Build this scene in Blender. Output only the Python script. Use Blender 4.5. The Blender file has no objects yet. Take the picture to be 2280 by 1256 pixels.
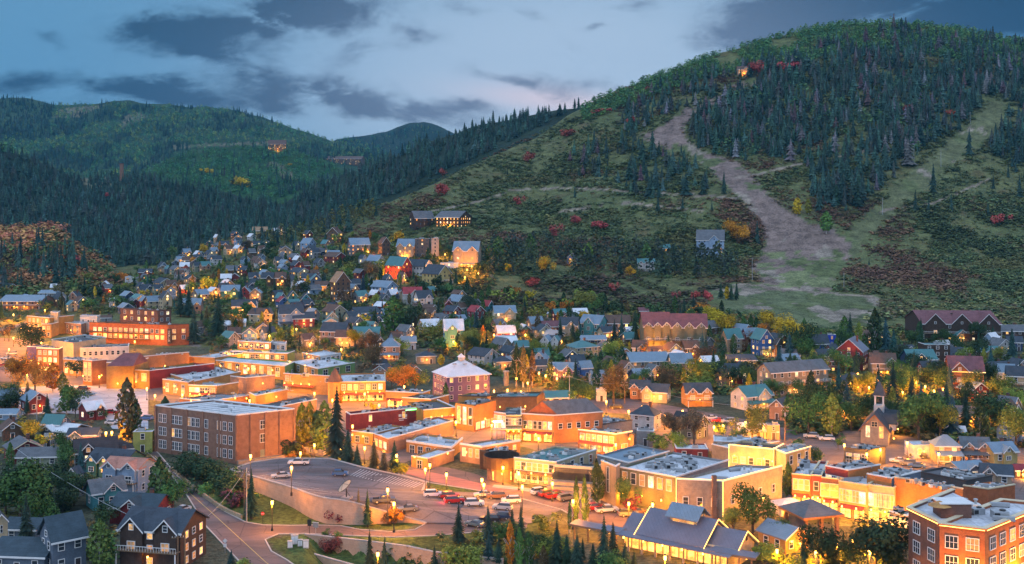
import bpy, math, random
import numpy as np
from mathutils import Vector, Matrix
random.seed(7); RNG = np.random.default_rng(11)
S = bpy.context.scene; COL = S.collection
R = math.radians
# ---------------------------------------------------------------- camera, sky, sun, exposure
F = 2445.0; HC = 72.0; HV = 460.0; CU = 1140.0       # focal length (in photo pixels), camera height, eye-level row, centre column
cd = bpy.data.cameras.new('camera'); cam = bpy.data.objects.new('camera', cd); COL.objects.link(cam); S.camera = cam
cam.location = (0, 0, HC); cam.rotation_euler = (R(90), 0, 0)
cd.sensor_width = 36; cd.lens = 36 * F / 2280; cd.shift_y = -(628 - HV) / 2280; cd.clip_start = 1; cd.clip_end = 20000
S.view_settings.view_transform = 'Standard'; S.view_settings.look = 'None'; S.view_settings.gamma = 1
S.view_settings.use_curve_mapping = False; S.view_settings.exposure = 0.35
S.render.resolution_x = 1024; S.render.resolution_y = 564
S.render.engine = 'CYCLES'; cy = S.cycles
cy.use_denoising = True
try: cy.denoiser = 'OPENIMAGEDENOISE'; cy.denoising_input_passes = 'RGB_ALBEDO_NORMAL'; cy.denoising_prefilter = 'ACCURATE'
except Exception: pass
cy.max_bounces = 5; cy.diffuse_bounces = 3; cy.glossy_bounces = 2; cy.transmission_bounces = 2; cy.volume_bounces = 0; cy.transparent_max_bounces = 6
cy.sample_clamp_indirect = 4; cy.sample_clamp_direct = 20; cy.use_adaptive_sampling = True; cy.adaptive_threshold = 0.02
cy.use_light_tree = True; cy.caustics_reflective = False; cy.caustics_refractive = False
S.render.use_persistent_data = False

class NT:
    """tiny node helper"""
    def __init__(s, tree): s.t = tree; s.n = tree.nodes; s.l = tree.links
    def node(s, typ, **k):
        n = s.n.new(typ)
        for a, b in k.items(): setattr(n, a, b)
        return n
    def put(s, sock, v):
        if hasattr(v, 'is_linked') or hasattr(v, 'links'): s.l.new(v, sock)
        else: sock.default_value = v
    def math(s, op, a, b=0.0, clamp=False):
        n = s.node('ShaderNodeMath', operation=op, use_clamp=clamp); s.put(n.inputs[0], a); s.put(n.inputs[1], b); return n.outputs[0]
    def mix(s, f, a, b, blend='MIX'):
        n = s.node('ShaderNodeMix', data_type='RGBA', blend_type=blend); n.clamp_factor = True
        s.put(n.inputs[0], f); s.put(n.inputs[6], a); s.put(n.inputs[7], b); return n.outputs[2]
    def ramp(s, f, a, b, lo=0.0, hi=1.0):
        n = s.node('ShaderNodeMapRange', interpolation_type='SMOOTHSTEP'); s.put(n.inputs[0], f)
        n.inputs[1].default_value = a; n.inputs[2].default_value = b; n.inputs[3].default_value = lo; n.inputs[4].default_value = hi
        return n.outputs[0]
    def noise(s, vec, scale, detail=4, rough=.5, dist=0.0, dim='3D'):
        n = s.node('ShaderNodeTexNoise', noise_dimensions=dim)
        if vec is not None: s.l.new(vec, n.inputs['Vector'])
        n.inputs['Scale'].default_value = scale; n.inputs['Detail'].default_value = detail
        n.inputs['Roughness'].default_value = rough; n.inputs['Distortion'].default_value = dist
        return n.outputs[0]
def lin(c):
    return tuple(((x / 255) / 12.92 if x / 255 <= .04045 else ((x / 255 + .055) / 1.055) ** 2.4) for x in c)
def c4(c): return (c[0], c[1], c[2], 1.0)

SUN_EL, SUN_AZ = 1.5, 25.0
W = bpy.data.worlds.new('World'); S.world = W; W.use_nodes = True
w = NT(W.node_tree); w.n.clear()
bg = w.node('ShaderNodeBackground'); wo = w.node('ShaderNodeOutputWorld'); w.l.new(bg.outputs[0], wo.inputs[0])
tc = w.node('ShaderNodeTexCoord'); sx = w.node('ShaderNodeSeparateXYZ'); w.l.new(tc.outputs['Generated'], sx.inputs[0])
dx, dy, dz = sx.outputs
yy = w.math('MAXIMUM', dy, 0.05); U = w.math('DIVIDE', dx, yy); V = w.math('DIVIDE', dz, yy)
sky = w.node('ShaderNodeTexSky', sky_type='NISHITA'); sky.sun_disc = False
sky.sun_elevation = R(SUN_EL); sky.sun_rotation = R(SUN_AZ); sky.air_density = 1.0; sky.dust_density = 0.6; sky.ozone_density = 2.0
nish = w.mix(1.0, sky.outputs[0], (*[0.16 * c for c in (1.25, 1.0, 0.9)], 1), 'MULTIPLY')
cv = w.node('ShaderNodeCombineXYZ'); w.l.new(U, cv.inputs[0]); w.put(cv.inputs[1], w.math('MULTIPLY', V, 2.2)); cvec = cv.outputs[0]
n1 = w.noise(cvec, 6.0, 9, .62, .9); n2 = w.noise(cvec, 19.0, 7, .62, .5)
wn = w.node('ShaderNodeTexNoise'); w.l.new(cvec, wn.inputs['Vector']); wn.inputs['Scale'].default_value = 11; wn.inputs['Detail'].default_value = 6; wn.inputs['Roughness'].default_value = .6
ws = w.node('ShaderNodeSeparateColor'); w.l.new(wn.outputs['Color'], ws.inputs[0])
U0, V0 = U, V
U = w.math('ADD', U, w.math('MULTIPLY', w.math('SUBTRACT', ws.outputs[0], .5), .11)); V = w.math('ADD', V, w.math('MULTIPLY', w.math('SUBTRACT', ws.outputs[1], .5), .06))
def sUV(u, v): return (u - CU) / F, (HV - v) / F
def blob(u, v, a, b, rot, s):
    x0, y0 = sUV(u, v); ca, sa = math.cos(R(rot)), math.sin(R(rot))
    X = w.math('SUBTRACT', U, x0); Y = w.math('SUBTRACT', V, y0)
    xr = w.math('DIVIDE', w.math('ADD', w.math('MULTIPLY', X, ca), w.math('MULTIPLY', Y, sa)), a / F)
    yr = w.math('DIVIDE', w.math('SUBTRACT', w.math('MULTIPLY', Y, ca), w.math('MULTIPLY', X, sa)), b / F)
    q = w.math('ADD', w.math('MULTIPLY', xr, xr), w.math('MULTIPLY', yr, yr))
    return w.math('MULTIPLY', w.math('EXPONENT', w.math('MULTIPLY', q, -1.0)), s)
clouds = [(600, 38, 220, 50, 6, 2.0), (330, 55, 100, 26, -5, 1.1), (640, 170, 190, 50, -8, .95), (860, 240, 240, 46, -12, .8), (820, 105, 90, 22, 8, .6),
          (1318, 68, 48, 11, 12, .8), (1015, 15, 60, 22, -10, .8), (1415, 2, 70, 18, 0, .8), (1150, 175, 140, 22, -18, .75), (1310, 180, 130, 24, -8, .7),
          (1640, 80, 110, 40, 15, 1.0), (1760, 25, 160, 55, 0, 1.1), (2020, 10, 260, 60, 0, 1.3), (2260, 40, 180, 80, 0, 1.4),
          (210, 200, 260, 40, -5, .5), (120, 68, 60, 18, -10, .5), (480, 215, 160, 26, -5, .35), (60, 180, 150, 34, 0, .35), (1170, 40, 70, 20, -20, .4), (420, 120, 120, 24, -6, .6), (1000, 250, 110, 22, -8, .4), (930, 60, 90, 18, -10, .5), (300, 190, 150, 22, -4, .7), (760, 225, 150, 26, -10, .45), (1260, 110, 60, 14, -10, .3)]
acc = None
for b in clouds:
    q = blob(*b); acc = q if acc is None else w.math('ADD', acc, q)
nn = w.math('ADD', w.math('MULTIPLY', n1, 3.6), w.math('MULTIPLY', n2, 1.6)); nn = w.math('MAXIMUM', w.math('SUBTRACT', nn, 1.75), .05)
U, V = U0, V0; mask = w.ramp(w.math('MULTIPLY', acc, nn), .1, 1.0)
# clear-sky colour: darker blue to the left and top, bright towards the afterglow right of centre
glow = blob(1280, 190, 760, 330, 0, 1.0)
clear = w.mix(w.ramp(glow, 0, 1), c4(lin((92, 138, 172))), c4(lin((160, 181, 203))))
pink = blob(1250, 225, 200, 30, -6, .55)
clear = w.mix(pink, clear, c4(lin((226, 200, 205))))
side = blob(2400, -20, 520, 200, 0, .8); clear = w.mix(w.ramp(side, 0, 1), clear, c4(lin((60, 104, 140))))
ccol = w.mix(w.ramp(glow, .1, 1), c4(lin((40, 62, 86))), c4(lin((96, 110, 134))))
band = w.mix(w.math('MULTIPLY', mask, .88), clear, ccol)
over = w.mix(.75, nish, c4((.72, .93, 1.3)))
fe = w.math('MULTIPLY', w.ramp(V, .22, .5, 1.0, 0.0), w.ramp(dy, .15, .45))
final = w.mix(fe, over, band)
w.l.new(final, bg.inputs[0]); bg.inputs[1].default_value = 1.0
sl = bpy.data.lights.new('sun', 'SUN'); sl.energy = .6; sl.angle = R(40); sl.color = (.8, .88, 1.0)
so = bpy.data.objects.new('sun', sl); COL.objects.link(so)
so.rotation_euler = (R(50), 0, R(-35))

# ---------------------------------------------------------------- object helpers
def tag(o, label=None, cat=None, group=None, kind=None):
    if label: o['label'] = label
    if cat: o['category'] = cat
    if group: o['group'] = group
    if kind: o['kind'] = kind
    return o
def empty(name, loc=(0, 0, 0), rz=0.0, parent=None):
    o = bpy.data.objects.new(name, None); COL.objects.link(o); o.location = loc; o.rotation_euler = (0, 0, rz); o.parent = parent
    o.empty_display_size = .5
    return o
def link(name, me, parent=None, loc=None, rz=None, color=None):
    o = bpy.data.objects.new(name, me); COL.objects.link(o); o.parent = parent
    if loc is not None: o.location = loc
    if rz is not None: o.rotation_euler = (0, 0, rz)
    if color is not None: o.color = (*color[:3], 1)
    return o
def copy_tree(o, parent=None, color=None):
    c = o.copy(); COL.objects.link(c); c.parent = parent
    if color is not None: c.color = (*color[:3], 1)
    for ch in o.children: copy_tree(ch, c, color)
    return c
class MB:
    def __init__(s): s.v = []; s.f = []; s.m = []; s.mats = []
    def mi(s, m):
        if m not in s.mats: s.mats.append(m)
        return s.mats.index(m)
    def face(s, pts, m):
        k = len(s.v); s.v += [tuple(p) for p in pts]; s.f.append(tuple(range(k, k + len(pts)))); s.m.append(s.mi(m)); return s
    def solid(s, vs, fs, m):
        k = len(s.v); s.v += [tuple(p) for p in vs]; i = s.mi(m)
        for f in fs: s.f.append(tuple(k + j for j in f)); s.m.append(i)
        return s
    def box(s, x0, x1, y0, y1, z0, z1, m):
        return s.solid([(x0, y0, z0), (x1, y0, z0), (x1, y1, z0), (x0, y1, z0), (x0, y0, z1), (x1, y0, z1), (x1, y1, z1), (x0, y1, z1)],
                       [(0, 3, 2, 1), (4, 5, 6, 7), (0, 1, 5, 4), (1, 2, 6, 5), (2, 3, 7, 6), (3, 0, 4, 7)], m)
    def prism(s, poly, z0, z1, m, mtop=None):
        n = len(poly); a = sum(poly[i][0] * poly[(i + 1) % n][1] - poly[(i + 1) % n][0] * poly[i][1] for i in range(n))
        if a < 0: poly = poly[::-1]
        zt = z1 if hasattr(z1, '__len__') else [z1] * n
        vs = [(p[0], p[1], z0) for p in poly] + [(p[0], p[1], zt[i]) for i, p in enumerate(poly)]
        s.solid(vs, [tuple(range(n))[::-1]] + [(i, (i + 1) % n, n + (i + 1) % n, n + i) for i in range(n)], m)
        s.face([(p[0], p[1], zt[i]) for i, p in enumerate(poly)], mtop or m); return s
    def slab(s, pts, t, m):
        """a thin plate: pts is the top face (counter-clockwise from above), t its thickness downwards"""
        n = len(pts); lo = [(p[0], p[1], p[2] - t) for p in pts]
        s.solid(list(pts) + lo, [tuple(range(n)), tuple(range(2 * n - 1, n - 1, -1))] + [(i, n + i, n + (i + 1) % n, (i + 1) % n) for i in range(n)], m); return s
    def tube(s, p, q, r, m, n=8, r2=None):
        p = Vector(p); q = Vector(q); d = (q - p).normalized(); a = d.orthogonal().normalized(); b = d.cross(a); r2 = r if r2 is None else r2
        vs = [p + (a * math.cos(t) + b * math.sin(t)) * r for t in [2 * math.pi * i / n for i in range(n)]]
        vs += [q + (a * math.cos(t) + b * math.sin(t)) * r2 for t in [2 * math.pi * i / n for i in range(n)]]
        return s.solid(vs, [(i, (i + 1) % n, n + (i + 1) % n, n + i) for i in range(n)] + [tuple(range(n))[::-1], tuple(range(n, 2 * n))], m)
    def lathe(s, prof, m, n=12, c=(0, 0)):
        k = len(s.v); i0 = s.mi(m)
        for (r, z) in prof:
            for i in range(n):
                t = 2 * math.pi * i / n; s.v.append((c[0] + r * math.cos(t), c[1] + r * math.sin(t), z))
        for j in range(len(prof) - 1):
            for i in range(n):
                s.f.append((k + j * n + i, k + j * n + (i + 1) % n, k + (j + 1) * n + (i + 1) % n, k + (j + 1) * n + i)); s.m.append(i0)
        s.f.append(tuple(k + i for i in range(n))[::-1]); s.m.append(i0)
        s.f.append(tuple(k + (len(prof) - 1) * n + i for i in range(n))); s.m.append(i0); return s
    def mesh(s, name):
        me = bpy.data.meshes.new(name); me.from_pydata(s.v, [], s.f)
        for m in s.mats: me.materials.append(m)
        me.polygons.foreach_set('material_index', s.m); me.update(); return me
    def build(s, name, parent=None, loc=None, rz=None, color=None): return link(name, s.mesh(name), parent, loc, rz, color)

# ---------------------------------------------------------------- materials
MATS = {}
def mat(name, col, rough=.8, var=.25, scale=.6, metal=0.0, spec=.3, stripe=None, usecol=False, bump=0.0, emit=None, es=0.0):
    if name in MATS: return MATS[name]
    m = bpy.data.materials.new(name); m.use_nodes = True; t = NT(m.node_tree); p = t.n['Principled BSDF']
    geo = t.node('ShaderNodeNewGeometry').outputs['Position']
    base = c4(col)
    if usecol: base = t.node('ShaderNodeObjectInfo').outputs['Color']
    n = t.noise(geo, scale, 5, .62); n2 = t.noise(geo, scale * 7, 3, .6)
    k = t.math('ADD', t.math('MULTIPLY', n, .65), t.math('MULTIPLY', n2, .35))
    k = t.ramp(k, .3, .7, 1 - var, 1 + var * .6)
    cc = t.node('ShaderNodeCombineColor'); [t.put(cc.inputs[i], k) for i in range(3)]
    out = t.mix(1.0, base, cc.outputs[0], 'MULTIPLY')
    if stripe:                                        # (axis, period m, darkening): siding, seams, courses
        ax, per, dk = stripe
        tcn = t.node('ShaderNodeTexCoord'); sp = t.node('ShaderNodeSeparateXYZ'); t.l.new(tcn.outputs['Object'], sp.inputs[0])
        if ax == 'xy': v = t.math('ADD', sp.outputs[0], sp.outputs[1])
        else: v = sp.outputs['xyz'.index(ax)]
        fr = t.math('FRACT', t.math('DIVIDE', v, per)); fr = t.ramp(fr, 0.0, .18, 1 - dk, 1.0)
        c2 = t.node('ShaderNodeCombineColor'); [t.put(c2.inputs[i], fr) for i in range(3)]
        out = t.mix(1.0, out, c2.outputs[0], 'MULTIPLY')
    t.put(p.inputs['Base Color'], out); p.inputs['Roughness'].default_value = rough; p.inputs['Metallic'].default_value = metal
    p.inputs['Specular IOR Level'].default_value = spec
    if bump:
        b = t.node('ShaderNodeBump'); b.inputs['Strength'].default_value = bump; b.inputs['Distance'].default_value = .1
        t.l.new(n2, b.inputs['Height']); t.l.new(b.outputs[0], p.inputs['Normal'])
    if emit: p.inputs['Emission Color'].default_value = c4(emit); p.inputs['Emission Strength'].default_value = es
    MATS[name] = m; return m
def foliage_mat(name, attr=True, rough=.85):
    m = bpy.data.materials.new(name); m.use_nodes = True; t = NT(m.node_tree); p = t.n['Principled BSDF']
    geo = t.node('ShaderNodeNewGeometry').outputs['Position']
    a = t.node('ShaderNodeAttribute', attribute_name='Col').outputs['Color']
    base = a if attr else t.mix(1.0, t.node('ShaderNodeObjectInfo').outputs['Color'], a, 'MULTIPLY')
    k = t.ramp(t.noise(geo, .35, 3, .6), .3, .7, .75, 1.25)
    cc = t.node('ShaderNodeCombineColor'); [t.put(cc.inputs[i], k) for i in range(3)]
    t.put(p.inputs['Base Color'], t.mix(1.0, base, cc.outputs[0], 'MULTIPLY')); p.inputs['Roughness'].default_value = rough
    p.inputs['Specular IOR Level'].default_value = .15
    return m
# ---------------------------------------------------------------- terrain: one height field over a fan of columns
def vnoise(x, y, seed=0):
    x = np.asarray(x, float); y = np.asarray(y, float); xi = np.floor(x).astype(np.int64); yi = np.floor(y).astype(np.int64); fx = x - xi; fy = y - yi
    def h(a, b):
        n = (a * 374761393 + b * 668265263 + seed * 982451653) & 0x7fffffff; n = ((n ^ (n >> 13)) * 1274126177) & 0x7fffffff
        return ((n ^ (n >> 16)) & 0xffff) / 65535.0
    fx = fx * fx * (3 - 2 * fx); fy = fy * fy * (3 - 2 * fy)
    return (h(xi, yi) * (1 - fx) + h(xi + 1, yi) * fx) * (1 - fy) + (h(xi, yi + 1) * (1 - fx) + h(xi + 1, yi + 1) * fx) * fy
def fbm(x, y, o=4, seed=0):
    s = 0; a = .5
    for i in range(o): s = s + a * vnoise(x, y, seed + i); x = x * 2.03; y = y * 2.03; a *= .5
    return s * 1.07
def zof(v, Y): return HC - (v - HV) * Y / F
UG = np.concatenate([np.arange(-900, -40, 20), np.arange(-40, 2321, 7), np.arange(2330, 3201, 20)]).astype(float)
YG = np.exp(np.linspace(math.log(110), math.log(5900), 760)); NU, NY = len(UG), len(YG)
cols = {-300: [(600,753),(700,705),(800,675),(900,650),(1000,632),(1200,612)], 0: [(600,753),(700,705),(800,675),(900,650),(1000,632),(1200,612)],
 200: [(600,753),(720,695),(850,640),(950,618),(1050,600),(1250,590)], 400: [(580,763),(700,690),(850,630),(1000,585),(1150,560),(1300,550)],
 600: [(560,774),(680,700),(800,635),(950,570),(1100,530),(1250,515)], 800: [(540,786),(640,720),(760,640),(880,570),(960,515),(1050,470)],
 1000: [(530,792),(620,722),(720,655),(860,560),(1000,470),(1130,385)], 1200: [(520,798),(620,722),(740,655),(880,575),(1060,440),(1320,292)],
 1400: [(520,798),(620,722),(740,655),(880,575),(1100,390),(1420,185)], 1600: [(520,798),(620,722),(740,655),(880,570),(1150,330),(1450,113)],
 1800: [(520,798),(640,722),(740,662),(870,570),(1150,305),(1480,55)], 2000: [(520,798),(640,730),(740,672),(880,560),(1160,290),(1500,42)],
 2280: [(520,798),(620,745),(740,680),(880,565),(1150,300),(1450,85)], 3300: [(520,798),(620,745),(740,680),(880,565),(1150,340),(1450,200)]}
ck = sorted(cols)
sky_line = [(640,512),(700,518),(740,500),(800,470),(880,440),(920,420),(1000,385),(1100,340),(1200,292),(1290,240),(1350,205),(1450,165),(1540,128),(1650,98),(1720,75),(1800,55),(1880,47),(1990,42),(2080,55),(2180,72),(2280,85),(2500,130),(3300,260)]
Z = np.zeros((NU, NY))
for i, u in enumerate(UG):
    ks = [(np.interp(u, ck, [cols[c][k][0] for c in ck]), np.interp(u, ck, [cols[c][k][1] for c in ck])) for k in range(6)]
    if u >= 640: ks[5] = (ks[5][0], np.interp(u, [p[0] for p in sky_line], [p[1] for p in sky_line]))
    Ys = [0, ks[0][0]] + [k[0] for k in ks[1:]] + [ks[5][0] * 1.12, ks[5][0] * 1.5, 9000]
    zt = zof(ks[5][1], ks[5][0])
    zs = [0, 0] + [zof(v, Y) for (Y, v) in ks[1:]] + [zt - 10, max(zt * .45, 0) - 20, -60]
    Z[i] = np.interp(YG, Ys, zs)
TY = np.tile(YG, (NU, 1)); TU = np.tile(UG[:, None], (1, NY))
main_id = np.zeros((NU, NY), int)
layers = [  # outline (u, v_top), Yt, base (u, v_base), Yb, slope behind, id
 ([(-900,520),(-100,515),(0,510),(60,506),(130,510),(180,545),(240,592),(275,640),(300,700),(330,900)], 1050, [(-900,655),(300,655)], 850, .25, 1),
 ([(-900,280),(-200,300),(0,325),(80,350),(150,385),(220,402),(270,385),(330,390),(420,410),(520,432),(600,448),(640,470),(700,540),(800,700)], 1800,
  [(-900,560),(0,560),(240,590),(350,588),(430,560),(500,535),(600,510),(700,540)], 1250, .3, 2),
 ([(500,640),(560,530),(600,492),(640,450),(680,420),(740,390),(820,367),(880,347),(940,322),(1000,302),(1040,287),(1100,270),(1200,252),(1290,240),(1400,250),(1600,300)], 1700,
  [(500,660),(560,540),(650,527),(700,520),(800,500),(1000,440),(1300,330),(1600,330)], 1250, .3, 3),
 ([(-900,470),(150,440),(230,405),(290,390),(340,370),(400,335),(480,318),(560,312),(640,325),(700,350),(760,372),(800,380),(900,420),(1100,470)], 2600, [(-900,480),(1200,480)], 2050, .3, 4),
 ([(-900,200),(-100,212),(0,213),(60,218),(110,228),(150,233),(200,232),(250,228),(300,232),(350,236),(400,229),(450,228),(500,236),(560,250),(600,262),(650,275),(700,290),(740,300),(780,307),(900,340),(1300,420)],
  4200, [(-900,455),(1500,455)], 2900, .3, 5),
 ([(500,420),(700,330),(740,312),(780,307),(850,300),(880,292),(920,281),(950,283),(990,293),(1100,322),(1300,330),(3000,330)], 5400, [(500,460),(3000,460)], 4700, .1, 6)]
for (top, Yt, base, Yb, back, lid) in layers:
    vt = np.interp(UG, [p[0] for p in top], [p[1] for p in top]); vb = np.interp(UG, [p[0] for p in base], [p[1] for p in base])
    zt = zof(vt, Yt)[:, None]; zb = zof(vb, Yb)[:, None]
    t = (TY - Yb) / (Yt - Yb); z = zb + (zt - zb) * (t ** .92 if lid == 99 else t)
    z = np.where(t > 1, zt - (TY - Yt) * back, z); z = np.where(t < 0, zb - (Yb - TY) * .5, z)
    main_id = np.where(z > Z, lid, main_id); Z = np.maximum(Z, z)
def blur(A, ax, n):
    for _ in range(n):
        B = A.copy(); a = np.moveaxis(A, ax, 0); b = np.moveaxis(B, ax, 0); b[1:-1] = .25 * a[:-2] + .5 * a[1:-1] + .25 * a[2:]; A = B
    return A
Z = blur(blur(Z, 1, 8), 0, 8)
TX = (TU - CU) / F * TY
amp = np.clip((TY - 640) / 350, 0, 1) * np.clip((Z - 12) / 60, 0, 1)
Z = Z + amp * ((fbm(TX / 95, TY / 95, 5, 3) - .5) * 17) + np.clip((TY - 2000) / 800, 0, 1) * (fbm(TX / 420, TY / 420, 4, 9) - .5) * 110
# lower ground in front of the retaining wall at the bottom of the slope
WALL = [(680, 1190), (724, 1194), (812, 1204), (907, 1216), (967, 1229), (1121, 1245), (1200, 1251), (1330, 1290), (1700, 1420), (1800, 1500)]
vw = np.interp(UG, [p[0] for p in WALL], [p[1] for p in WALL]); Yw = (HC * F / (vw - HV))[:, None]
low = (UG[:, None] > 682) * np.clip((Yw - TY) / .8, 0, 1) * 3.2; low = low * np.clip((TU - 682) / 40, 0, 1)
Z = Z - low
VG = HV + F * (HC - Z) / TY                      # photo row of every ground point
def _cell(u):
    i = np.clip(np.searchsorted(UG, u) - 1, 0, NU - 2); return i, (u - UG[i]) / (UG[i + 1] - UG[i])
def ground_uY(u, Y):
    u = np.asarray(u, float); Y = np.asarray(Y, float)
    i, a = _cell(u); j = np.clip(np.searchsorted(YG, Y) - 1, 0, NY - 2); b = (Y - YG[j]) / (YG[j + 1] - YG[j]); a = np.clip(a, 0, 1); b = np.clip(b, 0, 1)
    return (Z[i, j] * (1 - a) + Z[i + 1, j] * a) * (1 - b) + (Z[i, j + 1] * (1 - a) + Z[i + 1, j + 1] * a) * b
def ground(x, y): return ground_uY(CU + np.asarray(x) * F / np.asarray(y), y)
def hit(u, v):
    """the ground point seen at photo pixel (u, v); arrays in, arrays X, Y, Z, layer id out"""
    u = np.atleast_1d(np.asarray(u, float)); v = np.atleast_1d(np.asarray(v, float)); i, a = _cell(u); a = a[:, None]
    rows = VG[i] * (1 - a) + VG[i + 1] * a; ok = rows <= v[:, None]; j = np.argmax(ok, 1); j = np.where(ok.any(1), j, NY - 1); j0 = np.maximum(j - 1, 0)
    k = np.arange(len(u)); r0 = rows[k, j0]; r1 = rows[k, j]; f = np.clip((r0 - v) / np.maximum(r0 - r1, 1e-6), 0, 1); Y = YG[j0] + (YG[j] - YG[j0]) * f
    return (u - CU) / F * Y, Y, ground_uY(u, Y), main_id[i, j]
def gp(u, v):
    X, Y, z, _ = hit(u, v); return Vector((X[0], Y[0], z[0]))
def atz(u, v, z):
    """the point at height z seen at photo pixel (u, v)"""
    Y = (HC - z) * F / (v - HV); return Vector(((u - CU) / F * Y, Y, z))
def inpoly(u, v, poly):
    u = np.asarray(u); v = np.asarray(v); r = np.zeros(u.shape, bool); n = len(poly)
    for i in range(n):
        (x1, y1), (x2, y2) = poly[i], poly[(i + 1) % n]
        if y1 == y2: continue
        c = ((y1 > v) != (y2 > v)) & (u < (x2 - x1) * (v - y1) / (y2 - y1) + x1); r ^= c
    return r
RUN_DIRT = [(1665,172),(1600,213),(1530,245),(1480,272),(1436,300),(1442,316),(1500,336),(1540,352),(1600,397),(1640,432),(1680,482),(1702,520),(1690,560),(1668,600),(1700,645),(1850,652),(1872,600),(1905,545),(1870,512),(1800,496),(1745,462),(1700,420),(1662,378),(1640,360),(1560,335),(1530,310),(1522,282),(1562,240),(1640,207),(1685,180)]
RUN_GRASS = [(2245,225),(2238,280),(2180,330),(2125,365),(2065,420),(1995,470),(1935,530),(1895,585),(1865,625),(1845,560),(1880,520),(1920,480),(1980,430),(2040,372),(2100,322),(2160,270),(2205,225)]
RUN_LOW = [(1560,650),(1640,632),(1780,640),(1900,655),(1960,662),(1950,700),(1945,760),(1800,765),(1700,720),(1620,690)]
SCAR = [[(600,360),(640,370),(665,400),(645,402),(610,385)],[(180,398),(240,395),(250,412),(200,420)],[(130,245),(150,240),(240,232),(170,262),(120,262)],[(270,262),(300,250),(330,258),(290,280),(268,285)],[(480,318),(620,314),(640,322),(480,326)],[(380,325),(480,318),(480,324),(380,334)]]
TRACKS = [[(1130,424),(1240,419),(1330,421),(1400,428),(1460,430),(1560,436),(1640,442)],[(1640,395),(1700,385),(1790,362),(1880,345),(2000,320),(2060,300)],[(1960,470),(2080,452),(2200,400)],[(1250,470),(1400,452),(1560,470)],[(1650,632),(1800,648),(1960,664)],[(880,420),(900,405),(940,385),(960,375)],[(960,470),(1040,455),(1120,432)]]
def distline(u, v, pl):
    d = np.full(np.shape(u), 1e9)
    for (x1, y1), (x2, y2) in zip(pl[:-1], pl[1:]):
        L = (x2 - x1) ** 2 + (y2 - y1) ** 2; t = np.clip(((u - x1) * (x2 - x1) + (v - y1) * (y2 - y1)) / L, 0, 1)
        d = np.minimum(d, np.hypot(u - x1 - t * (x2 - x1), (v - y1 - t * (y2 - y1)) * 1.6))
    return d
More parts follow.
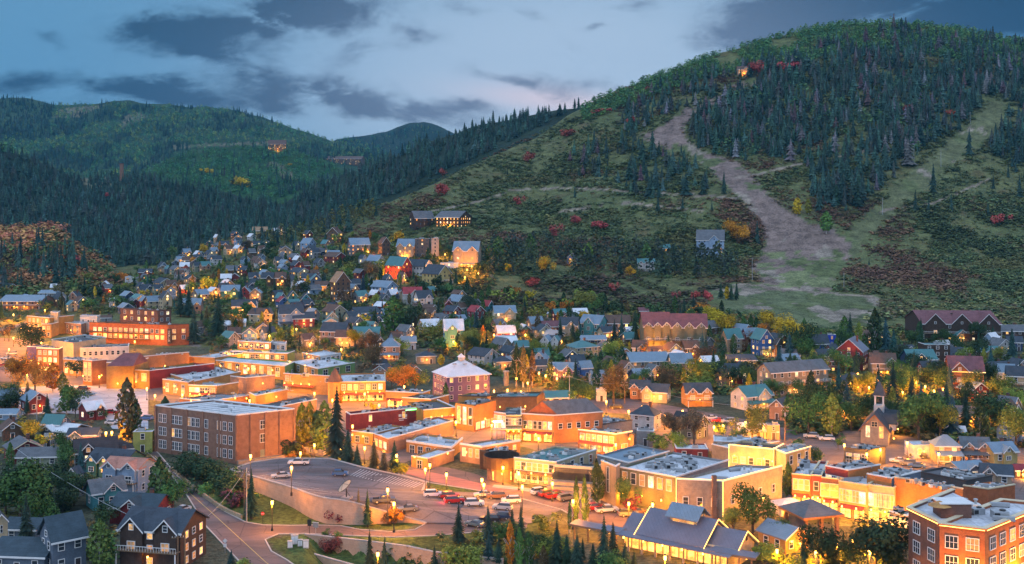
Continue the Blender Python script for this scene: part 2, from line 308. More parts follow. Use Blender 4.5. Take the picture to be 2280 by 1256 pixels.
def terrain():
    n = NU * NY; co = np.stack([TX, TY, Z], -1).reshape(n, 3)
    a = (np.arange(NU - 1)[:, None] * NY + np.arange(NY - 1)[None]).ravel(); quads = np.stack([a, a + NY, a + NY + 1, a + 1], 1)
    me = bpy.data.meshes.new('ground'); me.vertices.add(n); me.vertices.foreach_set('co', co.ravel().astype(np.float32))
    m = len(quads); me.loops.add(m * 4); me.polygons.add(m); me.loops.foreach_set('vertex_index', quads.ravel().astype(np.int32))
    me.polygons.foreach_set('loop_start', (np.arange(m) * 4).astype(np.int32)); me.update(calc_edges=True)
    me.polygons.foreach_set('use_smooth', np.ones(m, bool))
    C = np.zeros((NU, NY, 3)); u, v = TU, VG
    town = np.array((.085, .078, .07)); grass = np.array((.055, .075, .03)); scrub = np.array((.11, .12, .05)); forest = np.array((.02, .032, .02))
    N1 = fbm(TX / 60, TY / 60, 4, 5)[..., None]; N2 = fbm(TX / 14, TY / 14, 3, 8)[..., None]
    C[:] = scrub * (.7 + .7 * N1)
    g = np.clip((N1 - .45) * 4, 0, 1); C = C * (1 - g * .5) + np.array((.045, .07, .03)) * g * .5
    b = np.clip((N2 - .55) * 5, 0, 1) * .5; C = C * (1 - b) + np.array((.11, .06, .035)) * b
    tmask = ((TY < 560) & (main_id == 0))[..., None]; C = np.where(tmask, grass * .5 + town * .6 * (.6 + .6 * N2), C)
    C = np.where((u[..., None] > 560) | (v[..., None] < 1060) | (TY[..., None] > 330), C, C)
    for lid, c in ((1, (.09, .05, .03)), (2, (.02, .034, .022)), (3, (.02, .034, .022)), (4, (.03, .07, .028)), (5, (.04, .07, .035)), (6, (.035, .05, .035))):
        C = np.where((main_id == lid)[..., None], np.array(c) * (.6 + .8 * N1), C)
    def paint(maskv, col): nonlocal C; C = np.where(maskv[..., None], np.array(col) * (.72 + .55 * N2), C)
    wob = (fbm(TX / 9, TY / 9, 4, 21) - .5) * 26; hillm = (main_id == 0) & (TY > 560)
    paint(hillm & inpoly(u + wob, v + wob * .6, RUN_GRASS), (.115, .125, .06))
    paint(hillm & inpoly(u + wob, v + wob * .6, RUN_LOW), (.11, .13, .065))
    paint(hillm & inpoly(u + wob, v + wob * .6, RUN_DIRT), (.19, .14, .12))
    mixm = hillm & inpoly(u, v, [(1690, 560), (1880, 560), (1865, 640), (1680, 640)]) & (N2[..., 0] > .42); paint(mixm, (.15, .17, .08))
    for cc0, cc1, sd in (((.1, .12, .05), .62, 61), ((.24, .2, .16), .68, 62)):
        runs = hillm & (inpoly(u, v, RUN_DIRT) | inpoly(u, v, RUN_GRASS) | inpoly(u, v, RUN_LOW)) & (fbm(TX / 16, TY / 30, 4, sd) > cc1); paint(runs, cc0)
    for pl in TRACKS: paint(hillm & (distline(u + wob * .2, v + wob * .2, pl) < 3.2), (.25, .2, .16))
    for pl in SCAR: paint((main_id >= 2) & inpoly(u + wob * .3, v, pl), (.15, .14, .09))
    for pl in ST_: paint((TY > 520) & (distline(u, v, pl) < 6), (.17, .145, .13))
    # mown and rough grass near the camera
    for pl in LAWNS: paint((TY < 420) & inpoly(u + wob * .1, v, pl), (.07, .1, .03))
    at = me.color_attributes.new('Col', 'FLOAT_COLOR', 'POINT'); at.data.foreach_set('color', np.concatenate([C.reshape(n, 3), np.ones((n, 1))], 1).ravel().astype(np.float32))
    m_ = bpy.data.materials.new('ground'); m_.use_nodes = True; t = NT(m_.node_tree); p = t.n['Principled BSDF']
    geo = t.node('ShaderNodeNewGeometry').outputs['Position']
    k = t.ramp(t.math('ADD', t.math('MULTIPLY', t.noise(geo, .1, 7, .75), .55), t.math('MULTIPLY', t.noise(geo, .8, 5, .75), .45)), .36, .64, .42, 1.55)
    cc = t.node('ShaderNodeCombineColor'); [t.put(cc.inputs[i], k) for i in range(3)]
    t.put(p.inputs['Base Color'], t.mix(1.0, t.node('ShaderNodeAttribute', attribute_name='Col').outputs['Color'], cc.outputs[0], 'MULTIPLY'))
    p.inputs['Roughness'].default_value = .95; p.inputs['Specular IOR Level'].default_value = .1
    b = t.node('ShaderNodeBump'); b.inputs['Strength'].default_value = .6; b.inputs['Distance'].default_value = 1.0
    t.l.new(t.noise(geo, .5, 5, .7), b.inputs['Height']); t.l.new(b.outputs[0], p.inputs['Normal'])
    me.materials.append(m_); o = link('ground', me); o['kind'] = 'structure'; o['label'] = 'ground of the valley and the hills'
ST_ = [[(560,765),(700,760),(860,772),(1000,760),(1100,745),(1180,738)],[(380,650),(520,690),(640,700),(760,700)],[(1180,700),(1300,735)],[(1880,800),(1990,805),(2100,790)],[(1400,800),(1560,806),(1700,800)],[(620,600),(760,640),(900,600),(1060,600),(1090,615)],[(200,700),(330,745),(440,770)],[(0,735),(60,720),(90,690)]]
LAWNS = [[(440,1045),(520,1055),(600,1100),(718,1166),(600,1170),(545,1165),(470,1110)],[(600,1200),(680,1188),(960,1192),(1180,1150),(1240,1180),(1250,1240),(1100,1245),(940,1222),(700,1256),(650,1250),(610,1220)],
         [(749,1166),(800,1145),(900,1150),(930,1165),(900,1180),(760,1178)],[(950,1075),(1000,1078),(1080,1100),(1060,1120),(980,1100)],[(640,1215),(1300,1260),(1300,1300),(640,1300)]]
terrain()

# ---------------------------------------------------------------- vegetation meshes
MF = foliage_mat('foliage_scatter', True); MI = foliage_mat('foliage_leaves', False); 
BARK = mat('bark', (.09, .07, .055), .9, .3, 3); BARKW = mat('pale_bark', (.42, .41, .38), .8, .35, 5)
def conifer_tpl(layers, arms, rs, skirt=.16):
    """unit tree: height 1, base radius 1 (scaled later); drooping jagged whorls -> verts, tris, shade"""
    vs = []; fs = []; sh = []
    for L in range(layers):
        t = L / layers; zc = .06 + .94 * t ** .95; r = (1 - t) ** .85 * (.85 + .3 * rs.random()); dz = skirt * (1 - t * .6); ztop = min(zc + dz * 1.3, 1.0)
        a0 = rs.random() * 6.28
        for k in range(arms):
            a = a0 + 6.283 * k / arms + rs.normal() * .12; rr = r * (.6 + .55 * rs.random()); w = 6.283 / arms * .62
            i = len(vs)
            vs += [(0, 0, ztop), (math.cos(a - w) * rr * .62, math.sin(a - w) * rr * .62, zc - dz * .1), (math.cos(a) * rr, math.sin(a) * rr, zc - dz * (.35 + .3 * rs.random())), (math.cos(a + w) * rr * .62, math.sin(a + w) * rr * .62, zc - dz * .1)]
            s = .7 + .6 * rs.random(); sh += [s * .8, s, s * 1.15, s]
            fs += [(i, i + 1, i + 2), (i, i + 2, i + 3)]
    return np.array(vs), np.array(fs), np.array(sh)
def blob_tpl(n, rs, size=.42, lobes=6, zs=1.0, up=.35):
    """unit crown: radius 1 round origin, made of n small leaf faces spread over a few lobes"""
    cen = [(rs.normal(0, .42), rs.normal(0, .42), rs.uniform(-.35, .5)) for _ in range(lobes)]; rad = [rs.uniform(.35, .62) for _ in range(lobes)]
    vs = []; fs = []; sh = []; lsh = [rs.uniform(.75, 1.25) for _ in range(lobes)]
    for k in range(n):
        li = k % lobes; d = rs.normal(size=3); d /= np.linalg.norm(d); c = np.array(cen[li]) + d * rad[li] * rs.uniform(.6, 1.05); c[2] *= zs
        q = rs.normal(size=3); q /= np.linalg.norm(q); nrm = d * .9 + q * .6; nrm[2] = abs(nrm[2]) + up; nrm /= np.linalg.norm(nrm); a = np.cross(nrm, rs.normal(size=3)); a /= np.linalg.norm(a); b = np.cross(nrm, a); s = size * rs.uniform(.6, 1.3) * .5
        i = len(vs); vs += [c - a * s, c + b * s * .8, c + a * s, c - b * s * .8]; h = lsh[li] * rs.uniform(.7, 1.3); sh += [h] * 4; fs += [(i, i + 1, i + 2), (i, i + 2, i + 3)]
    return np.array(vs), np.array(fs), np.array(sh)
def col_tpl(n, rs, size=.3):
    """unit columnar crown (aspen, poplar): height 1 from z 0, radius 1"""
    vs = []; fs = []; sh = []
    for k in range(n):
        t = rs.random(); r = (math.sin(math.pi * min(1, t * .9 + .12)) ** .7) * rs.uniform(.45, 1.05); a = rs.random() * 6.283; c = np.array((math.cos(a) * r, math.sin(a) * r, .12 + .88 * t))
        q = np.array((math.cos(a), math.sin(a), .3)) + rs.normal(size=3) * .6; q /= np.linalg.norm(q); e = np.cross(q, rs.normal(size=3)); e /= np.linalg.norm(e); b = np.cross(q, e)
        s = size * rs.uniform(.5, 1.2); D = np.array((1, 1, .22)); i = len(vs); vs += [c - e * s * D, c + b * s * D, c + e * s * D, c - b * s * D]; h = rs.uniform(.65, 1.35); sh += [h] * 4; fs += [(i, i + 1, i + 2), (i, i + 2, i + 3)]
    return np.array(vs), np.array(fs), np.array(sh)
def scatter(name, tpls, P, rad, hgt, colr, label, mats=(MF,), rot=True):
    """one mesh holding many low plants: P (n,3), rad (n), hgt (n), colr (n,3)"""
    V = []; T = []; CC = []; off = 0; n = len(P); which = RNG.integers(0, len(tpls), n); ang = RNG.random(n) * 6.283
    for k, (tv, tf, ts) in enumerate(tpls):
        idx = np.where(which == k)[0]
        if not len(idx): continue
        ca, sa = np.cos(ang[idx])[:, None], np.sin(ang[idx])[:, None]
        x = (tv[None, :, 0] * ca - tv[None, :, 1] * sa) * rad[idx][:, None] + P[idx, 0][:, None]; y = (tv[None, :, 0] * sa + tv[None, :, 1] * ca) * rad[idx][:, None] + P[idx, 1][:, None]
        z = tv[None, :, 2] * hgt[idx][:, None] + P[idx, 2][:, None]
        V.append(np.stack([x, y, z], -1).reshape(-1, 3)); T.append((tf[None] + (np.arange(len(idx)) * len(tv))[:, None, None] + off).reshape(-1, 3))
        CC.append((colr[idx][:, None, :] * ts[None, :, None]).reshape(-1, 3)); off += len(idx) * len(tv)
    V = np.concatenate(V); T = np.concatenate(T); CC = np.concatenate(CC)
    me = raw_mesh(name, V, T, CC, mats[0]); o = link(name, me); tag(o, label, kind='stuff'); return o
def raw_mesh(name, V, T, CC, m):
    me = bpy.data.meshes.new(name); me.vertices.add(len(V)); me.vertices.foreach_set('co', V.ravel().astype(np.float32)); k = len(T)
    me.loops.add(k * 3); me.polygons.add(k); me.loops.foreach_set('vertex_index', T.ravel().astype(np.int32)); me.polygons.foreach_set('loop_start', (np.arange(k) * 3).astype(np.int32)); me.update(calc_edges=True)
    at = me.color_attributes.new('Col', 'FLOAT_COLOR', 'POINT'); at.data.foreach_set('color', np.concatenate([np.clip(CC, 0, 1), np.ones((len(CC), 1))], 1).ravel().astype(np.float32)); me.materials.append(m); return me
def sample(poly, per):
    """points of a photo polygon, one per `per` square pixels"""
    us = [p[0] for p in poly]; vs = [p[1] for p in poly]; A = (max(us) - min(us)) * (max(vs) - min(vs)); n = int(A / per)
    u = RNG.uniform(min(us), max(us), n); v = RNG.uniform(min(vs), max(vs), n); k = inpoly(u, v, poly); return u[k], v[k]
SPR = np.array((.032, .066, .052)); 
def vary(n, cols, amt=.3):
    cols = np.array(cols, float); k = RNG.integers(0, len(cols), n); return cols[k] * RNG.uniform(1 - amt, 1 + amt, (n, 1)) * RNG.uniform(.9, 1.1, (n, 3))
ctp = [conifer_tpl(7, 6, np.random.default_rng(i)) for i in range(5)]
CON = []     # every conifer: x, y, z, radius, height, colour, photo size
def conifers(u, v, hm, wr, cols, keep=lambda i: True, amt=.3):
    X, Y, z, _ = hit(u, v); ok = (Y < 5850) & (z > -40); X, Y, z = X[ok], Y[ok], z[ok]; n = len(X)
    h = hm * np.clip(RNG.normal(1, .3, n), .45, 1.75); r = h * wr * RNG.uniform(.65, 1.3, n); c = vary(n, cols, amt)
    for i in range(n): CON.append((X[i], Y[i], z[i], r[i], h[i], c[i], h[i] / Y[i] * F, 'hill'))
def not_run(u, v):
    return ~(inpoly(u, v, RUN_DIRT) | inpoly(u, v, RUN_GRASS) | inpoly(u, v, RUN_LOW))
UA = []
P_A = [(1500,175),(1560,160),(1640,165),(1700,140),(1760,130),(1850,105),(1900,80),(2000,65),(2100,80),(2330,100),(2330,250),(2245,235),(2200,225),(2150,270),(2100,300),(2060,335),(2010,350),(1960,305),(1880,300),(1800,335),(1760,360),(1700,345),(1650,358),(1600,352),(1545,312),(1530,270),(1570,238),(1650,200),(1690,178)]
P_B = [(1265,350),(1330,320),(1400,295),(1440,325),(1520,352),(1600,415),(1600,432),(1440,445),(1360,410),(1290,400)]
P_C = [(1380,250),(1450,210),(1500,180),(1600,168),(1590,228),(1520,242),(1440,288),(1390,310)]
P_D = [(1790,360),(1860,325),(1960,305),(2050,305),(2060,340),(1990,405),(1940,440),(1900,475),(1830,465),(1790,410)]
P_E = [(2235,250),(2330,240),(2330,420),(2280,400),(2200,330)]
GREENS = [SPR, SPR * 1.4, SPR * .75, (.045, .06, .05)]; DEAD = [(.09, .08, .08), (.09, .06, .065), (.13, .13, .14)]
for pl, per, hm in ((P_A, 74, 14.5), (P_B, 330, 14), (P_C, 110, 13), (P_D, 200, 16), (P_E, 200, 15)):
    u, v = sample(pl, per); k = not_run(u, v); gp_ = fbm(u / 34, v / 20, 4, 15); kk = k & (gp_ > (.36 if pl is P_A else .2)); conifers(u[kk], v[kk], hm, .29, GREENS * 6 + DEAD)
    if pl is P_A: kk = k & (gp_ < .46) & (RNG.random(len(u)) < .8); UA.append((u[kk], v[kk]))
L2P = [(-60,330),(0,330),(80,353),(150,388),(220,404),(270,388),(330,393),(420,413),(520,434),(600,450),(640,470),(620,500),(560,520),(500,540),(430,565),(350,592),(245,595),(180,540),(130,508),(0,505),(-60,505)]
u, v = sample(L2P, 40); conifers(u, v, 11.5, .3, GREENS)
L3P = [(600,492),(640,452),(680,422),(740,392),(820,369),(880,349),(940,324),(1000,304),(1040,289),(1100,272),(1200,254),(1290,241),(1240,262),(1150,312),(1000,380),(900,425),(800,462),(720,500),(640,520),(600,525)]
u, v = sample(L3P, 44); conifers(u, v, 12.5, .29, GREENS)
u, v = sample([(-60,540),(40,545),(130,560),(180,575),(210,620),(120,650),(20,655),(-60,650)], 300); conifers(u, v, 17, .2, GREENS)
u, v = sample([(540,525),(700,505),(820,480),(880,455),(760,540),(640,560),(560,560)], 420); conifers(u, v, 15, .2, GREENS)
# lone conifers on the slopes: photo foot and height in pixels
lone = [(1612,432,62),(1570,418,38),(1632,500,22),(1686,545,66),(1280,440,34),(1395,418,30),(1465,470,46),(1520,468,36),(1517,345,30),(2158,345,72),(2078,430,80),(2038,468,56),(2068,474,44),(2118,470,48),(1900,305,58),(1735,350,48),(1660,358,44),(1862,372,62),(1824,470,90),(1842,450,70),(1970,380,70),(1990,370,66),(2028,330,60),(1935,590,20),
        (2245,310,60),(2212,420,36),(2275,360,70),(1300,380,30),(1335,370,26),(1460,380,50),(1490,385,55),(1440,400,44),(1350,395,30),(1130,390,22),(1530,380,40),(2245,395,40),(2135,290,50),(1805,400,50),(1555,330,40),(1875,400,70),(1920,420,60),(2270,440,60),(2200,480,34),(1250,560,30),(1585,470,30)]
for (u, v, hp) in lone:
    p = gp(u, v); h = hp * p.y / F * .85; CON.append((p.x, p.y, p.z, h * .2, h, np.array(SPR) * random.uniform(.7, 1.1), hp * 3, 'lone'))
# far mountains: mixed conifers and aspens, every tree a few pixels tall
FARP = [(-60,214),(0,216),(110,230),(250,230),(350,238),(450,230),(560,252),(700,292),(780,309),(860,330),(800,372),(700,352),(640,327),(560,314),(480,320),(400,337),(340,372),(230,407),(150,388),(80,353),(-60,330)]
u, v = sample(FARP, 18); k = fbm(u / 45, v / 22, 3, 44) > .5
dark = k | (u < 125 - (v - 215) * .2) & (v < 300)
conifers(u[dark], v[dark], 15, .24, GREENS)
AS = []
def broad(u, v, hm, wr, cols, amt=.3):
    X, Y, z, _ = hit(u, v); ok = (Y < 5850) & (z > -40); X, Y, z = X[ok], Y[ok], z[ok]; n = len(X); h = RNG.uniform(hm * .6, hm * 1.35, n)
    AS.append((np.stack([X, Y, z], 1), h * wr, h, vary(n, cols, amt)))
ASP = [(.08, .2, .11), (.11, .24, .1), (.07, .16, .11), (.22, .28, .08)]
broad(u[~dark], v[~dark], 11, .42, ASP)
u, v = sample([(700,350),(780,309),(850,302),(920,283),(950,285),(985,296),(940,322),(880,347),(820,367),(760,372)], 30); k = RNG.random(len(u)) < .7; conifers(u[k], v[k], 18, .2, GREENS); broad(u[~k], v[~k], 15, .3, ASP)
u, v = sample([(290,393),(340,372),(400,337),(480,320),(560,314),(640,327),(700,352),(760,374),(700,405),(660,430),(600,446),(520,430),(420,408),(330,390)], 26)
k = (RNG.random(len(u)) < .12) | (v > 330 + (u - 400) * .3) & (u > 620) & (RNG.random(len(u)) < .5); conifers(u[k], v[k], 16, .2, GREENS); broad(u[~k], v[~k], 8, .5, [(.07, .2, .1), (.06, .17, .08), (.1, .23, .08)])
# green aspens along the top of the ski hill
top = [(p[0], p[1] + 1) for p in sky_line if 1290 <= p[0] <= 2280]
u, v = sample(top + [(2330, 160), (2100, 130), (1990, 115), (1880, 120), (1750, 150), (1650, 160), (1560, 180), (1460, 215), (1380, 245), (1300, 270)], 15)
kk = fbm(u / 60, v / 25, 3, 71) < .62; broad(u[kk], v[kk], 6.5, .5, [(.1, .22, .08), (.15, .25, .08), (.08, .18, .09)])
broad(*UA[0], 8.5, .45, [(.07, .15, .08), (.1, .18, .07), (.06, .12, .08), (.12, .13, .06)])
# bare and pale aspens low on the left spur and along the hill foot
u, v = sample([(620,520),(700,505),(780,470),(860,470),(760,520),(660,550),(560,560)], 90); broad(u, v, 11, .28, [(.07, .1, .045), (.1, .11, .045), (.12, .11, .03)])
u, v = sample([(1060,590),(1100,560),(1240,545),(1420,560),(1540,570),(1640,590),(1640,620),(1420,622),(1200,612),(1080,612)], 110); broad(u, v, 13, .25, [(.05, .075, .05), (.045, .06, .045), (.08, .1, .045)])
atp = [col_tpl(34, np.random.default_rng(i + 50), .34) for i in range(5)]
P = np.concatenate([a[0] for a in AS]); rr = np.concatenate([a[1] for a in AS]); hh = np.concatenate([a[2] for a in AS]); cc_ = np.concatenate([a[3] for a in AS])
scatter('aspen_wood', atp, P, rr, hh, cc_, 'pale green aspen woods covering the ridges and hilltop')
CON.sort(key=lambda c: -c[6]); BIG = CON[:230]; rest = CON[230:]
scatter('conifer_forest', ctp, np.array([c[:3] for c in rest]), np.array([c[3] for c in rest]), np.array([c[4] for c in rest]), np.array([c[5] for c in rest]), 'dark conifer forest covering the hills and ridges')
# oak scrub over the open slopes
btp = [blob_tpl(40, np.random.default_rng(i + 90), .46, 4, 1.0, .75) for i in range(6)]; otp = [blob_tpl(64, np.random.default_rng(i + 190), .36, 5, 1.0, .4) for i in range(6)]
SB = []
def scrub(poly, per, size, cols, amt=.35, hz=.62):
    u, v = sample(poly, per); k = not_run(u + RNG.normal(0, 5, len(u)), v + RNG.normal(0, 3, len(u)))
    for pl in TRACKS: k &= distline(u, v, pl) > 4
    u, v = u[k], v[k]; X, Y, z, idd = hit(u, v); dn = fbm(X / 28, Y / 28, 4, 77); k = RNG.random(len(X)) < np.clip((dn - .3) * 5.5, .12, 1); X, Y, z, dn = X[k], Y[k], z[k], dn[k]; n = len(X); s = size * RNG.uniform(.45, 1.5, n) * (.5 + 1.3 * dn)
    pi = np.clip(((fbm(X / 75, Y / 75, 4, 39) - .22) * 1.8 * len(cols) + RNG.normal(0, .9, n)).astype(int), 0, len(cols) - 1); c = np.array(cols)[pi] * RNG.uniform(1 - amt, 1 + amt, (n, 1)) * (.45 + 1.1 * fbm(X / 30, Y / 30, 4, 33))[:, None]; SB.append((np.stack([X, Y, z + s * .2], 1), s * 1.25, s * hz, c))
OAK = [(.1, .15, .06), (.13, .165, .06), (.17, .165, .06), (.085, .12, .06), (.15, .11, .06)]
RUST = [(.2, .11, .06), (.17, .09, .06), (.14, .11, .05)]
HILL = [(700,520),(740,503),(800,473),(880,443),(1000,388),(1100,343),(1200,295),(1300,245),(1400,190),(1600,170),(1760,140),(2000,120),(2330,160),(2330,700),(1960,700),(1950,665),(1640,640),(1500,620),(1100,620),(1000,640),(940,560),(820,540),(740,545)]
scrub(HILL, 17, 1.9, [OAK[2], OAK[1], OAK[0], OAK[3], OAK[1], OAK[0], OAK[2], OAK[4], RUST[0], RUST[1]])
scrub([(1000,640),(1100,620),(1300,615),(1500,625),(1640,640),(1720,700),(1600,700),(1420,690),(1300,700),(1180,690),(1120,670),(1000,670)], 42, 2.8, [(.055, .065, .028), (.07, .075, .03), (.07, .045, .03), (.05, .055, .03)])
scrub([(1650,640),(1940,665),(1950,760),(1760,745)], 60, 1.0, [(.12, .14, .06), (.08, .1, .04)]) if False else None
scrub([(1950,660),(2330,650),(2330,720),(2200,710),(2080,690),(1950,720)], 40, 2.6, OAK)
NSB = len(SB)
scrub([(-60,515),(60,508),(130,512),(180,548),(245,600),(270,640),(200,660),(60,660),(-60,660)], 30, 3.6, [(.4, .18, .08), (.26, .14, .06), (.1, .15, .05), (.11, .15, .045), (.2, .17, .05), (.2, .1, .05), (.08, .12, .05)], .3, 1.0)
scrub([(-60,508),(60,500),(150,505),(110,535),(60,560),(-60,580)], 24, 4.2, [(.48, .18, .1), (.46, .24, .08), (.4, .16, .1), (.14, .18, .06)], .25, 1.0)
O_ = SB[NSB:]; SB = SB[:NSB]; scatter('autumn_maples', otp, *[np.concatenate([a[i] for a in O_]) for i in range(4)], 'orange, rust and green autumn thicket on the hill at the far left')
P = np.concatenate([a[0] for a in SB]); rr = np.concatenate([a[1] for a in SB]); hh = np.concatenate([a[2] for a in SB]); cc_ = np.concatenate([a[3] for a in SB])
scatter('oak_scrub', btp, P, rr, hh, cc_, 'low olive and rust coloured scrub covering the open slopes')
# ---------------------------------------------------------------- palettes
WALLC = dict(white=(.62,.62,.62), cream=(.56,.46,.3), yellow=(.56,.43,.17), tan=(.4,.31,.22), brown=(.16,.1,.065), dkbrown=(.075,.05,.04), red=(.33,.045,.04), dkred=(.24,.045,.05),
    pink=(.42,.25,.17), blue=(.08,.17,.42), ltblue=(.3,.42,.58), teal=(.08,.3,.34), green=(.1,.24,.17), sage=(.3,.34,.26), olive=(.2,.19,.12), grey=(.3,.3,.31), dkgrey=(.09,.095,.1),
    purple=(.13,.09,.24), slate=(.14,.18,.24), navy=(.05,.08,.16), orange=(.55,.22,.07), peach=(.54,.29,.1), salmon=(.44,.2,.09), ochre=(.45,.26,.08), lime=(.38,.42,.12), grass=(.2,.34,.12), brick=(.28,.165,.12), dkbrick=(.2,.1,.075), rust=(.42,.14,.06), stone=(.36,.3,.25), royal=(.03,.07,.5), sky=(.2,.38,.62))
ROOFC = dict(rgrey=(.12,.13,.145), rslate=(.05,.065,.085), rwhite=(.6,.62,.66), rblue=(.14,.21,.28), rteal=(.035,.15,.16), rbrown=(.12,.075,.06), rred=(.3,.05,.06), rblack=(.035,.038,.045), rtan=(.3,.2,.12), rmaroon=(.17,.075,.085), rsalmon=(.42,.2,.15), rmetal=(.11,.12,.17), rdark=(.05,.042,.045), rflat=(.5,.52,.56), rdeep=(.045,.07,.09), rtar=(.1,.1,.11))
def wm(n):
    if n in ('brick', 'dkbrick', 'stone', 'rust'): return mat('wall_' + n, WALLC[n], .9, .3, .8, stripe=('z', .45, .12), bump=.4)
    if n in ('brown', 'dkbrown'): return mat('wall_' + n, WALLC[n], .85, .35, .9, stripe=('xy', .5, .3), bump=.3)
    return mat('wall_' + n, WALLC[n], .75, .3, .33, stripe=('z', .42, .18), bump=.15)
def rm(n):
    if n in ('rwhite', 'rblue', 'rmetal', 'rteal'): return mat('roof_' + n, ROOFC[n], .45, .18, .35, spec=.5, stripe=('xy', .9, .22))
    if n in ('rflat', 'rtar'): return mat('roof_' + n, ROOFC[n], .8, .42, .2, stripe=('x', 2.6, .2))
    return mat('roof_' + n, ROOFC[n], .9, .3, .5, stripe=('z', .4, .2), bump=.4)
WALLC = {k: tuple(.74 * x for x in v) for k, v in WALLC.items()}
TRIM = mat('trim_white', (.66, .66, .66), .6, .1); TRIMC = mat('trim_cream', (.6, .5, .34), .6, .1); TRIMD = mat('trim_dark', (.05, .045, .045), .6, .1)
GLASS = mat('window_dark', (.03, .04, .055), .08, .3, .5, spec=.8)
def lit_mat(n, c, s):
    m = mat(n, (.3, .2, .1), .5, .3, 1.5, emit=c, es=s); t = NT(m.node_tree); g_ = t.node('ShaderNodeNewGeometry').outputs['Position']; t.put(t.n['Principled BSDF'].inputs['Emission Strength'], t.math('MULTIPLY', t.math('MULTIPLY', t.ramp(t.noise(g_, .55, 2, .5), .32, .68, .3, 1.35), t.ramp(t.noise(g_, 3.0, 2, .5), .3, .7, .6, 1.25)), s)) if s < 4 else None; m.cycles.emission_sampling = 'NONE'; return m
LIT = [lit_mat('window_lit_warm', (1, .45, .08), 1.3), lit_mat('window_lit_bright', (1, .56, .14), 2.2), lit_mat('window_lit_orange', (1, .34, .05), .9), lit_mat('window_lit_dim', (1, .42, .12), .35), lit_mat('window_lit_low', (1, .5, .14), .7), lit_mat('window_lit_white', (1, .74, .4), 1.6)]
SHOP = lit_mat('shop_window_glow', (1, .5, .1), 2.2); BULB = lit_mat('lamp_bulb', (1, .46, .08), 9); STRING = lit_mat('string_light', (1, .5, .1), 5); GREENL = lit_mat('green_neon', (.15, 1, .2), 5); PINKL = lit_mat('pink_neon', (1, .2, .7), 6); REDL = lit_mat('tail_light_lit', (1, .03, .03), 12)
METALD = mat('dark_metal', (.04, .04, .042), .5, .1, metal=.5); GALV = mat('galvanised_metal', (.4, .42, .44), .45, .15, metal=.6); WOOD = mat('weathered_wood', (.2, .13, .08), .9, .3, 2)
WIN = {}
def win_mesh(w_, h_, lit, fm, div):
    k = (round(w_, 1), round(h_, 1), lit, fm.name, div)
    if k not in WIN:
        w_, h_ = max(k[0], .4), max(k[1], .4); m = MB(); t = min(.12, w_ * .14)
        m.box(-w_/2 - t, -w_/2, -.1, .03, -t, h_ + t, fm); m.box(w_/2, w_/2 + t, -.1, .03, -t, h_ + t, fm); m.box(-w_/2, w_/2, -.1, .03, h_, h_ + t, fm); m.box(-w_/2, w_/2, -.14, .03, -t, 0, fm)
        if div: m.box(-w_/2, w_/2, -.07, .03, h_ * .5 - .035, h_ * .5 + .035, fm)
        for c in range(1, div): x = -w_/2 + w_ * c / div; m.box(x - .04, x + .04, -.07, .03, 0, h_ * .5 - .035, fm); m.box(x - .04, x + .04, -.07, .03, h_ * .5 + .035, h_, fm)
        p = MB(); p.box(-w_/2, w_/2, -.03, .02, 0, h_, lit if not isinstance(lit, str) else GLASS)
        WIN[k] = (m.mesh('window'), p.mesh('pane'))
    return WIN[k]
def put_window(parent, x, y, z, ang, w_, h_, lit, fm=TRIM, div=1, small=False, name='window'):
    lm = GLASS if not lit else (SHOP if lit == 2 else random.choice(LIT)); a, b = win_mesh(w_, h_, lm, fm, div)
    if small: o = link(name, b, parent, (x, y, z), ang); o.location.x += 0; return o
    o = link(name, a, parent, (x, y, z), ang); link('pane', b, o); return o
def win_row(parent, A, B, rows, w_, h_, litp, fm=TRIM, div=1, small=False, cols=3, margin=.08, proud=.04):
    """windows on the wall A->B (outside on the right); rows = list of sill heights"""
    A = Vector(A[:2]); B = Vector(B[:2]); d = B - A; L = d.length; d = d / L; n = Vector((d.y, -d.x)); ang = math.atan2(d.y, d.x)
    for z in rows:
        for c in range(cols):
            s = margin * L + (1 - 2 * margin) * L * (c + .5) / cols; q = A + d * s + n * proud; lit = litp == 2 and 2 or (random.random() < litp)
            put_window(parent, q.x, q.y, z, ang, w_, h_, lit, fm, div, small)
def add_light(parent, loc, power, col=(1, .3, .012), rad=.3):
    l = bpy.data.lights.new('lamp_light', 'POINT'); l.energy = power; l.color = col; l.shadow_soft_size = rad
    o = bpy.data.objects.new('lamp_light', l); COL.objects.link(o); o.parent = parent; o.location = loc; return o
LANT = None
def lantern(parent, x, y, z, power=150, col=(1, .34, .02)):
    global LANT
    if LANT is None:
        m = MB(); m.box(-.12, .12, -.12, .12, -.2, .2, BULB); m.prism([(-.2, -.2), (.2, -.2), (.2, .2), (-.2, .2)], .2, .28, METALD); m.box(-.05, .05, .1, .7, .2, .26, METALD); LANT = m.mesh('lantern')
    o = link('lantern', LANT, parent, (x, y, z)); add_light(o, (0, -.5, -.1), power * GLOW, col); return o
GLOW = 1.35; LAMPK = 5.5
BLD = []         # (u, v, name for relations)  every building, for the labels of trees and lamps
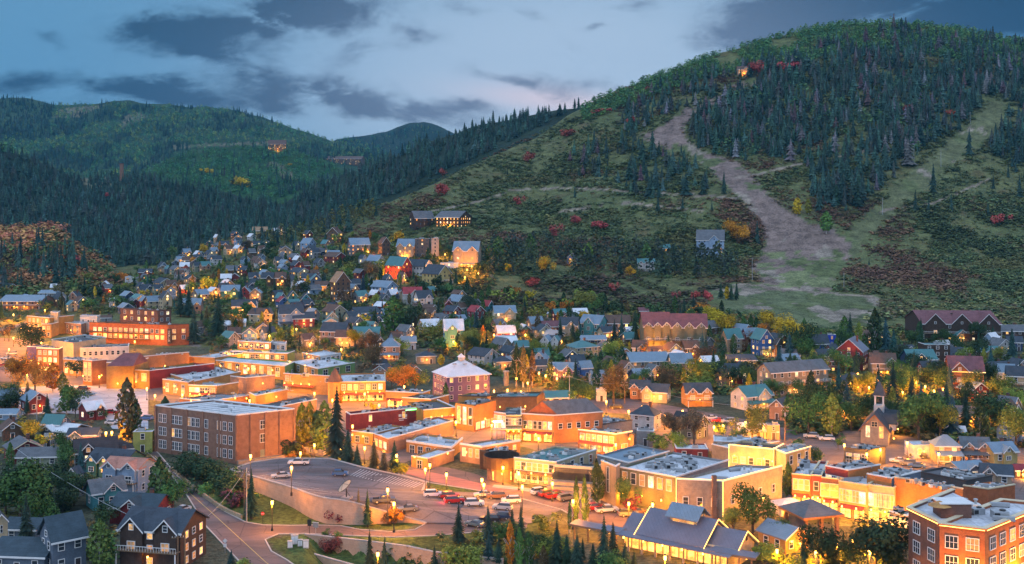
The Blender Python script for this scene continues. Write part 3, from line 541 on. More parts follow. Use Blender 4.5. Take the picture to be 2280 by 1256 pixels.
ZR = {'1': (0, 560, 600 / 2093), '2': (560, 500, 600 / 2093), '3': (1120, 560, 600 / 2093), '4': (1680, 600, 600 / 2093), '5': (0, 860, 640 / 2030), '6': (560, 860, 640 / 2030), '7': (1120, 860, 640 / 2030), '8': (1640, 860, 640 / 2030),
      'F': (0, 0, 1), 'a': (0, 640, 300 / 1449), 'b': (280, 560, 320 / 2010), 'c': (300, 700, 360 / 2261), 'd': (620, 760, 380 / 1989), 'e': (900, 820, 400 / 2093), 'f': (900, 980, 400 / 1820), 'g': (0, 860, 360 / 2261), 'h': (560, 1000, 400 / 1962)}
def zz(r, x, y): o = ZR[r]; return o[0] + x * o[2], o[1] + y * o[2]
FOOT = []        # footprints (cx, cy, radius) so that nothing is planted inside a house
def roof_prof(m, prof, y0, y1, t, mt, ax='y'):
    for (a, za), (b, zb) in zip(prof[:-1], prof[1:]):
        p = [(a, y0, za), (b, y0, zb), (b, y1, zb), (a, y1, za)]
        if ax == 'x': p = [(y0, -q[0], q[2]) for q in [(a, y0, za), (b, y0, zb)]] + [(y1, -q[0], q[2]) for q in [(b, 0, zb), (a, 0, za)]]
        m.slab(p, t, mt)
def gable_wall(m, W_, y0, y1, h, H, mt, ax='y', x0=0.0, zb=-4, k=.5):
    """pentagonal (gable) body, ridge along ax"""
    a, b = x0 - W_ / 2, x0 + W_ / 2; P = [(a, zb), (b, zb), (b, h), (x0, H), (a, h)]
    if k != .5: P = [(a, zb), (b, zb), (b, h), (x0 + W_ * .3, h + (H - h) * .62), (x0, H), (x0 - W_ * .3, h + (H - h) * .62), (a, h)]
    n = len(P); f = lambda p, y: (p[0], y, p[1]) if ax == 'y' else (y, -p[0], p[1])
    vs = [f(p, y0) for p in P] + [f(p, y1) for p in P]
    m.solid(vs, [tuple(range(n)), tuple(range(2 * n - 1, n - 1, -1))] + [(i, n + i, n + (i + 1) % n, (i + 1) % n) for i in range(n)], mt)
def barge(m, x0, W_, o, y, h, H, mt, gam=False):
    """white boards along a front gable's edges"""
    sl_ = (H - h) / (W_ / 2); pr = [(-W_/2 - o, h - o * sl_), (0, H), (W_/2 + o, h - o * sl_)]
    if gam: pr = [(-W_/2 - o, h - o), (-W_ * .3, h + (H - h) * .62), (0, H), (W_ * .3, h + (H - h) * .62), (W_/2 + o, h - o)]
    t = .26
    for (a, za), (b, zb) in zip(pr[:-1], pr[1:]):
        P = [(x0 + a, y, za - .06 - t), (x0 + b, y, zb - .06 - t), (x0 + b, y, zb - .03), (x0 + a, y, za - .03)]; Q = [(p[0], y + .1, p[2]) for p in P]
        m.solid(P + Q, [(0, 1, 2, 3), (7, 6, 5, 4), (0, 4, 5, 1), (1, 5, 6, 2), (2, 6, 7, 3), (3, 7, 4, 0)], mt)
def opt(s, k, d=None):
    for q in s.split():
        if q == k: return True
        if q.startswith(k + '='): return float(q[len(k) + 1:]) if q[len(k) + 1:].replace('.', '').replace('-', '').isdigit() else q[len(k) + 1:]
    return d
def house(reg, x0, x1, yt, yb, yaw, kind, wall, roof, o, label, cat='house', name='house', group=None):
    u0, v0 = zz(reg, x0, yt); u1, v1 = zz(reg, x1, yb); uc = (u0 + u1) / 2; p = gp(uc, v1); Y0 = p.y; wid = (u1 - u0) * Y0 / F
    dr = opt(o, 'dr', 1.15 if kind in 'gm' else .8); c, s = abs(math.cos(R(yaw))), abs(math.sin(R(yaw))); oh = min(.55, wid * .05)
    wid = max(wid - 2 * oh * (c + s) * .8, 3); Wd = wid / (c + dr * s); D = dr * Wd; Yc = Y0 + (Wd * s + D * c) / 2; X = (uc - CU) / F * Yc
    H = max(HC - (v0 - HV) * Yc / F - p.z, 3.2); ef = opt(o, 'ef', .64 if kind != 'f' else 1); rise = min(H * (1 - ef), (Wd if kind in 'gm' else D) * .62)
    if kind == 'f': rise = 0
    h = H - rise; far = Y0 > 640; px = F / Y0
    T = empty(name, (X, Yc, p.z), R(yaw)); tag(T, label, cat, group); BLD.append((uc, v1, label, X, Yc, T)); FOOT.append((X, Yc, max(Wd, D) * .5 + 1.0))
    w_, r_ = wm(wall), rm(roof); tr = TRIMD if opt(o, 'dark') else (TRIMC if opt(o, 'tc') else TRIM); a, b = Wd / 2, D / 2
    bw = MB(); br = MB(); bt = MB(); fh = h; sl_ = rise / (a if kind in 'gm' else b) if rise else 0; ey = oh * sl_; th = .22
    if kind == 'g':
        gable_wall(bw, Wd, -b, b, h, H, w_); roof_prof(br, [(-a - oh, h - ey + th), (0, H + th), (a + oh, h - ey + th)], -b - oh, b + oh, th, r_); barge(bt, 0, Wd, oh, -b - oh - .12, h + th, H + th, tr)
    elif kind == 'm':
        gable_wall(bw, Wd, -b, b, h, H, w_, k=.3); roof_prof(br, [(-a - oh, h - oh + th), (-Wd * .3, h + rise * .62 + th), (0, H + th), (Wd * .3, h + rise * .62 + th), (a + oh, h - oh + th)], -b - oh, b + oh, th, r_); barge(bt, 0, Wd, oh, -b - oh - .12, h + th, H + th, tr, True)
    elif kind in 'sxw':
        gable_wall(bw, D, -a, a, h, H, w_, 'x'); roof_prof(br, [(-b - oh, h - ey + th), (0, H + th), (b + oh, h - ey + th)], -a - oh, a + oh, th, r_, 'x')
        bt.box(-a - oh, a + oh, -b - oh - .13, -b - oh - .01, h - ey - .15, h - ey + .2, tr)
        gs = {'s': [], 'x': [opt(o, 'gx', .18)], 'w': [-.28, .28] if not opt(o, 'three') else [-.34, 0, .34]}[kind]; gw = Wd * opt(o, 'gw', .42 if kind == 'x' else (.36 if len(gs) == 2 else .26)); gH = min(H - .15, h + gw * .5 * 1.0)
        for g_ in gs:
            pj = .7; gx = g_ * Wd; gable_wall(bw, gw, -b - pj, -b * .1, h + .1, gH, w_, x0=gx); k_ = (gH - h) / (gw / 2); o2 = min(oh, .45)
            roof_prof(br, [(gx - gw/2 - o2, h - o2 * k_ + th + .03), (gx, gH + th + .03), (gx + gw/2 + o2, h - o2 * k_ + th + .03)], -b - pj - o2, -b * .05, th, r_); barge(bt, gx, gw, o2, -b - pj - o2 - .12, h + th + .03, gH + th + .03, tr)
            if gH - h > 1.3: put_window(T, gx, -b - pj - .05, h + .1, 0, min(.9, gw * .3), min(1.1, (gH - h) * .5), random.random() < opt(o, 'lit', .25), tr, 1, far)
            for zf in ([h * .5] if h > 4.4 else [h * .36]): put_window(T, gx, -b - pj - .05, zf, 0, min(1.6, gw * .45), min(1.5, h * .3), random.random() < opt(o, 'lit', .25) * 1.3, tr, 2, far)
    elif kind in 'hp':
        rl = 0 if kind == 'p' else (a - b) * .8; E = [(-a - oh, -b - oh), (a + oh, -b - oh), (a + oh, b + oh), (-a - oh, b + oh)]
        bw.box(-a, a, -b, b, -4, h, w_); A0, B0 = ((-max(rl, .05), 0, H), (max(rl, .05), 0, H)) if a >= b else ((0, -(b - a) * .8, H), (0, (b - a) * .8, H))
        e = [(x, y, h + .02) for x, y in E]
        if a >= b or kind == 'p': F_ = [(e[0], e[1], B0, A0), (e[1], e[2], B0), (e[2], e[3], A0, B0), (e[3], e[0], A0)]
        else: F_ = [(e[0], e[1], A0), (e[1], e[2], B0, A0), (e[2], e[3], B0), (e[3], e[0], A0, B0)]
        for f_ in F_: br.face(f_, r_)
        br.face(e[::-1], r_); bt.box(-a - oh, a + oh, -b - oh - .05, -b - oh, h - .22, h + .03, tr)
    elif kind == 'd':
        bw.prism([(-a, -b), (a, -b), (a, b), (-a, b)], -4, [h - 1, h - 1, H, H], w_); br.slab([(-a - oh, -b - oh, h - .9), (a + oh, -b - oh, h - .9), (a + oh, b + oh, H + .2), (-a - oh, b + oh, H + .2)], .22, r_); bt.box(-a - oh, a + oh, -b - oh - .1, -b - oh, h - 1.2, h - .88, tr)
    else:
        bw.box(-a, a, -b, b, -4, h - .4, w_); bw.box(-a, a, -b, -b + .25, h - .4, h, w_); bw.box(-a, -a + .25, -b + .25, b, h - .4, h, w_); bw.box(a - .25, a, -b + .25, b, h - .4, h, w_); bw.box(-a + .25, a - .25, b - .25, b, h - .4, h, w_)
        br.box(-a + .25, a - .25, -b + .25, b - .25, h - .4, h - .3, r_); bt.box(-a - .06, a + .06, -b - .06, -b + .3, h, h + .1, tr); bt.box(-a - .06, -a + .3, -b + .3, b, h, h + .1, tr); bt.box(a - .3, a + .06, -b + .3, b, h, h + .1, tr)
    bw.build('wall', T); br.build('roof', T); bt.build('trim', T)
    lit = opt(o, 'lit', .22); nf = max(1, int(round(h / 3.0))); rows = [h * (i + .32) / nf for i in range(nf)]; wh = min(1.5, h / nf * .48); ww = min(1.15, Wd * .18)
    skip = kind in 'xw'
    for z_ in rows:
        nc = max(1, int(Wd / 3.2)) if not skip else max(2, int(Wd / 4))
        for c_ in range(nc):
            xx = -a + Wd * (c_ + .5) / nc
            if skip and any(abs(xx - g_ * Wd) < gw * .5 + .4 for g_ in gs): continue
            if c_ == nc // 2 and z_ == rows[0] and not skip:
                dm = MB(); dm.box(-.5, .5, -.09, .02, 0, 2.1, rm('rdark')); dm.box(-.62, -.5, -.12, .03, 0, 2.2, tr); dm.box(.5, .62, -.12, .03, 0, 2.2, tr); dm.box(-.5, .5, -.12, .03, 2.1, 2.2, tr); dm.build('door', T, (xx, -b - .02, .1)); continue
            put_window(T, xx, -b - .05, z_, 0, ww, wh, random.random() < lit, tr, 1, far)
    if kind in 'gm' and rise > 1.8: put_window(T, 0, -b - .05, h + .15, 0, ww * .9, min(1.2, rise * .4), random.random() < lit, tr, 1, far)
    if kind == 's' and abs(yaw) > 5 and rise > 1.8: put_window(T, (a + .05) * (1 if yaw < 0 else -1), 0, h + .1, R(90) if yaw < 0 else R(-90), ww, 1.0, random.random() < lit, tr, 1, far)
    if abs(yaw) > 8:
        A, B = ((-a, b), (-a, -b)) if yaw > 0 else ((a, -b), (a, b)); win_row(T, A, B, rows, ww, wh, lit, tr, 1, far, max(1, int(D / 3.4)))
    ch = opt(o, 'chim', random.random() < .45)
    if ch and kind not in 'f': cm = MB(); cx_, cy_ = a * .35, b * .2; cm.box(cx_ - .4, cx_ + .4, cy_ - .4, cy_ + .4, h, H + .9, wm('dkbrick')); cm.box(cx_ - .5, cx_ + .5, cy_ - .5, cy_ + .5, H + .9, H + 1.05, TRIMD); cm.build('chimney', T)
    if kind == 'f':
        for i in range(2): q = MB(); q.box(-.8, .8, -.6, .6, 0, 1.0, GALV); q.box(-.5, .5, -.4, .4, 1.0, 1.15, METALD); q.build('roof_vent', T, (random.uniform(-a * .6, a * .6), random.uniform(-b * .3, b * .6), h - .3))
    if opt(o, 'porch'):
        pm = MB(); ph = min(2.7, h * .55); pdp = 2.0; pm.box(-a, a, -b - pdp, -b - .03, -1, .25, WOOD)
        n_ = max(2, int(Wd / 3)); [pm.box(-a + .1 + (Wd - .3) * i / n_, -a + .25 + (Wd - .3) * i / n_, -b - pdp + .05, -b - pdp + .2, .25, ph, tr) for i in range(n_ + 1)]
        pm.box(-a, a, -b - pdp + .07, -b - pdp + .12, .95, 1.05, tr); pm.build('porch', T)
        q = MB(); q.slab([(-a - .3, -b - pdp - .4, ph), (a + .3, -b - pdp - .4, ph), (a + .3, -b - .02, ph + .9), (-a - .3, -b - .02, ph + .9)], .16, r_); q.build('porch_roof', T)
    if opt(o, 'deck'):
        pm = MB(); zd = h * .5; pm.box(-a, a, -b - 1.9, -b - .03, zd - .2, zd, WOOD); pm.box(-a, a, -b - 1.9, -b - 1.82, zd + .9, zd + 1.0, tr)
        for i in range(int(Wd / .6) + 1): pm.box(-a + i * .6, -a + i * .6 + .06, -b - 1.88, -b - 1.83, zd, zd + .9, tr)
        for i in (-1, 1): pm.box(i * (a - .2) - .1, i * (a - .2) + .1, -b - 1.85, -b - 1.65, -2, zd - .2, tr)
        pm.build('balcony', T)
    g_ = opt(o, 'glow')
    if g_:
        ng = int(opt(o, 'ng', 1))
        for i in range(ng): lantern(T, -a * .5 + (Wd * .5) * (i + .5) / ng, -b - (2.2 if opt(o, 'porch') else .9), min(2.5, h * .6), g_)
    if opt(o, 'string') and kind in 'gxw':
        sm = MB(); y_ = -b - oh - .2
        P = [(-a - oh, y_, h - ey + .1), (0, y_, H + .2), (a + oh, y_, h - ey + .1)] if kind == 'g' else [(-a - oh, y_, h - ey + .1), (a + oh, y_, h - ey + .1)]
        for q1, q2 in zip(P[:-1], P[1:]): sm.tube(q1, q2, .06, STRING, 5)
        sm.build('string_lights', T)
    return T
def unit(parent, x, y, z, s=1.0, k=0):
    m = MB()
    if k % 3 == 0: m.box(-1.1*s, 1.1*s, -.8*s, .8*s, 0, 1.1*s, GALV); m.lathe([(.45*s, 1.1*s), (.45*s, 1.25*s), (.1, 1.25*s)], METALD, 10, (.4*s, 0)); m.box(-1.0*s, -.2*s, -.82*s, -.8*s, .2*s, .9*s, METALD)
    elif k % 3 == 1: m.box(-.6*s, .6*s, -.6*s, .6*s, 0, .6*s, TRIM); m.lathe([(.2*s, .6*s), (.2*s, 1.1*s), (.34*s, 1.15*s), (.34*s, 1.3*s), (.05, 1.4*s)], GALV, 8)
    else: m.box(-1.6*s, 1.6*s, -.35*s, .35*s, .15, .75*s, GALV); m.box(-1.5*s, -1.3*s, -.3*s, .3*s, 0, .15, METALD); m.box(1.3*s, 1.5*s, -.3*s, .3*s, 0, .15, METALD)
    return m.build('roof_unit', parent, (x, y, z), random.uniform(-.4, .4))
def block(L, C, Rr, vb, wall, roof, wl, wr, o, label, cat='building', name='building', z0=0.0):
    """flat-roofed block from the photo's roof corners: L far left, C near, Rr far right; vb the row where C meets the ground. wl / wr: (rows, cols, w, h, lit[, first sill, last sill])"""
    Yc = (HC - z0) * F / (vb - HV); zt = HC - (C[1] - HV) * Yc / F; c = atz(C[0], C[1], zt); l = atz(L[0], L[1], zt); depth = opt(o, 'd')
    if Rr is None:
        d_ = (c - l).normalized(); n_ = Vector((-d_.y, d_.x, 0)); r = c + n_ * (depth or 14)
    else: r = atz(Rr[0], Rr[1], zt)
    bk = l + r - c; P = [l, c, r, bk]; O = c.copy(); O.z = z0; P = [(p - c).xy for p in P]; H = zt - z0
    T = empty(name, O); tag(T, label, cat); BLD.append(((L[0] + C[0]) / 2 if Rr is None else C[0], vb, label, O.x, O.y, T)); cxy = sum(P, Vector((0, 0))) / 4 + O.xy; FOOT.append((cxy.x, cxy.y, max((l - r).length, (c - bk).length) * .42))
    ws = wall.split(':'); wmL = wm(ws[0]); wmR = wm(ws[-1]); m = MB(); n = 4; cen = sum(P, Vector((0, 0))) / 4
    ph = opt(o, 'ph', .5); ins = [p + (cen - p).normalized() * .45 for p in P]; mm = [wmL, wmR, wmR, wmL]
    for i in range(4):
        a_, b_ = P[i], P[(i + 1) % 4]; ia, ib = ins[i], ins[(i + 1) % 4]
        m.face([(a_.x, a_.y, -5), (b_.x, b_.y, -5), (b_.x, b_.y, H), (a_.x, a_.y, H)], mm[i]); m.face([(b_.x, b_.y, H), (ib.x, ib.y, H), (ia.x, ia.y, H), (a_.x, a_.y, H)][::-1], mm[i]); m.face([(ib.x, ib.y, H), (ib.x, ib.y, H - ph - .1), (ia.x, ia.y, H - ph - .1), (ia.x, ia.y, H)][::-1], mm[i])
    m.build('wall', T); q = MB(); q.prism([tuple(p) for p in ins], H - ph - .25, H - ph, rm(roof)); q.build('roof', T)
    cp = MB(); ct = TRIMC if opt(o, 'tc') else (TRIMD if opt(o, 'dark') else TRIM); cb = opt(o, 'cw', .28)
    for i in (0, 1) if not opt(o, 'all') else (0, 1, 2, 3):
        a_, b_ = P[i], P[(i + 1) % 4]; d_ = (b_ - a_).normalized(); nn_ = Vector((d_.y, -d_.x)); a2, b2 = a_ + nn_ * .12, b_ + nn_ * .12 + d_ * .1; a3, b3 = a_ - nn_ * .3, b_ - nn_ * .3
        cp.prism([tuple(a2), tuple(b2), tuple(b3), tuple(a3)], H + .02 + .003 * i, H + .02 + cb + .003 * i, ct)
    cp.build('coping', T)
    fm = TRIMD if opt(o, 'wd') else TRIM
    for (A, B, sp) in ((P[0], P[1], wl), (P[1], P[2], wr)):
        if not sp: continue
        rows, cols, w_, h_, lt = sp[:5]; s0 = sp[5] if len(sp) > 5 else 1.0; s1 = sp[6] if len(sp) > 6 else H - h_ - 1.2
        s1 = min(s1, H - h_ - .75); s0 = min(s0, s1 if rows == 1 else s1 - .1); zs = [s0 + (s1 - s0) * i / max(rows - 1, 1) for i in range(rows)]; win_row(T, A, B, zs, w_, h_, lt, fm, 2 if w_ > 1.3 else 1, False, cols, .04)
    if opt(o, 'shop'):
        sp = opt(o, 'shop'); A, B = P[0], P[1]; L_ = (B - A).length; k = max(2, int(L_ / 3.2))
        if sp in (True, 'l', 'lr'): win_row(T, A, B, [.5], min(2.4, L_ / k * .8), 2.2, 2, TRIMD, 2, False, k, .02)
        if sp in ('r', 'lr'): A, B = P[1], P[2]; L_ = (B - A).length; k = max(2, int(L_ / 3.2)); win_row(T, A, B, [.5], min(2.4, L_ / k * .8), 2.2, 2, TRIMD, 2, False, k, .02)
        A, B = (P[0], P[1]) if sp != 'r' else (P[1], P[2]); d_ = (B - A).normalized(); nn_ = Vector((d_.y, -d_.x)); aw = MB(); a1, b1 = A + d_ * .5, B - d_ * .5
        aw.slab([(*(a1 + nn_ * 1.5), 2.9), (*(b1 + nn_ * 1.5), 2.9), (*(b1 + nn_ * .02), 3.5), (*(a1 + nn_ * .02), 3.5)], .1, wm(opt(o, 'aw', 'dkred'))); aw.build('awning', T)
    g_ = opt(o, 'glow')
    if g_:
        for fi, key in ((0, 'nl'), (1, 'nr')):
            k = int(opt(o, key, 1 if fi == 0 else 0)); A, B = P[fi], P[fi + 1]; d_ = (B - A).normalized(); nn_ = Vector((d_.y, -d_.x))
            for i in range(k): q = A.lerp(B, (i + .5) / k) + nn_ * 2.2; lantern(T, q.x, q.y, opt(o, 'gz', 3.6), g_)
    nu = int(opt(o, 'u', 3)) * 2; 
    for i in range(nu):
        s_, t_ = random.uniform(.15, .85), random.uniform(.2, .85); q = P[1] + (P[0] - P[1]) * s_ + (P[2] - P[1]) * t_; unit(T, q.x, q.y, H - ph, random.uniform(.7, 1.2), random.randrange(3))
    if opt(o, 'string'):
        sm = MB(); zs = H + .35
        for i in (0, 1): sm.tube((*P[i], zs), (*P[i + 1], zs), .06, STRING, 5)
        if opt(o, 'string') == 'v': [sm.tube((*(P[i] + (P[i] - cen).normalized() * .15), 0), (*(P[i] + (P[i] - cen).normalized() * .15), zs), .06, STRING, 5) for i in (0, 1)]
        sm.build('string_lights', T)
    T['_H'] = H
    return T, P, H
def lettering(parent, s, x, y, z, ang, size, m, vertical=False):
    c = bpy.data.curves.new('lettering', 'FONT'); c.body = '\n'.join(s) if vertical else s; c.size = size; c.align_x = 'CENTER'; c.extrude = .03; c.space_line = .8
    o = bpy.data.objects.new('lettering', c); COL.objects.link(o); bpy.context.view_layer.update(); me = bpy.data.meshes.new_from_object(o); bpy.data.objects.remove(o); me.materials.clear(); me.materials.append(m); o = bpy.data.objects.new('lettering', me); COL.objects.link(o); o.parent = parent; o.location = (x, y, z); o.rotation_euler = (R(90), 0, ang); return o
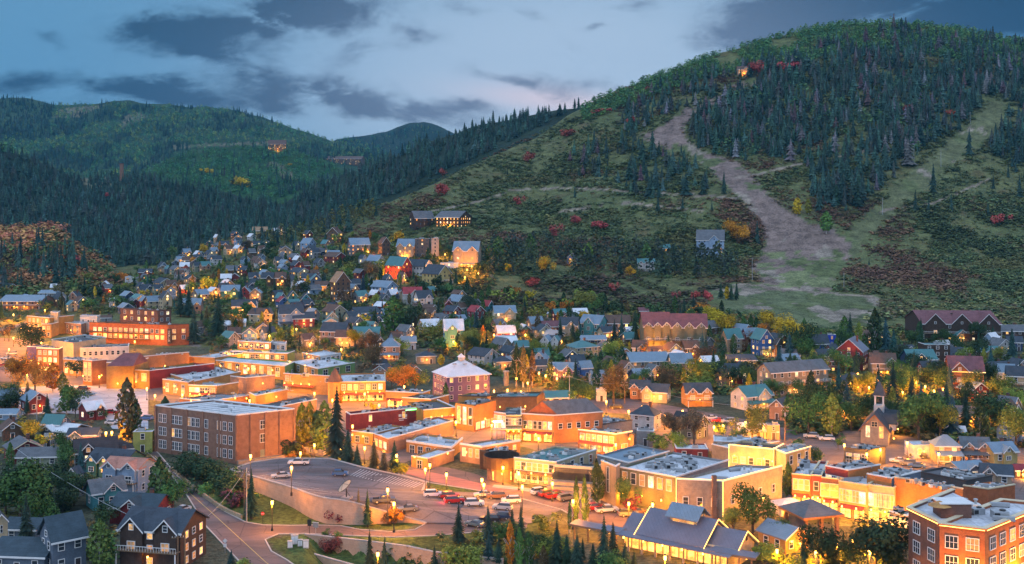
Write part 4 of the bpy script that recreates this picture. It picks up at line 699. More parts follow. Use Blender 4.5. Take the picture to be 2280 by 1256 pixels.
# ---------------------------------------------------------------- houses: region, x0, x1, ridge row, foot row, turn, kind, wall, roof, options | label
HS = '''
2 375 505 105 215 55 g ltblue rblue .|pale blue cottage with a curved blue roof high above the town
2 550 745 215 305 45 g dkred rbrown dr=1.6 lit=.4|low dark red house with white gable boards and brown roof
2 735 930 105 240 20 s slate rblue glow=700 lit=.5|blue roofed house above a glowing orange porch
2 975 1085 100 245 30 g brown rbrown lit=.1|tall dark brown house beside the brightly lit terrace house
2 1125 1290 112 265 -10 w tan rblue lit=1 glow=900 ng=2|tan lodge with every window glowing orange on the slope
2 1270 1390 108 250 0 f dkgrey rtar lit=.3|dark grey flat roofed modern house with big windows
2 1388 1460 105 250 10 f grey rtar lit=.1|narrow grey tower house with flat roof
2 1560 1790 130 335 -8 w tan rblue lit=.9 glow=1500 ng=2 porch|big gabled house glowing orange beside its red lit driveway
2 828 898 235 305 50 g white rslate .|small white gabled house with slate roof in the upper row
2 885 1040 236 350 52 g white rblue dr=1.6|white house with a long pale blue roof and glazed gable
2 1030 1255 250 430 50 g red rteal dr=1.7 lit=.3|long red house with a green and blue striped roof
2 1185 1420 272 405 52 g white rslate dr=1.9|long white house with dark slate roof beside the red one
2 1315 1560 312 500 48 g yellow rslate dr=1.3 deck lit=.1|tall yellow apartment house with stepped slate roof on the bank
2 1465 1610 297 355 0 f white rflat lit=1|small white flat roofed annexe with warm lit wall
2 178 275 370 485 8 x brown rbrown lit=1 glow=500|brown chalet with an orange lit upper window
2 285 460 335 425 48 g cream rslate .|cream gabled house with slate roof behind the white one
2 275 375 400 495 48 g white rslate lit=.7 glow=300|small white gable house with warm lit side porch
2 375 540 380 475 14 s slate rslate .|slate blue long house with slate roof in the middle of the slope
2 600 778 366 600 32 g brown rtan deck lit=.4 dr=1|tall brown A-frame chalet with wide tan roof and balconies
2 490 602 440 525 5 s tan rbrown lit=1 glow=900|low tan house with a brilliantly lit front room
2 918 1145 436 565 50 g ltblue rblue lit=.5 dr=1.5|pale blue house with a wooden stair and one glowing window
2 1160 1335 486 620 12 x white rred gx=.1 lit=.1|white house with bright red roof and central white gable
2 1250 1418 512 670 28 x white rslate porch glow=600|white house with grey cross gable and lit porch below
2 1495 1568 586 675 5 g red rred lit=.1|tiny bright red gabled shed on the hillside
2 1518 1682 546 672 48 g sage rblue lit=.1|pale sage two storey house with blue grey roof
2 1663 1822 630 745 38 g dkred rred lit=.2|dark red house with vivid crimson roof
2 1780 1888 590 695 48 g teal rred .|teal walled house with crimson roof on the bank
2 1862 2062 630 765 10 x cream rblue lit=.7 glow=700|cream house with pale blue dormered roof above the orange street
2 268 368 512 655 20 g green rslate lit=.6|green gabled house lit from inside in the terrace row
2 368 468 536 645 20 g teal rslate lit=.5|teal gabled house with lit attic window
2 180 300 560 655 30 g blue rred .|blue walled house with dark red roof
2 188 420 622 805 18 x ltblue rslate lit=.3 porch|pale blue Victorian house with broad slate cross gable
2 300 505 680 805 15 s dkred rslate lit=.3 glow=500|dark red house with slate roof beside the pale blue Victorian
2 535 755 622 765 38 g sage rbrown lit=.3|large sage green three storey house with brown roof
2 745 1010 640 755 30 s slate rslate .|slate blue rambling house with dark roof
2 858 1040 700 810 20 x navy rslate .|dark navy cottage half hidden by the big cottonwood
2 538 772 760 935 -10 s pink rslate deck lit=.3|pink two storey house with white balcony rails
2 655 812 820 955 0 s tan rbrown lit=1 glow=900 ng=2|tan house with its whole ground floor glowing
2 793 1003 795 935 0 x cream rteal gx=.15 lit=.3|cream house with bright green roof and wide dormer
2 998 1157 880 1055 0 h pink rblue lit=.8 porch glow=900|pink square house with pale hipped roof and golden porch
2 1150 1288 868 975 10 s ltblue rblue .|pale blue low house behind the aspens
2 1203 1292 680 835 15 g brown rbrown .|narrow brown timber house among tall trees
2 1284 1480 735 870 25 s cream rwhite .|cream house under a broad white metal roof
2 1478 1656 735 955 10 x teal rwhite gx=-.1 gw=.5|teal house with white metal roof and front gable
2 1262 1442 980 1085 12 p tan rslate lit=.8 glow=400|square tan house with a dark pyramid roof
2 1668 1928 960 1105 48 g white rslate .|white gabled farmhouse with slate roof behind the mansard hall
2 1865 2028 1020 1135 20 h tan rslate glow=600|tan hipped house lit by the street lamp beside the white pillar
2 1893 2082 870 985 12 d brown rwhite lit=.1|brown shed roofed house with a bright white roof
2 942 1112 1088 1205 -20 g pink rslate .|pink gabled cottage next to the orange maple
2 925 1062 1050 1125 15 s dkred rslate .|dark red cottage with slate roof behind the pink gable
2 1203 1325 1095 1195 20 g slate rslate .|slate coloured gable cottage behind the orange maple
2 0 55 580 665 15 x white rslate .|small white cross gabled house beside dark spruces
2 0 172 650 765 28 s cream rslate lit=.3|cream house with slate roof lit by a golden tree
2 200 330 165 265 10 g tan rslate lit=.9 glow=500|tiny tan house with orange windows near the top of the town
2 590 705 22 150 -10 g brown rbrown lit=.4|tall brown timber house among the topmost trees
2 -30 62 372 480 12 x dkbrown rslate lit=.5|dark brown cross gabled house with orange window
2 80 178 372 480 0 x brown rslate lit=.3|brown gabled house between two chalets
2 440 560 385 500 15 g slate rteal lit=.3|slate walled house with green roof behind the lit front room
1 45 375 338 455 0 s brick rblue lit=.6 glow=700 ng=2 deck|long low brick apartment house with lit balconies at the left edge
1 320 480 300 355 0 s grey rblue .|long blue grey roof behind the brick apartments
1 545 628 310 405 -10 g pink rslate .|steep pink gabled house at the foot of the wood
1 1072 1165 345 445 38 g red rblue lit=.5|red gabled house attached to the cream one
1 1120 1252 345 448 35 s cream rblue .|cream house with blue roof and white porch rail
1 1222 1348 308 450 38 g cream rslate .|tall cream gabled house standing above the brick hotel
1 1180 1355 205 305 42 g cream rslate .|cream and grey gabled house in the upper left rows
1 978 1068 195 268 0 f white rflat .|white box shaped house between green trees
1 1718 1872 262 370 5 x green rblue gx=.25 lit=.9 glow=700|green gabled house with a golden lit front
1 1862 1950 270 380 5 g red rblue lit=.6|narrow red gabled house between green and tan ones
1 1938 2040 282 388 5 g tan rblue lit=.9 glow=900|narrow tan gabled house glowing at its door
1 1455 1572 365 485 0 w pink rblue lit=.2|pink house with twin gables behind dark spruces
1 1780 2002 375 505 16 x cream rslate gx=.3 lit=.1|cream house with white edged tan front gable
1 1928 2100 440 560 -25 s cream rbrown .|cream house with brown porch roof beside a golden tree
1 1703 1800 540 615 25 s brick rwhite .|brick house with icy white roof edge
1 1818 1918 525 590 8 s white rwhite .|small white roofed house beside dark trees
1 1770 1880 590 705 12 s pink rbrown .|pale pink house with brown roof by the yellow terrace building
1 1868 2012 590 712 10 g sky rslate lit=.5|bright blue steep gabled house above the yellow terrace building
1 785 875 495 545 10 s grey rbrown .|small grey roofed house behind the brick hotel
1 1070 1192 135 205 10 x dkred rslate .|dark red cottage at the foot of the forest
3 175 322 505 635 25 x pink rblue gx=-.1 lit=.5 porch|pink house with white edged gables and pale blue roof
3 285 442 540 645 10 x dkred rmaroon gx=-.3 lit=.4|dark red house with maroon roof beside the pink one
3 428 602 510 670 -12 x tan rslate lit=.3|tan house with scalloped grey gable
3 583 828 493 665 -35 x teal rblue gx=0 gw=.5 lit=.2|turquoise Victorian house with pale blue roof
3 800 988 495 650 0 s dkbrown rbrown lit=.5 glow=300|dark brown house with one square orange window
3 285 392 650 815 -22 g white rblue lit=.1|white steep gabled house with small windows
3 368 455 655 815 -22 g white rteal lit=.1|narrow white gabled house beside its twin
3 468 752 690 828 28 h cream rteal lit=.1|cream house with a broad teal hipped roof
3 578 802 652 725 0 s navy rblue .|navy house with pale roof behind the teal hipped roof
3 935 1290 782 950 8 s tan rblue lit=.25|long grey tan lodge with skylit blue roof
3 1275 1475 790 965 8 s tan rblue lit=.3|shorter half of the grey tan lodge behind the walnut trees
3 335 575 862 1005 -8 w purple rblue lit=.7 glow=600 ng=2|purple twin gabled house with white trimmed windows
3 565 702 850 985 25 s blue rblue .|deep blue house with pale roof beside the purple one
3 658 802 925 1070 18 x ltblue rblue lit=.1|pale blue shuttered house by the power pole
3 962 1170 908 1045 25 x navy rblue gx=0 .|dark navy roofed house with turret gable
3 972 1162 1000 1150 -15 x pink rslate gx=-.25 lit=.3|pink house with small white gable above the street
3 1065 1322 1028 1180 -20 x cream rslate gx=-.3 lit=.7 glow=900|cream house with lit entry above the orange street
3 1383 1622 1022 1205 6 w peach rslate deck lit=.4 glow=700 ng=1|peach twin gabled house with balcony above the street
3 1758 2100 1040 1240 28 x white rteal gx=.12 lit=.5 porch glow=500|white house with green roof and red lit porch
3 1688 1862 600 810 18 x tan rteal gx=-.1 lit=.1|tan house with green roof and pointed dormer
3 1845 1985 595 790 20 s dkred rblue .|dark red house with pale blue metal roof
3 1925 2095 600 835 20 g blue rteal lit=.6 glow=1100 deck|blue house with purple gable glowing at its deck
3 1708 1962 800 905 8 s slate rslate .|low slate house in front of the brown lodge road
3 720 805 1066 1165 0 f white rflat .|small white garage by the utility pole
3 230 348 840 950 10 s grey rslate .|grey house with slate roof left of the purple one
3 -10 66 812 905 0 x ltblue rblue .|pale blue narrow house beside tall bare trees
3 300 560 1082 1200 8 s dkbrown rteal lit=.7|dark log house with green roof and orange windows
3 1042 1162 436 500 5 s brown rmaroon .|brown house with maroon roof above the apartment block
F 1546 1618 512 574 -12 x ltblue rgrey gx=.15 gw=.36 lit=.1 deck|pale blue mansion with steep grey roof alone on the hill
F 1418 1458 576 604 0 w white rteal three lit=.2|white cottage with three teal dormers among spruces
F 1474 1492 544 572 0 s brown rteal lit=.9|small cabin with orange windows among spruces
F 968 1052 470 508 -30 s dkbrown rgrey lit=1 glow=2600 ng=2|long brown hillside lodge with a glowing glass front
F 910 968 470 512 30 s dkbrown rgrey dr=.6|dark timber lodge left of the glowing one
F 1640 1668 148 168 0 x tan rbrown lit=1 glow=2500|cabin blazing with light near the top of the ski run
F 1262 1286 563 590 0 g blue rslate lit=.8 glow=900|small blue cabin glowing orange beside golden aspens
F 595 640 312 338 10 s brown rbrown lit=.6 glow=9000|far brown lodge with lit windows on the ridge road
F 730 810 348 366 0 s brown rbrown lit=.3|far long brown lodge in the saddle
F 560 598 505 528 10 s yellow rtan .|pale yellow flat house at the edge of the forest
4 85 285 500 698 20 m brown rslate deck lit=.3|brown barn shaped house with gambrel roof
4 425 575 505 690 8 s royal rslate lit=.4|royal blue house with dark roof behind a green tree
4 560 628 505 650 0 f royal rslate .|narrow royal blue block behind the red house
4 600 912 530 800 -28 g red rmetal lit=.5 glow=900|big red house with metal roof and lit top gallery
4 545 805 655 805 -10 h red rmaroon lit=.5 deck|lower red wing with a wide skirt roof
4 880 1102 650 840 -8 x tan rbrown gx=.3 lit=.6 glow=1100 ng=2 deck|tan house with garage in the orange light
4 1048 1245 588 680 10 x ltblue rslate .|pale house with small gables behind a slim spruce
4 1150 1395 622 808 4 x navy rteal gx=-.1 lit=.9 glow=400|navy house with blue cross gable and golden windows
4 1288 1497 575 780 0 f dkbrown rteal lit=.1|dark brown box house with green metal roof
4 1478 1782 674 965 -12 x rust rmaroon gx=-.22 gw=.5 lit=.9 glow=900 ng=2 string porch deck|maroon roofed house outlined by golden string lights
4 1770 1992 716 848 18 x tan rslate gx=-.1 .|tan house with white braced gable
4 1938 2110 752 962 -20 s cream rslate deck lit=.1|cream three storey house with white rails at the right edge
4 648 872 800 965 10 h tan rslate lit=.8 glow=500|tan house with complex dark hipped roof below the red house
4 870 1062 835 930 10 h grey rslate .|grey house with dark hipped roof behind the steeple
4 1840 2110 430 548 -4 s dkbrown rgrey .|long dark house with a wide grey roof at the wood's edge
8 1372 1572 340 548 -5 h tan rblue porch lit=.6 glow=800|tan bungalow with a huge pale blue hipped roof
8 1440 1622 300 368 -12 s grey rwhite .|shed with a pale metal roof behind the bungalow
8 1560 1792 360 530 -10 w pink rgrey lit=.1 porch|pink trimmed house with two white dormers
8 1735 1972 395 552 12 x yellow rblue gx=.05 gw=.4 lit=.1|yellow cottage with pale blue cross gable
8 1475 1752 530 640 15 x slate rblue gx=0 .|slate blue house with white gables and blue roof
8 1698 1965 552 712 -20 x tan rslate gx=-.25 lit=.1|tan house with dark hipped roof above the brick hotel
8 1200 1412 400 512 4 f white rflat lit=1 glow=1400 ng=2|white garage block glaring with floodlights
8 -10 302 262 375 -8 s white rwhite .|long white roofed house behind a round green tree
8 205 300 268 378 0 f tan rflat lit=.5|small tan block with two lit windows by the parked cars
8 215 410 85 245 -38 g pink rslate .|pink gabled house behind the dark spruce
8 1950 2040 555 650 0 x brown rred lit=.9 glow=700|brown house lit orange at the right edge
7 885 1132 132 318 -28 h white rslate lit=.1|white and brick square house with black hipped roof
7 1178 1462 190 378 50 g sage rblack lit=.1 dr=1.3|pale green house with a big black roof
7 932 1082 308 425 -10 f grey rflat lit=0|grey block walled shop behind the balconied hotel
7 1198 1455 440 525 -4 f dkred rflat lit=.2|low red fronted shop with cream arch
7 1458 1782 372 512 -10 f tan rflat lit=.5|tan arcaded building with pale roof
g -60 360 480 770 34 g brown rbrown dr=1.2 lit=0|brown shingled house with wide brown roof at the left edge
g 10 640 730 1090 38 g dkred rgrey tc lit=.1 dr=1|dark red house with cream edged gable and grey roof
g 270 940 855 1130 6 s sage rgrey lit=0|pale sage house under a broad grey roof
g 600 960 398 720 -12 s slate rteal .|house with a big teal shingle roof behind yellow trees
g 615 1245 520 760 -20 x dkgrey rwhite gx=-.3 lit=0|dark house with bright white metal cross gabled roof
g 955 1415 585 800 6 x ltblue rslate gx=-.2 gw=.36 lit=0|pale house with white gable and blue grey roof
g 970 1700 725 1180 24 x dkbrown rrdark gx=-.2 lit=.2 glow=250|large dark brown house with orange lit side wall
g 1420 1900 752 1080 24 h dkbrown rdark lit=.1|dark hipped wing behind the green townhouse
g 1240 1995 880 1290 -14 w green rslate three lit=.3 glow=180|green townhouse with three white edged gables
5 735 1092 505 775 -14 w ltblue rsalmon ef=.8 deck lit=.05|pale blue townhouse with salmon roof and white gables
5 585 905 650 880 36 x teal rgrey gx=.1 gw=.5 lit=.05|teal blue cottage with white edged gables
5 790 1220 758 990 -12 x dkred rdeep gx=0 gw=.45 lit=.05|dark green roof house with a red front gable
5 868 1445 862 1300 -12 w dkbrown rslate lit=.7 deck ef=.72 glow=120 chim=0|large dark timber house with stone base and tall glowing windows
5 -60 72 895 1190 30 g cream rslate lit=0|cream corner house cut off at the left edge
5 -20 455 1070 1330 -6 s slate rdeep dr=.9 lit=0|near slate house with a wide teal blue roof
5 50 330 930 1100 -6 s slate rdeep lit=0|middle slate roof with a tall dark chimney
5 250 640 905 1330 42 s slate rdeep dr=1.1 lit=0|long blue grey roof sloping towards the road
5 480 582 570 790 -10 g grey rslate lit=0|grey house almost hidden behind the cottonwoods
5 -20 145 165 240 4 s ltblue rblue lit=0|pale blue roofed house at the edge of the parking deck
5 310 405 368 430 0 f grey rflat lit=0|grey shed beside the yellow bush
5 945 1098 312 470 4 f lime rflat lit=0|yellow green walled block beside the brick school
g 1962 2170 790 925 10 f brown rbrown lit=0|small brown timber shed beside the brick school wall
5 560 700 365 450 18 s salmon rsalmon lit=0|salmon roof behind the black roofed house
'''
for ln in HS.strip().split('\n'):
    a, label = ln.split('|'); q = a.split(); r_, x0, x1, yt, yb, yaw = q[0], *[float(k) for k in q[1:6]]; o_ = ' '.join(q[9:])
    cat = 'shed' if 'shed' in label[:12] else 'house'
    house(r_, x0, x1, yt, yb, yaw, q[6], q[7], q[8].replace('rrd', 'rd'), o_, label, cat)
# small houses filling the upper rows of the old town, where only roofs and gables show between trees
def clear(X, Y, r): return all((X - a) ** 2 + (Y - b) ** 2 > (r + c) ** 2 for a, b, c in FOOT)
WN = ['white', 'ltblue', 'cream', 'slate', 'brown', 'dkred', 'grey', 'sage', 'tan', 'navy', 'pink']; RN = ['rblue', 'rslate', 'rslate', 'rgrey', 'rbrown', 'rslate', 'rgrey', 'rteal', 'rbrown', 'rblue', 'rslate', 'rwhite']
NM = dict(white='white', ltblue='pale blue', cream='cream', slate='slate blue', brown='brown', dkred='dark red', grey='grey', sage='sage', tan='tan', navy='navy', pink='pink', rblue='blue grey roof', rslate='dark slate roof', rgrey='grey roof', rbrown='brown roof', rteal='green roof', rwhite='white roof', rred='red roof')
AUTO_H = []
for poly, n, sz in (([(300,640),(400,560),(500,530),(640,520),(720,540),(760,560),(700,620),(560,650),(420,690),(320,690)], 240, 9.5), ([(20,650),(300,640),(330,700),(200,700),(20,690)], 30, 10), ([(600,600),(980,640),(1100,720),(900,760),(620,720)], 150, 9.5), ([(1100,700),(1700,760),(1640,880),(1120,820)], 220, 9.5), ([(1700,760),(2270,760),(2270,860),(1900,830),(1720,830)], 40, 9.5), ([(1900,830),(2270,860),(2270,1000),(2000,900)], 16, 10), ([(0,900),(180,920),(300,1000),(60,1000)], 10, 10), ([(440,745),(620,750),(900,770),(900,800),(660,775),(480,775)], 30, 9)):
    us = [p[0] for p in poly]; vs = [p[1] for p in poly]
    for _ in range(n):
        u, v = random.uniform(min(us), max(us)), random.uniform(min(vs), max(vs))
        if not bool(inpoly(np.array([u]), np.array([v]), poly)[0]): continue
        p = gp(u, v)
        if not clear(p.x, p.y + sz / 2, sz * .42): continue
        w_ = sz * random.uniform(.8, 1.25) * F / p.y; h_ = random.uniform(6.5, 9) * F / (p.y + 5)
        wl_, rf_ = random.choice(WN), random.choice(RN); g = random.random() < .3; kd = random.choice('gxgs'); yw = random.choice([45, 50, 42, 38, 12] if u < 1150 else [20, 14, 24, -14, 40])
        T = house('F', u - w_ / 2, u + w_ / 2, v - h_, v, yw, kd, wl_, rf_, ('glow=300 lit=.5' if g else 'lit=.3'), '', 'house'); AUTO_H.append((T, wl_, rf_, kd, g))

# past three hundred houses the smallest become one mass of far roofs
hs_ = [o for o in S.objects if o.name.split('.')[0] == 'house' and o.parent is None]; extra = len(hs_) - 292
cand = sorted([a for a in AUTO_H if not a[4]], key=lambda a: -a[0].location.y)[:max(extra, 0)]
if cand:
    mb = MB()
    def eat(o, M):
        M = M @ Matrix.Translation(o.location) @ Matrix.Rotation(o.rotation_euler.z, 4, 'Z')
        if o.type == 'MESH' and o.name.split('.')[0] != 'chimney':
            me = o.data; mt = list(me.materials); vs = [tuple(M @ v.co) for v in me.vertices]; k = len(mb.v); mb.v += vs
            for f in me.polygons: mb.f.append(tuple(k + i for i in f.vertices)); mb.m.append(mb.mi(mt[f.material_index]))
        for c in list(o.children): eat(c, M)
        bpy.data.objects.remove(o)
    dead = set()
    for a in cand:
        dead.add(a[0].name); eat(a[0], Matrix.Identity(4))
    gone = {id(a[0]) for a in cand}; BLD[:] = [b_ for b_ in BLD if id(b_[5]) not in gone]; AUTO_H = [a for a in AUTO_H if id(a[0]) not in gone]
    tag(mb.build('house_rows'), 'mass of small far roofs and gables between the trees of the upper town', kind='stuff')
# ---------------------------------------------------------------- commercial blocks
B = block
school, SP, SH = B((347,904),(526,926),(655,912),1033,'brick','rflat',None,None,'u=2 all cw=.35','brown brick school building with white roof and tall grouped windows')
A0, A1, A2 = SP[0], SP[1], SP[2]
for seg, cols in (((.04, .14), 2), ((.2, .34), 3), ((.4, .56), 3), ((.62, .66), 1), ((.76, .97), 3)):
    win_row(school, A0.lerp(A1, seg[0]), A0.lerp(A1, seg[1]), [1.4, 5.2, 9.0], 1.25, 2.3, .18, TRIM, 2, False, cols, 0)
win_row(school, A1.lerp(A2, .35), A1.lerp(A2, .55), [5.2, 9.0], 1.5, 2.3, 0, TRIM, 2, False, 1, 0)
dm = MB(); dm.box(-.9, .9, -.12, .02, 0, 2.9, wm('sage')); q = A1.lerp(A2, .46); dm.build('door', school, (q.x, q.y - .05, .2), math.atan2((A2 - A1).y, (A2 - A1).x))
for A_, B_, n_ in ((A0, A1, 5), (A1, A2, 4)):
    d_ = (B_ - A_).normalized(); ang = math.atan2(d_.y, d_.x)
    for i in range(n_ + 1): q = A_.lerp(B_, i / n_); pm = MB(); pm.box(-.35, .35, -.28, .02, -1, SH + .1, wm('brick')); pm.build('pilaster', school, (q.x, q.y, 0), ang)
bm_ = MB(); bm_.box(0, (A2 - A1).length * .8, -1.5, -.02, -1, 1.0, wm('stone')); bm_.build('plinth', school, (A1.x, A1.y, 0), math.atan2((A2 - A1).y, (A2 - A1).x))
for i in range(9):
    sk = MB(); a_ = SP[0].lerp(SP[1], .06 + i * .11); b_ = SP[3].lerp(SP[2], .06 + i * .11); sk.tube((*a_.lerp(b_, .05), SH - .35), (*a_.lerp(b_, .95), SH - .35), .22, TRIM, 6); sk.build('roof_rib', school)
hotel, HP, HH = B((199,718),(375,724),(421,722),770,'rust','rmetal',(2,14,1.8,1.9,.75,3.2,6.4),(2,2,1.6,1.9,.5,3.2,6.4),'d=30 glow=900 nl=4 gz=5.2 u=3 dark','long rust brick hotel with lamplit balconies and flat metal roof')
d_ = (HP[1] - HP[0]); ang = math.atan2(d_.y, d_.x); L_ = d_.length
for z_ in (2.9, 6.0):
    bm_ = MB(); bm_.box(0, L_ * .78, -1.6, -.02, z_ - .2, z_, wm('brown'))
    for i in range(int(L_ * .78 / .8)): bm_.box(i * .8, i * .8 + .07, -1.58, -1.5, z_, z_ + .95, TRIMD)
    bm_.box(0, L_ * .78, -1.6, -1.5, z_ + .95, z_ + 1.03, TRIMD); bm_.build('balcony', hotel, (HP[0].x, HP[0].y, 0), ang)
sg = MB(); sg.box(-.9, .9, -.7, -.05, 1.2, 8.8, TRIMD); so_ = sg.build('sign_board', hotel, (HP[1].x + .6, HP[1].y - .1, 0)); 
gl = MB(); rs = random.Random(3)
for i in range(6):
    z_ = 7.6 - i * 1.0; gl.box(-.45, -.25, -.76, -.72, z_ - .35, z_ + .3, TRIM)
    if i % 2: gl.box(-.25, .4, -.76, -.72, z_ + .15, z_ + .3, TRIM)
    if i % 3: gl.box(-.25, .35, -.76, -.72, z_ - .1, z_ + .02, TRIM)
    if i in (0, 2, 5): gl.box(.25, .42, -.76, -.72, z_ - .35, z_ + .3, TRIM)
gl.build('sign_marks', so_)
B((267,687),(352,692),(381,690),740,'dkbrick','rmaroon',(3,5,1.5,1.8,.6,2.5,10.5),(3,2,1.4,1.7,.1,2.5,10.5),'dark glow=500 nl=2 gz=8','taller dark brick block with overhanging roof behind the rust hotel', z0=2)
B((120,716),(181,722),(200,716),748,'pink','rflat',(2,5,1.4,1.8,.1),None,'glow=900 nl=2 gz=3 u=4','pale pink shop building with grey roof and dark windows')
B((112,695),(128,697),(134,693),748,'cream','rflat',None,None,'u=0','tall narrow cream tower of the pink shop building')
B((178,703),(216,705),(223,702),722,'white','rflat',(1,3,1.2,1.2,0),(1,1,1.2,1.2,0),'u=2','small white rooftop block with two dark windows', z0=6)
B((60,704),(110,708),None,748,'ochre','rtar',(3,5,1.7,2.0,.95,.8,7),None,'d=16 glow=5000 nl=3 gz=5 u=1','ochre shop front blazing with golden light near the curving road')
B((92,722),(114,722),None,752,'peach','rflat',(2,2,1.3,1.7,.7),None,'d=10 u=0','small peach shop front beside the blazing ochre one')
B((115,757),(188,746),(236,752),786,'cream','rtar',None,None,'glow=400 nl=1 nr=1 u=4','cream stepped theatre block with dark flat roof')
B((132,774),(178,776),(182,772),798,'cream','rtar',None,None,'u=1','low cream wall building in front of the theatre block')
B((178,776),(286,772),None,800,'white','rtar',(1,8,1.2,1.8,.1,2.5,3),None,'d=12 u=3','long low white building with a row of small dark windows')
B((81,776),(131,778),(140,774),830,'orange','rflat',(3,4,1.4,1.8,.7,1.5,9),None,'glow=3000 nl=2 gz=4 string shop','orange lit theatre front with glowing windows behind the autumn trees')
B((60,772),(80,773),None,800,'purple','rtar',None,None,'d=8 u=0','small purple walled building beside the orange theatre')
B((140,800),(180,803),(192,798),838,'peach','rflat',(2,3,1.4,1.7,.3),None,'glow=900 nl=1 u=4','peach block with cluttered blue grey roof')
B((185,802),(205,804),(238,801),858,'rust:dkbrick','rtar',(3,2,1.6,2.2,.9,1.5,8.5),None,'glow=1500 nl=1 nr=1 gz=4','narrow brick block with tall lit windows and a glowing brown side')
B((237,808),(296,808),(330,798),866,'ochre:peach','rtar',None,None,'glow=1800 nl=1 gz=2.5 u=0','tall plain ochre block with a hipped brown roof')
TT = BLD[-1][5]; hr = MB(); p_ = FOOT[-1]
_p = [atz(237, 806, 12), atz(296, 806, 12), atz(330, 795, 12), atz(270, 795, 12)]; ap = [atz(262, 783, 16.5), atz(306, 783, 16.5)]
_q = [(v_ - TT.location) for v_ in _p]; aq = [(v_ - TT.location) for v_ in ap]
zt_ = TT['_H'] + .1
for v_ in _q: v_.z = zt_
for v_ in aq: v_.z = zt_ + 4.2
aq[0].x = (_q[0].x * .6 + _q[1].x * .4); aq[0].y = (_q[0].y + _q[3].y) / 2; aq[1].x = _q[1].x * .6 + _q[2].x * .4; aq[1].y = (_q[1].y + _q[2].y) / 2
for f_ in ((_q[0], _q[1], aq[1], aq[0]), (_q[1], _q[2], aq[1]), (_q[2], _q[3], aq[0], aq[1]), (_q[3], _q[0], aq[0])): hr.face(f_, rm('rmaroon'))
hr.build('hipped_roof', TT)
B((300,793),(302,796),(421,785),838,'salmon','rtar',None,None,'u=6 nr=1 glow=300 ph=.8','long salmon walled building with roof vents behind the red wall')
B((288,824),(333,826),(477,810),866,'ochre:red','rtar',(1,2,2.0,3.0,.6,3,4),None,'glow=1500 nl=1 gz=3 nr=1 u=4 ph=.8','long building with crimson side wall and ochre front')
B((420,794),(478,797),(560,784),826,'peach','rflat',None,None,'glow=1200 nl=2 nr=2 gz=3 u=5','flat peach roofed block behind the crimson wall')
B((362,845),(419,852),(432,846),884,'peach','rflat',(2,3,1.6,1.9,.5),(1,1,1.2,2.4,.2),'glow=1200 nl=2 gz=3 u=2','two storey peach building with lit shopfront')
B((380,834),(432,850),(536,828),878,'peach','rflat',None,None,'u=8 d=20','broad blue white flat roof over the peach shops')
B((419,858),(482,860),(531,852),896,'peach','rflat',(2,5,1.7,1.9,.75,1,4.6),(1,2,1.4,1.6,.5),'glow=1500 nl=3 gz=3.2 u=2 shop','peach building with lamplit covered balcony')
B((513,838),(548,842),(612,836),876,'pink','rtar',None,None,'u=4 nr=1 glow=500','plain dusty pink block with dark flat roof')
B((400,888),(470,894),(560,880),915,'salmon','rblue',None,None,'u=4 glow=900 nl=1 nr=1','low salmon building with sloping metal roof behind the school')
B((555,875),(570,882),(640,868),912,'peach','rflat',None,None,'u=3 glow=1500 nl=1 nr=1','peach wall with bright white roof edge near the round lamp')
B((560,905),(580,915),(705,890),945,'pink','rtar',None,None,'u=3','long pink walled building behind the school roof')
# terraced green and gold hotel
B((529,760),(603,764),(608,759),790,'peach','rflat',(1,6,1.9,1.9,.6,4.5,5),None,'glow=900 nl=3 gz=4 u=3','peach top storey of the terraced hotel with six wide windows', z0=4)
B((604,764),(636,766),(638,761),790,'white','rflat',(1,3,1.5,1.9,.2,4.2,4.6),None,'u=1','white top corner storey of the terraced hotel', z0=4)
B((496,783),(640,788),(656,782),814,'ochre:grass','rflat',(1,12,1.6,1.8,.5,4.4,4.9),None,'glow=1200 nl=4 gz=4.5 u=3','ochre middle storey of the terraced hotel with a long terrace', z0=1)
B((480,803),(634,816),(656,806),846,'ochre:grass','rflat',(2,8,2.0,2.0,.6,1.2,5),(1,2,1.6,1.8,.1),'glow=2200 nl=4 gz=4 u=0','ochre ground storeys of the terraced hotel with arched windows')
B((673,786),(713,794),(759,787),826,'peach:white','rflat',(1,4,1.7,1.8,.5,6,7),(1,4,1.7,1.9,0,6,7),'glow=700 nl=1 gz=7 u=0','peach and white set back storey of the green hotel wing')
B((639,804),(708,822),(790,808),850,'ochre:grass','rflat',(1,4,2.2,2.2,.4,4.2,4.6),(1,3,2.6,2.4,0,3.6,4),'u=2 glow=900 nl=2 gz=6','green stuccoed hotel wing with white framed windows')
B((631,832),(704,836),(736,838),878,'peach','rtar',(2,6,1.4,1.9,.85,1,5.5),(1,2,1.2,1.4,0,5,6),'glow=2600 nl=4 gz=4 u=1 shop','peach shop row blazing with light below the green hotel')
tur, TPp, TH = B((754,852),(858,850),None,894,'orange','rflat',(2,7,1.4,2.0,.5,1.2,5.8),None,'d=22 glow=2200 nl=4 gz=4 u=5 tc shop','orange brick corner building with a conical turret')
tm = MB(); tm.lathe([(2.6, -1), (2.6, TH + .4)], wm('peach'), 8); t_ = tm.build('turret', tur, (TPp[0].x - 1.5, TPp[0].y + 1, 0)); tm = MB(); tm.lathe([(3.1, TH + .4), (.05, TH + 5.5)], rm('rbrown'), 8); tm.build('turret_roof', t_)
B((859,872),(940,876),(958,870),912,'peach','rflat',(1,6,1.3,1.6,.7),None,'glow=1500 nl=3 gz=3 u=4 shop','peach low shop row in front of the purple hall')
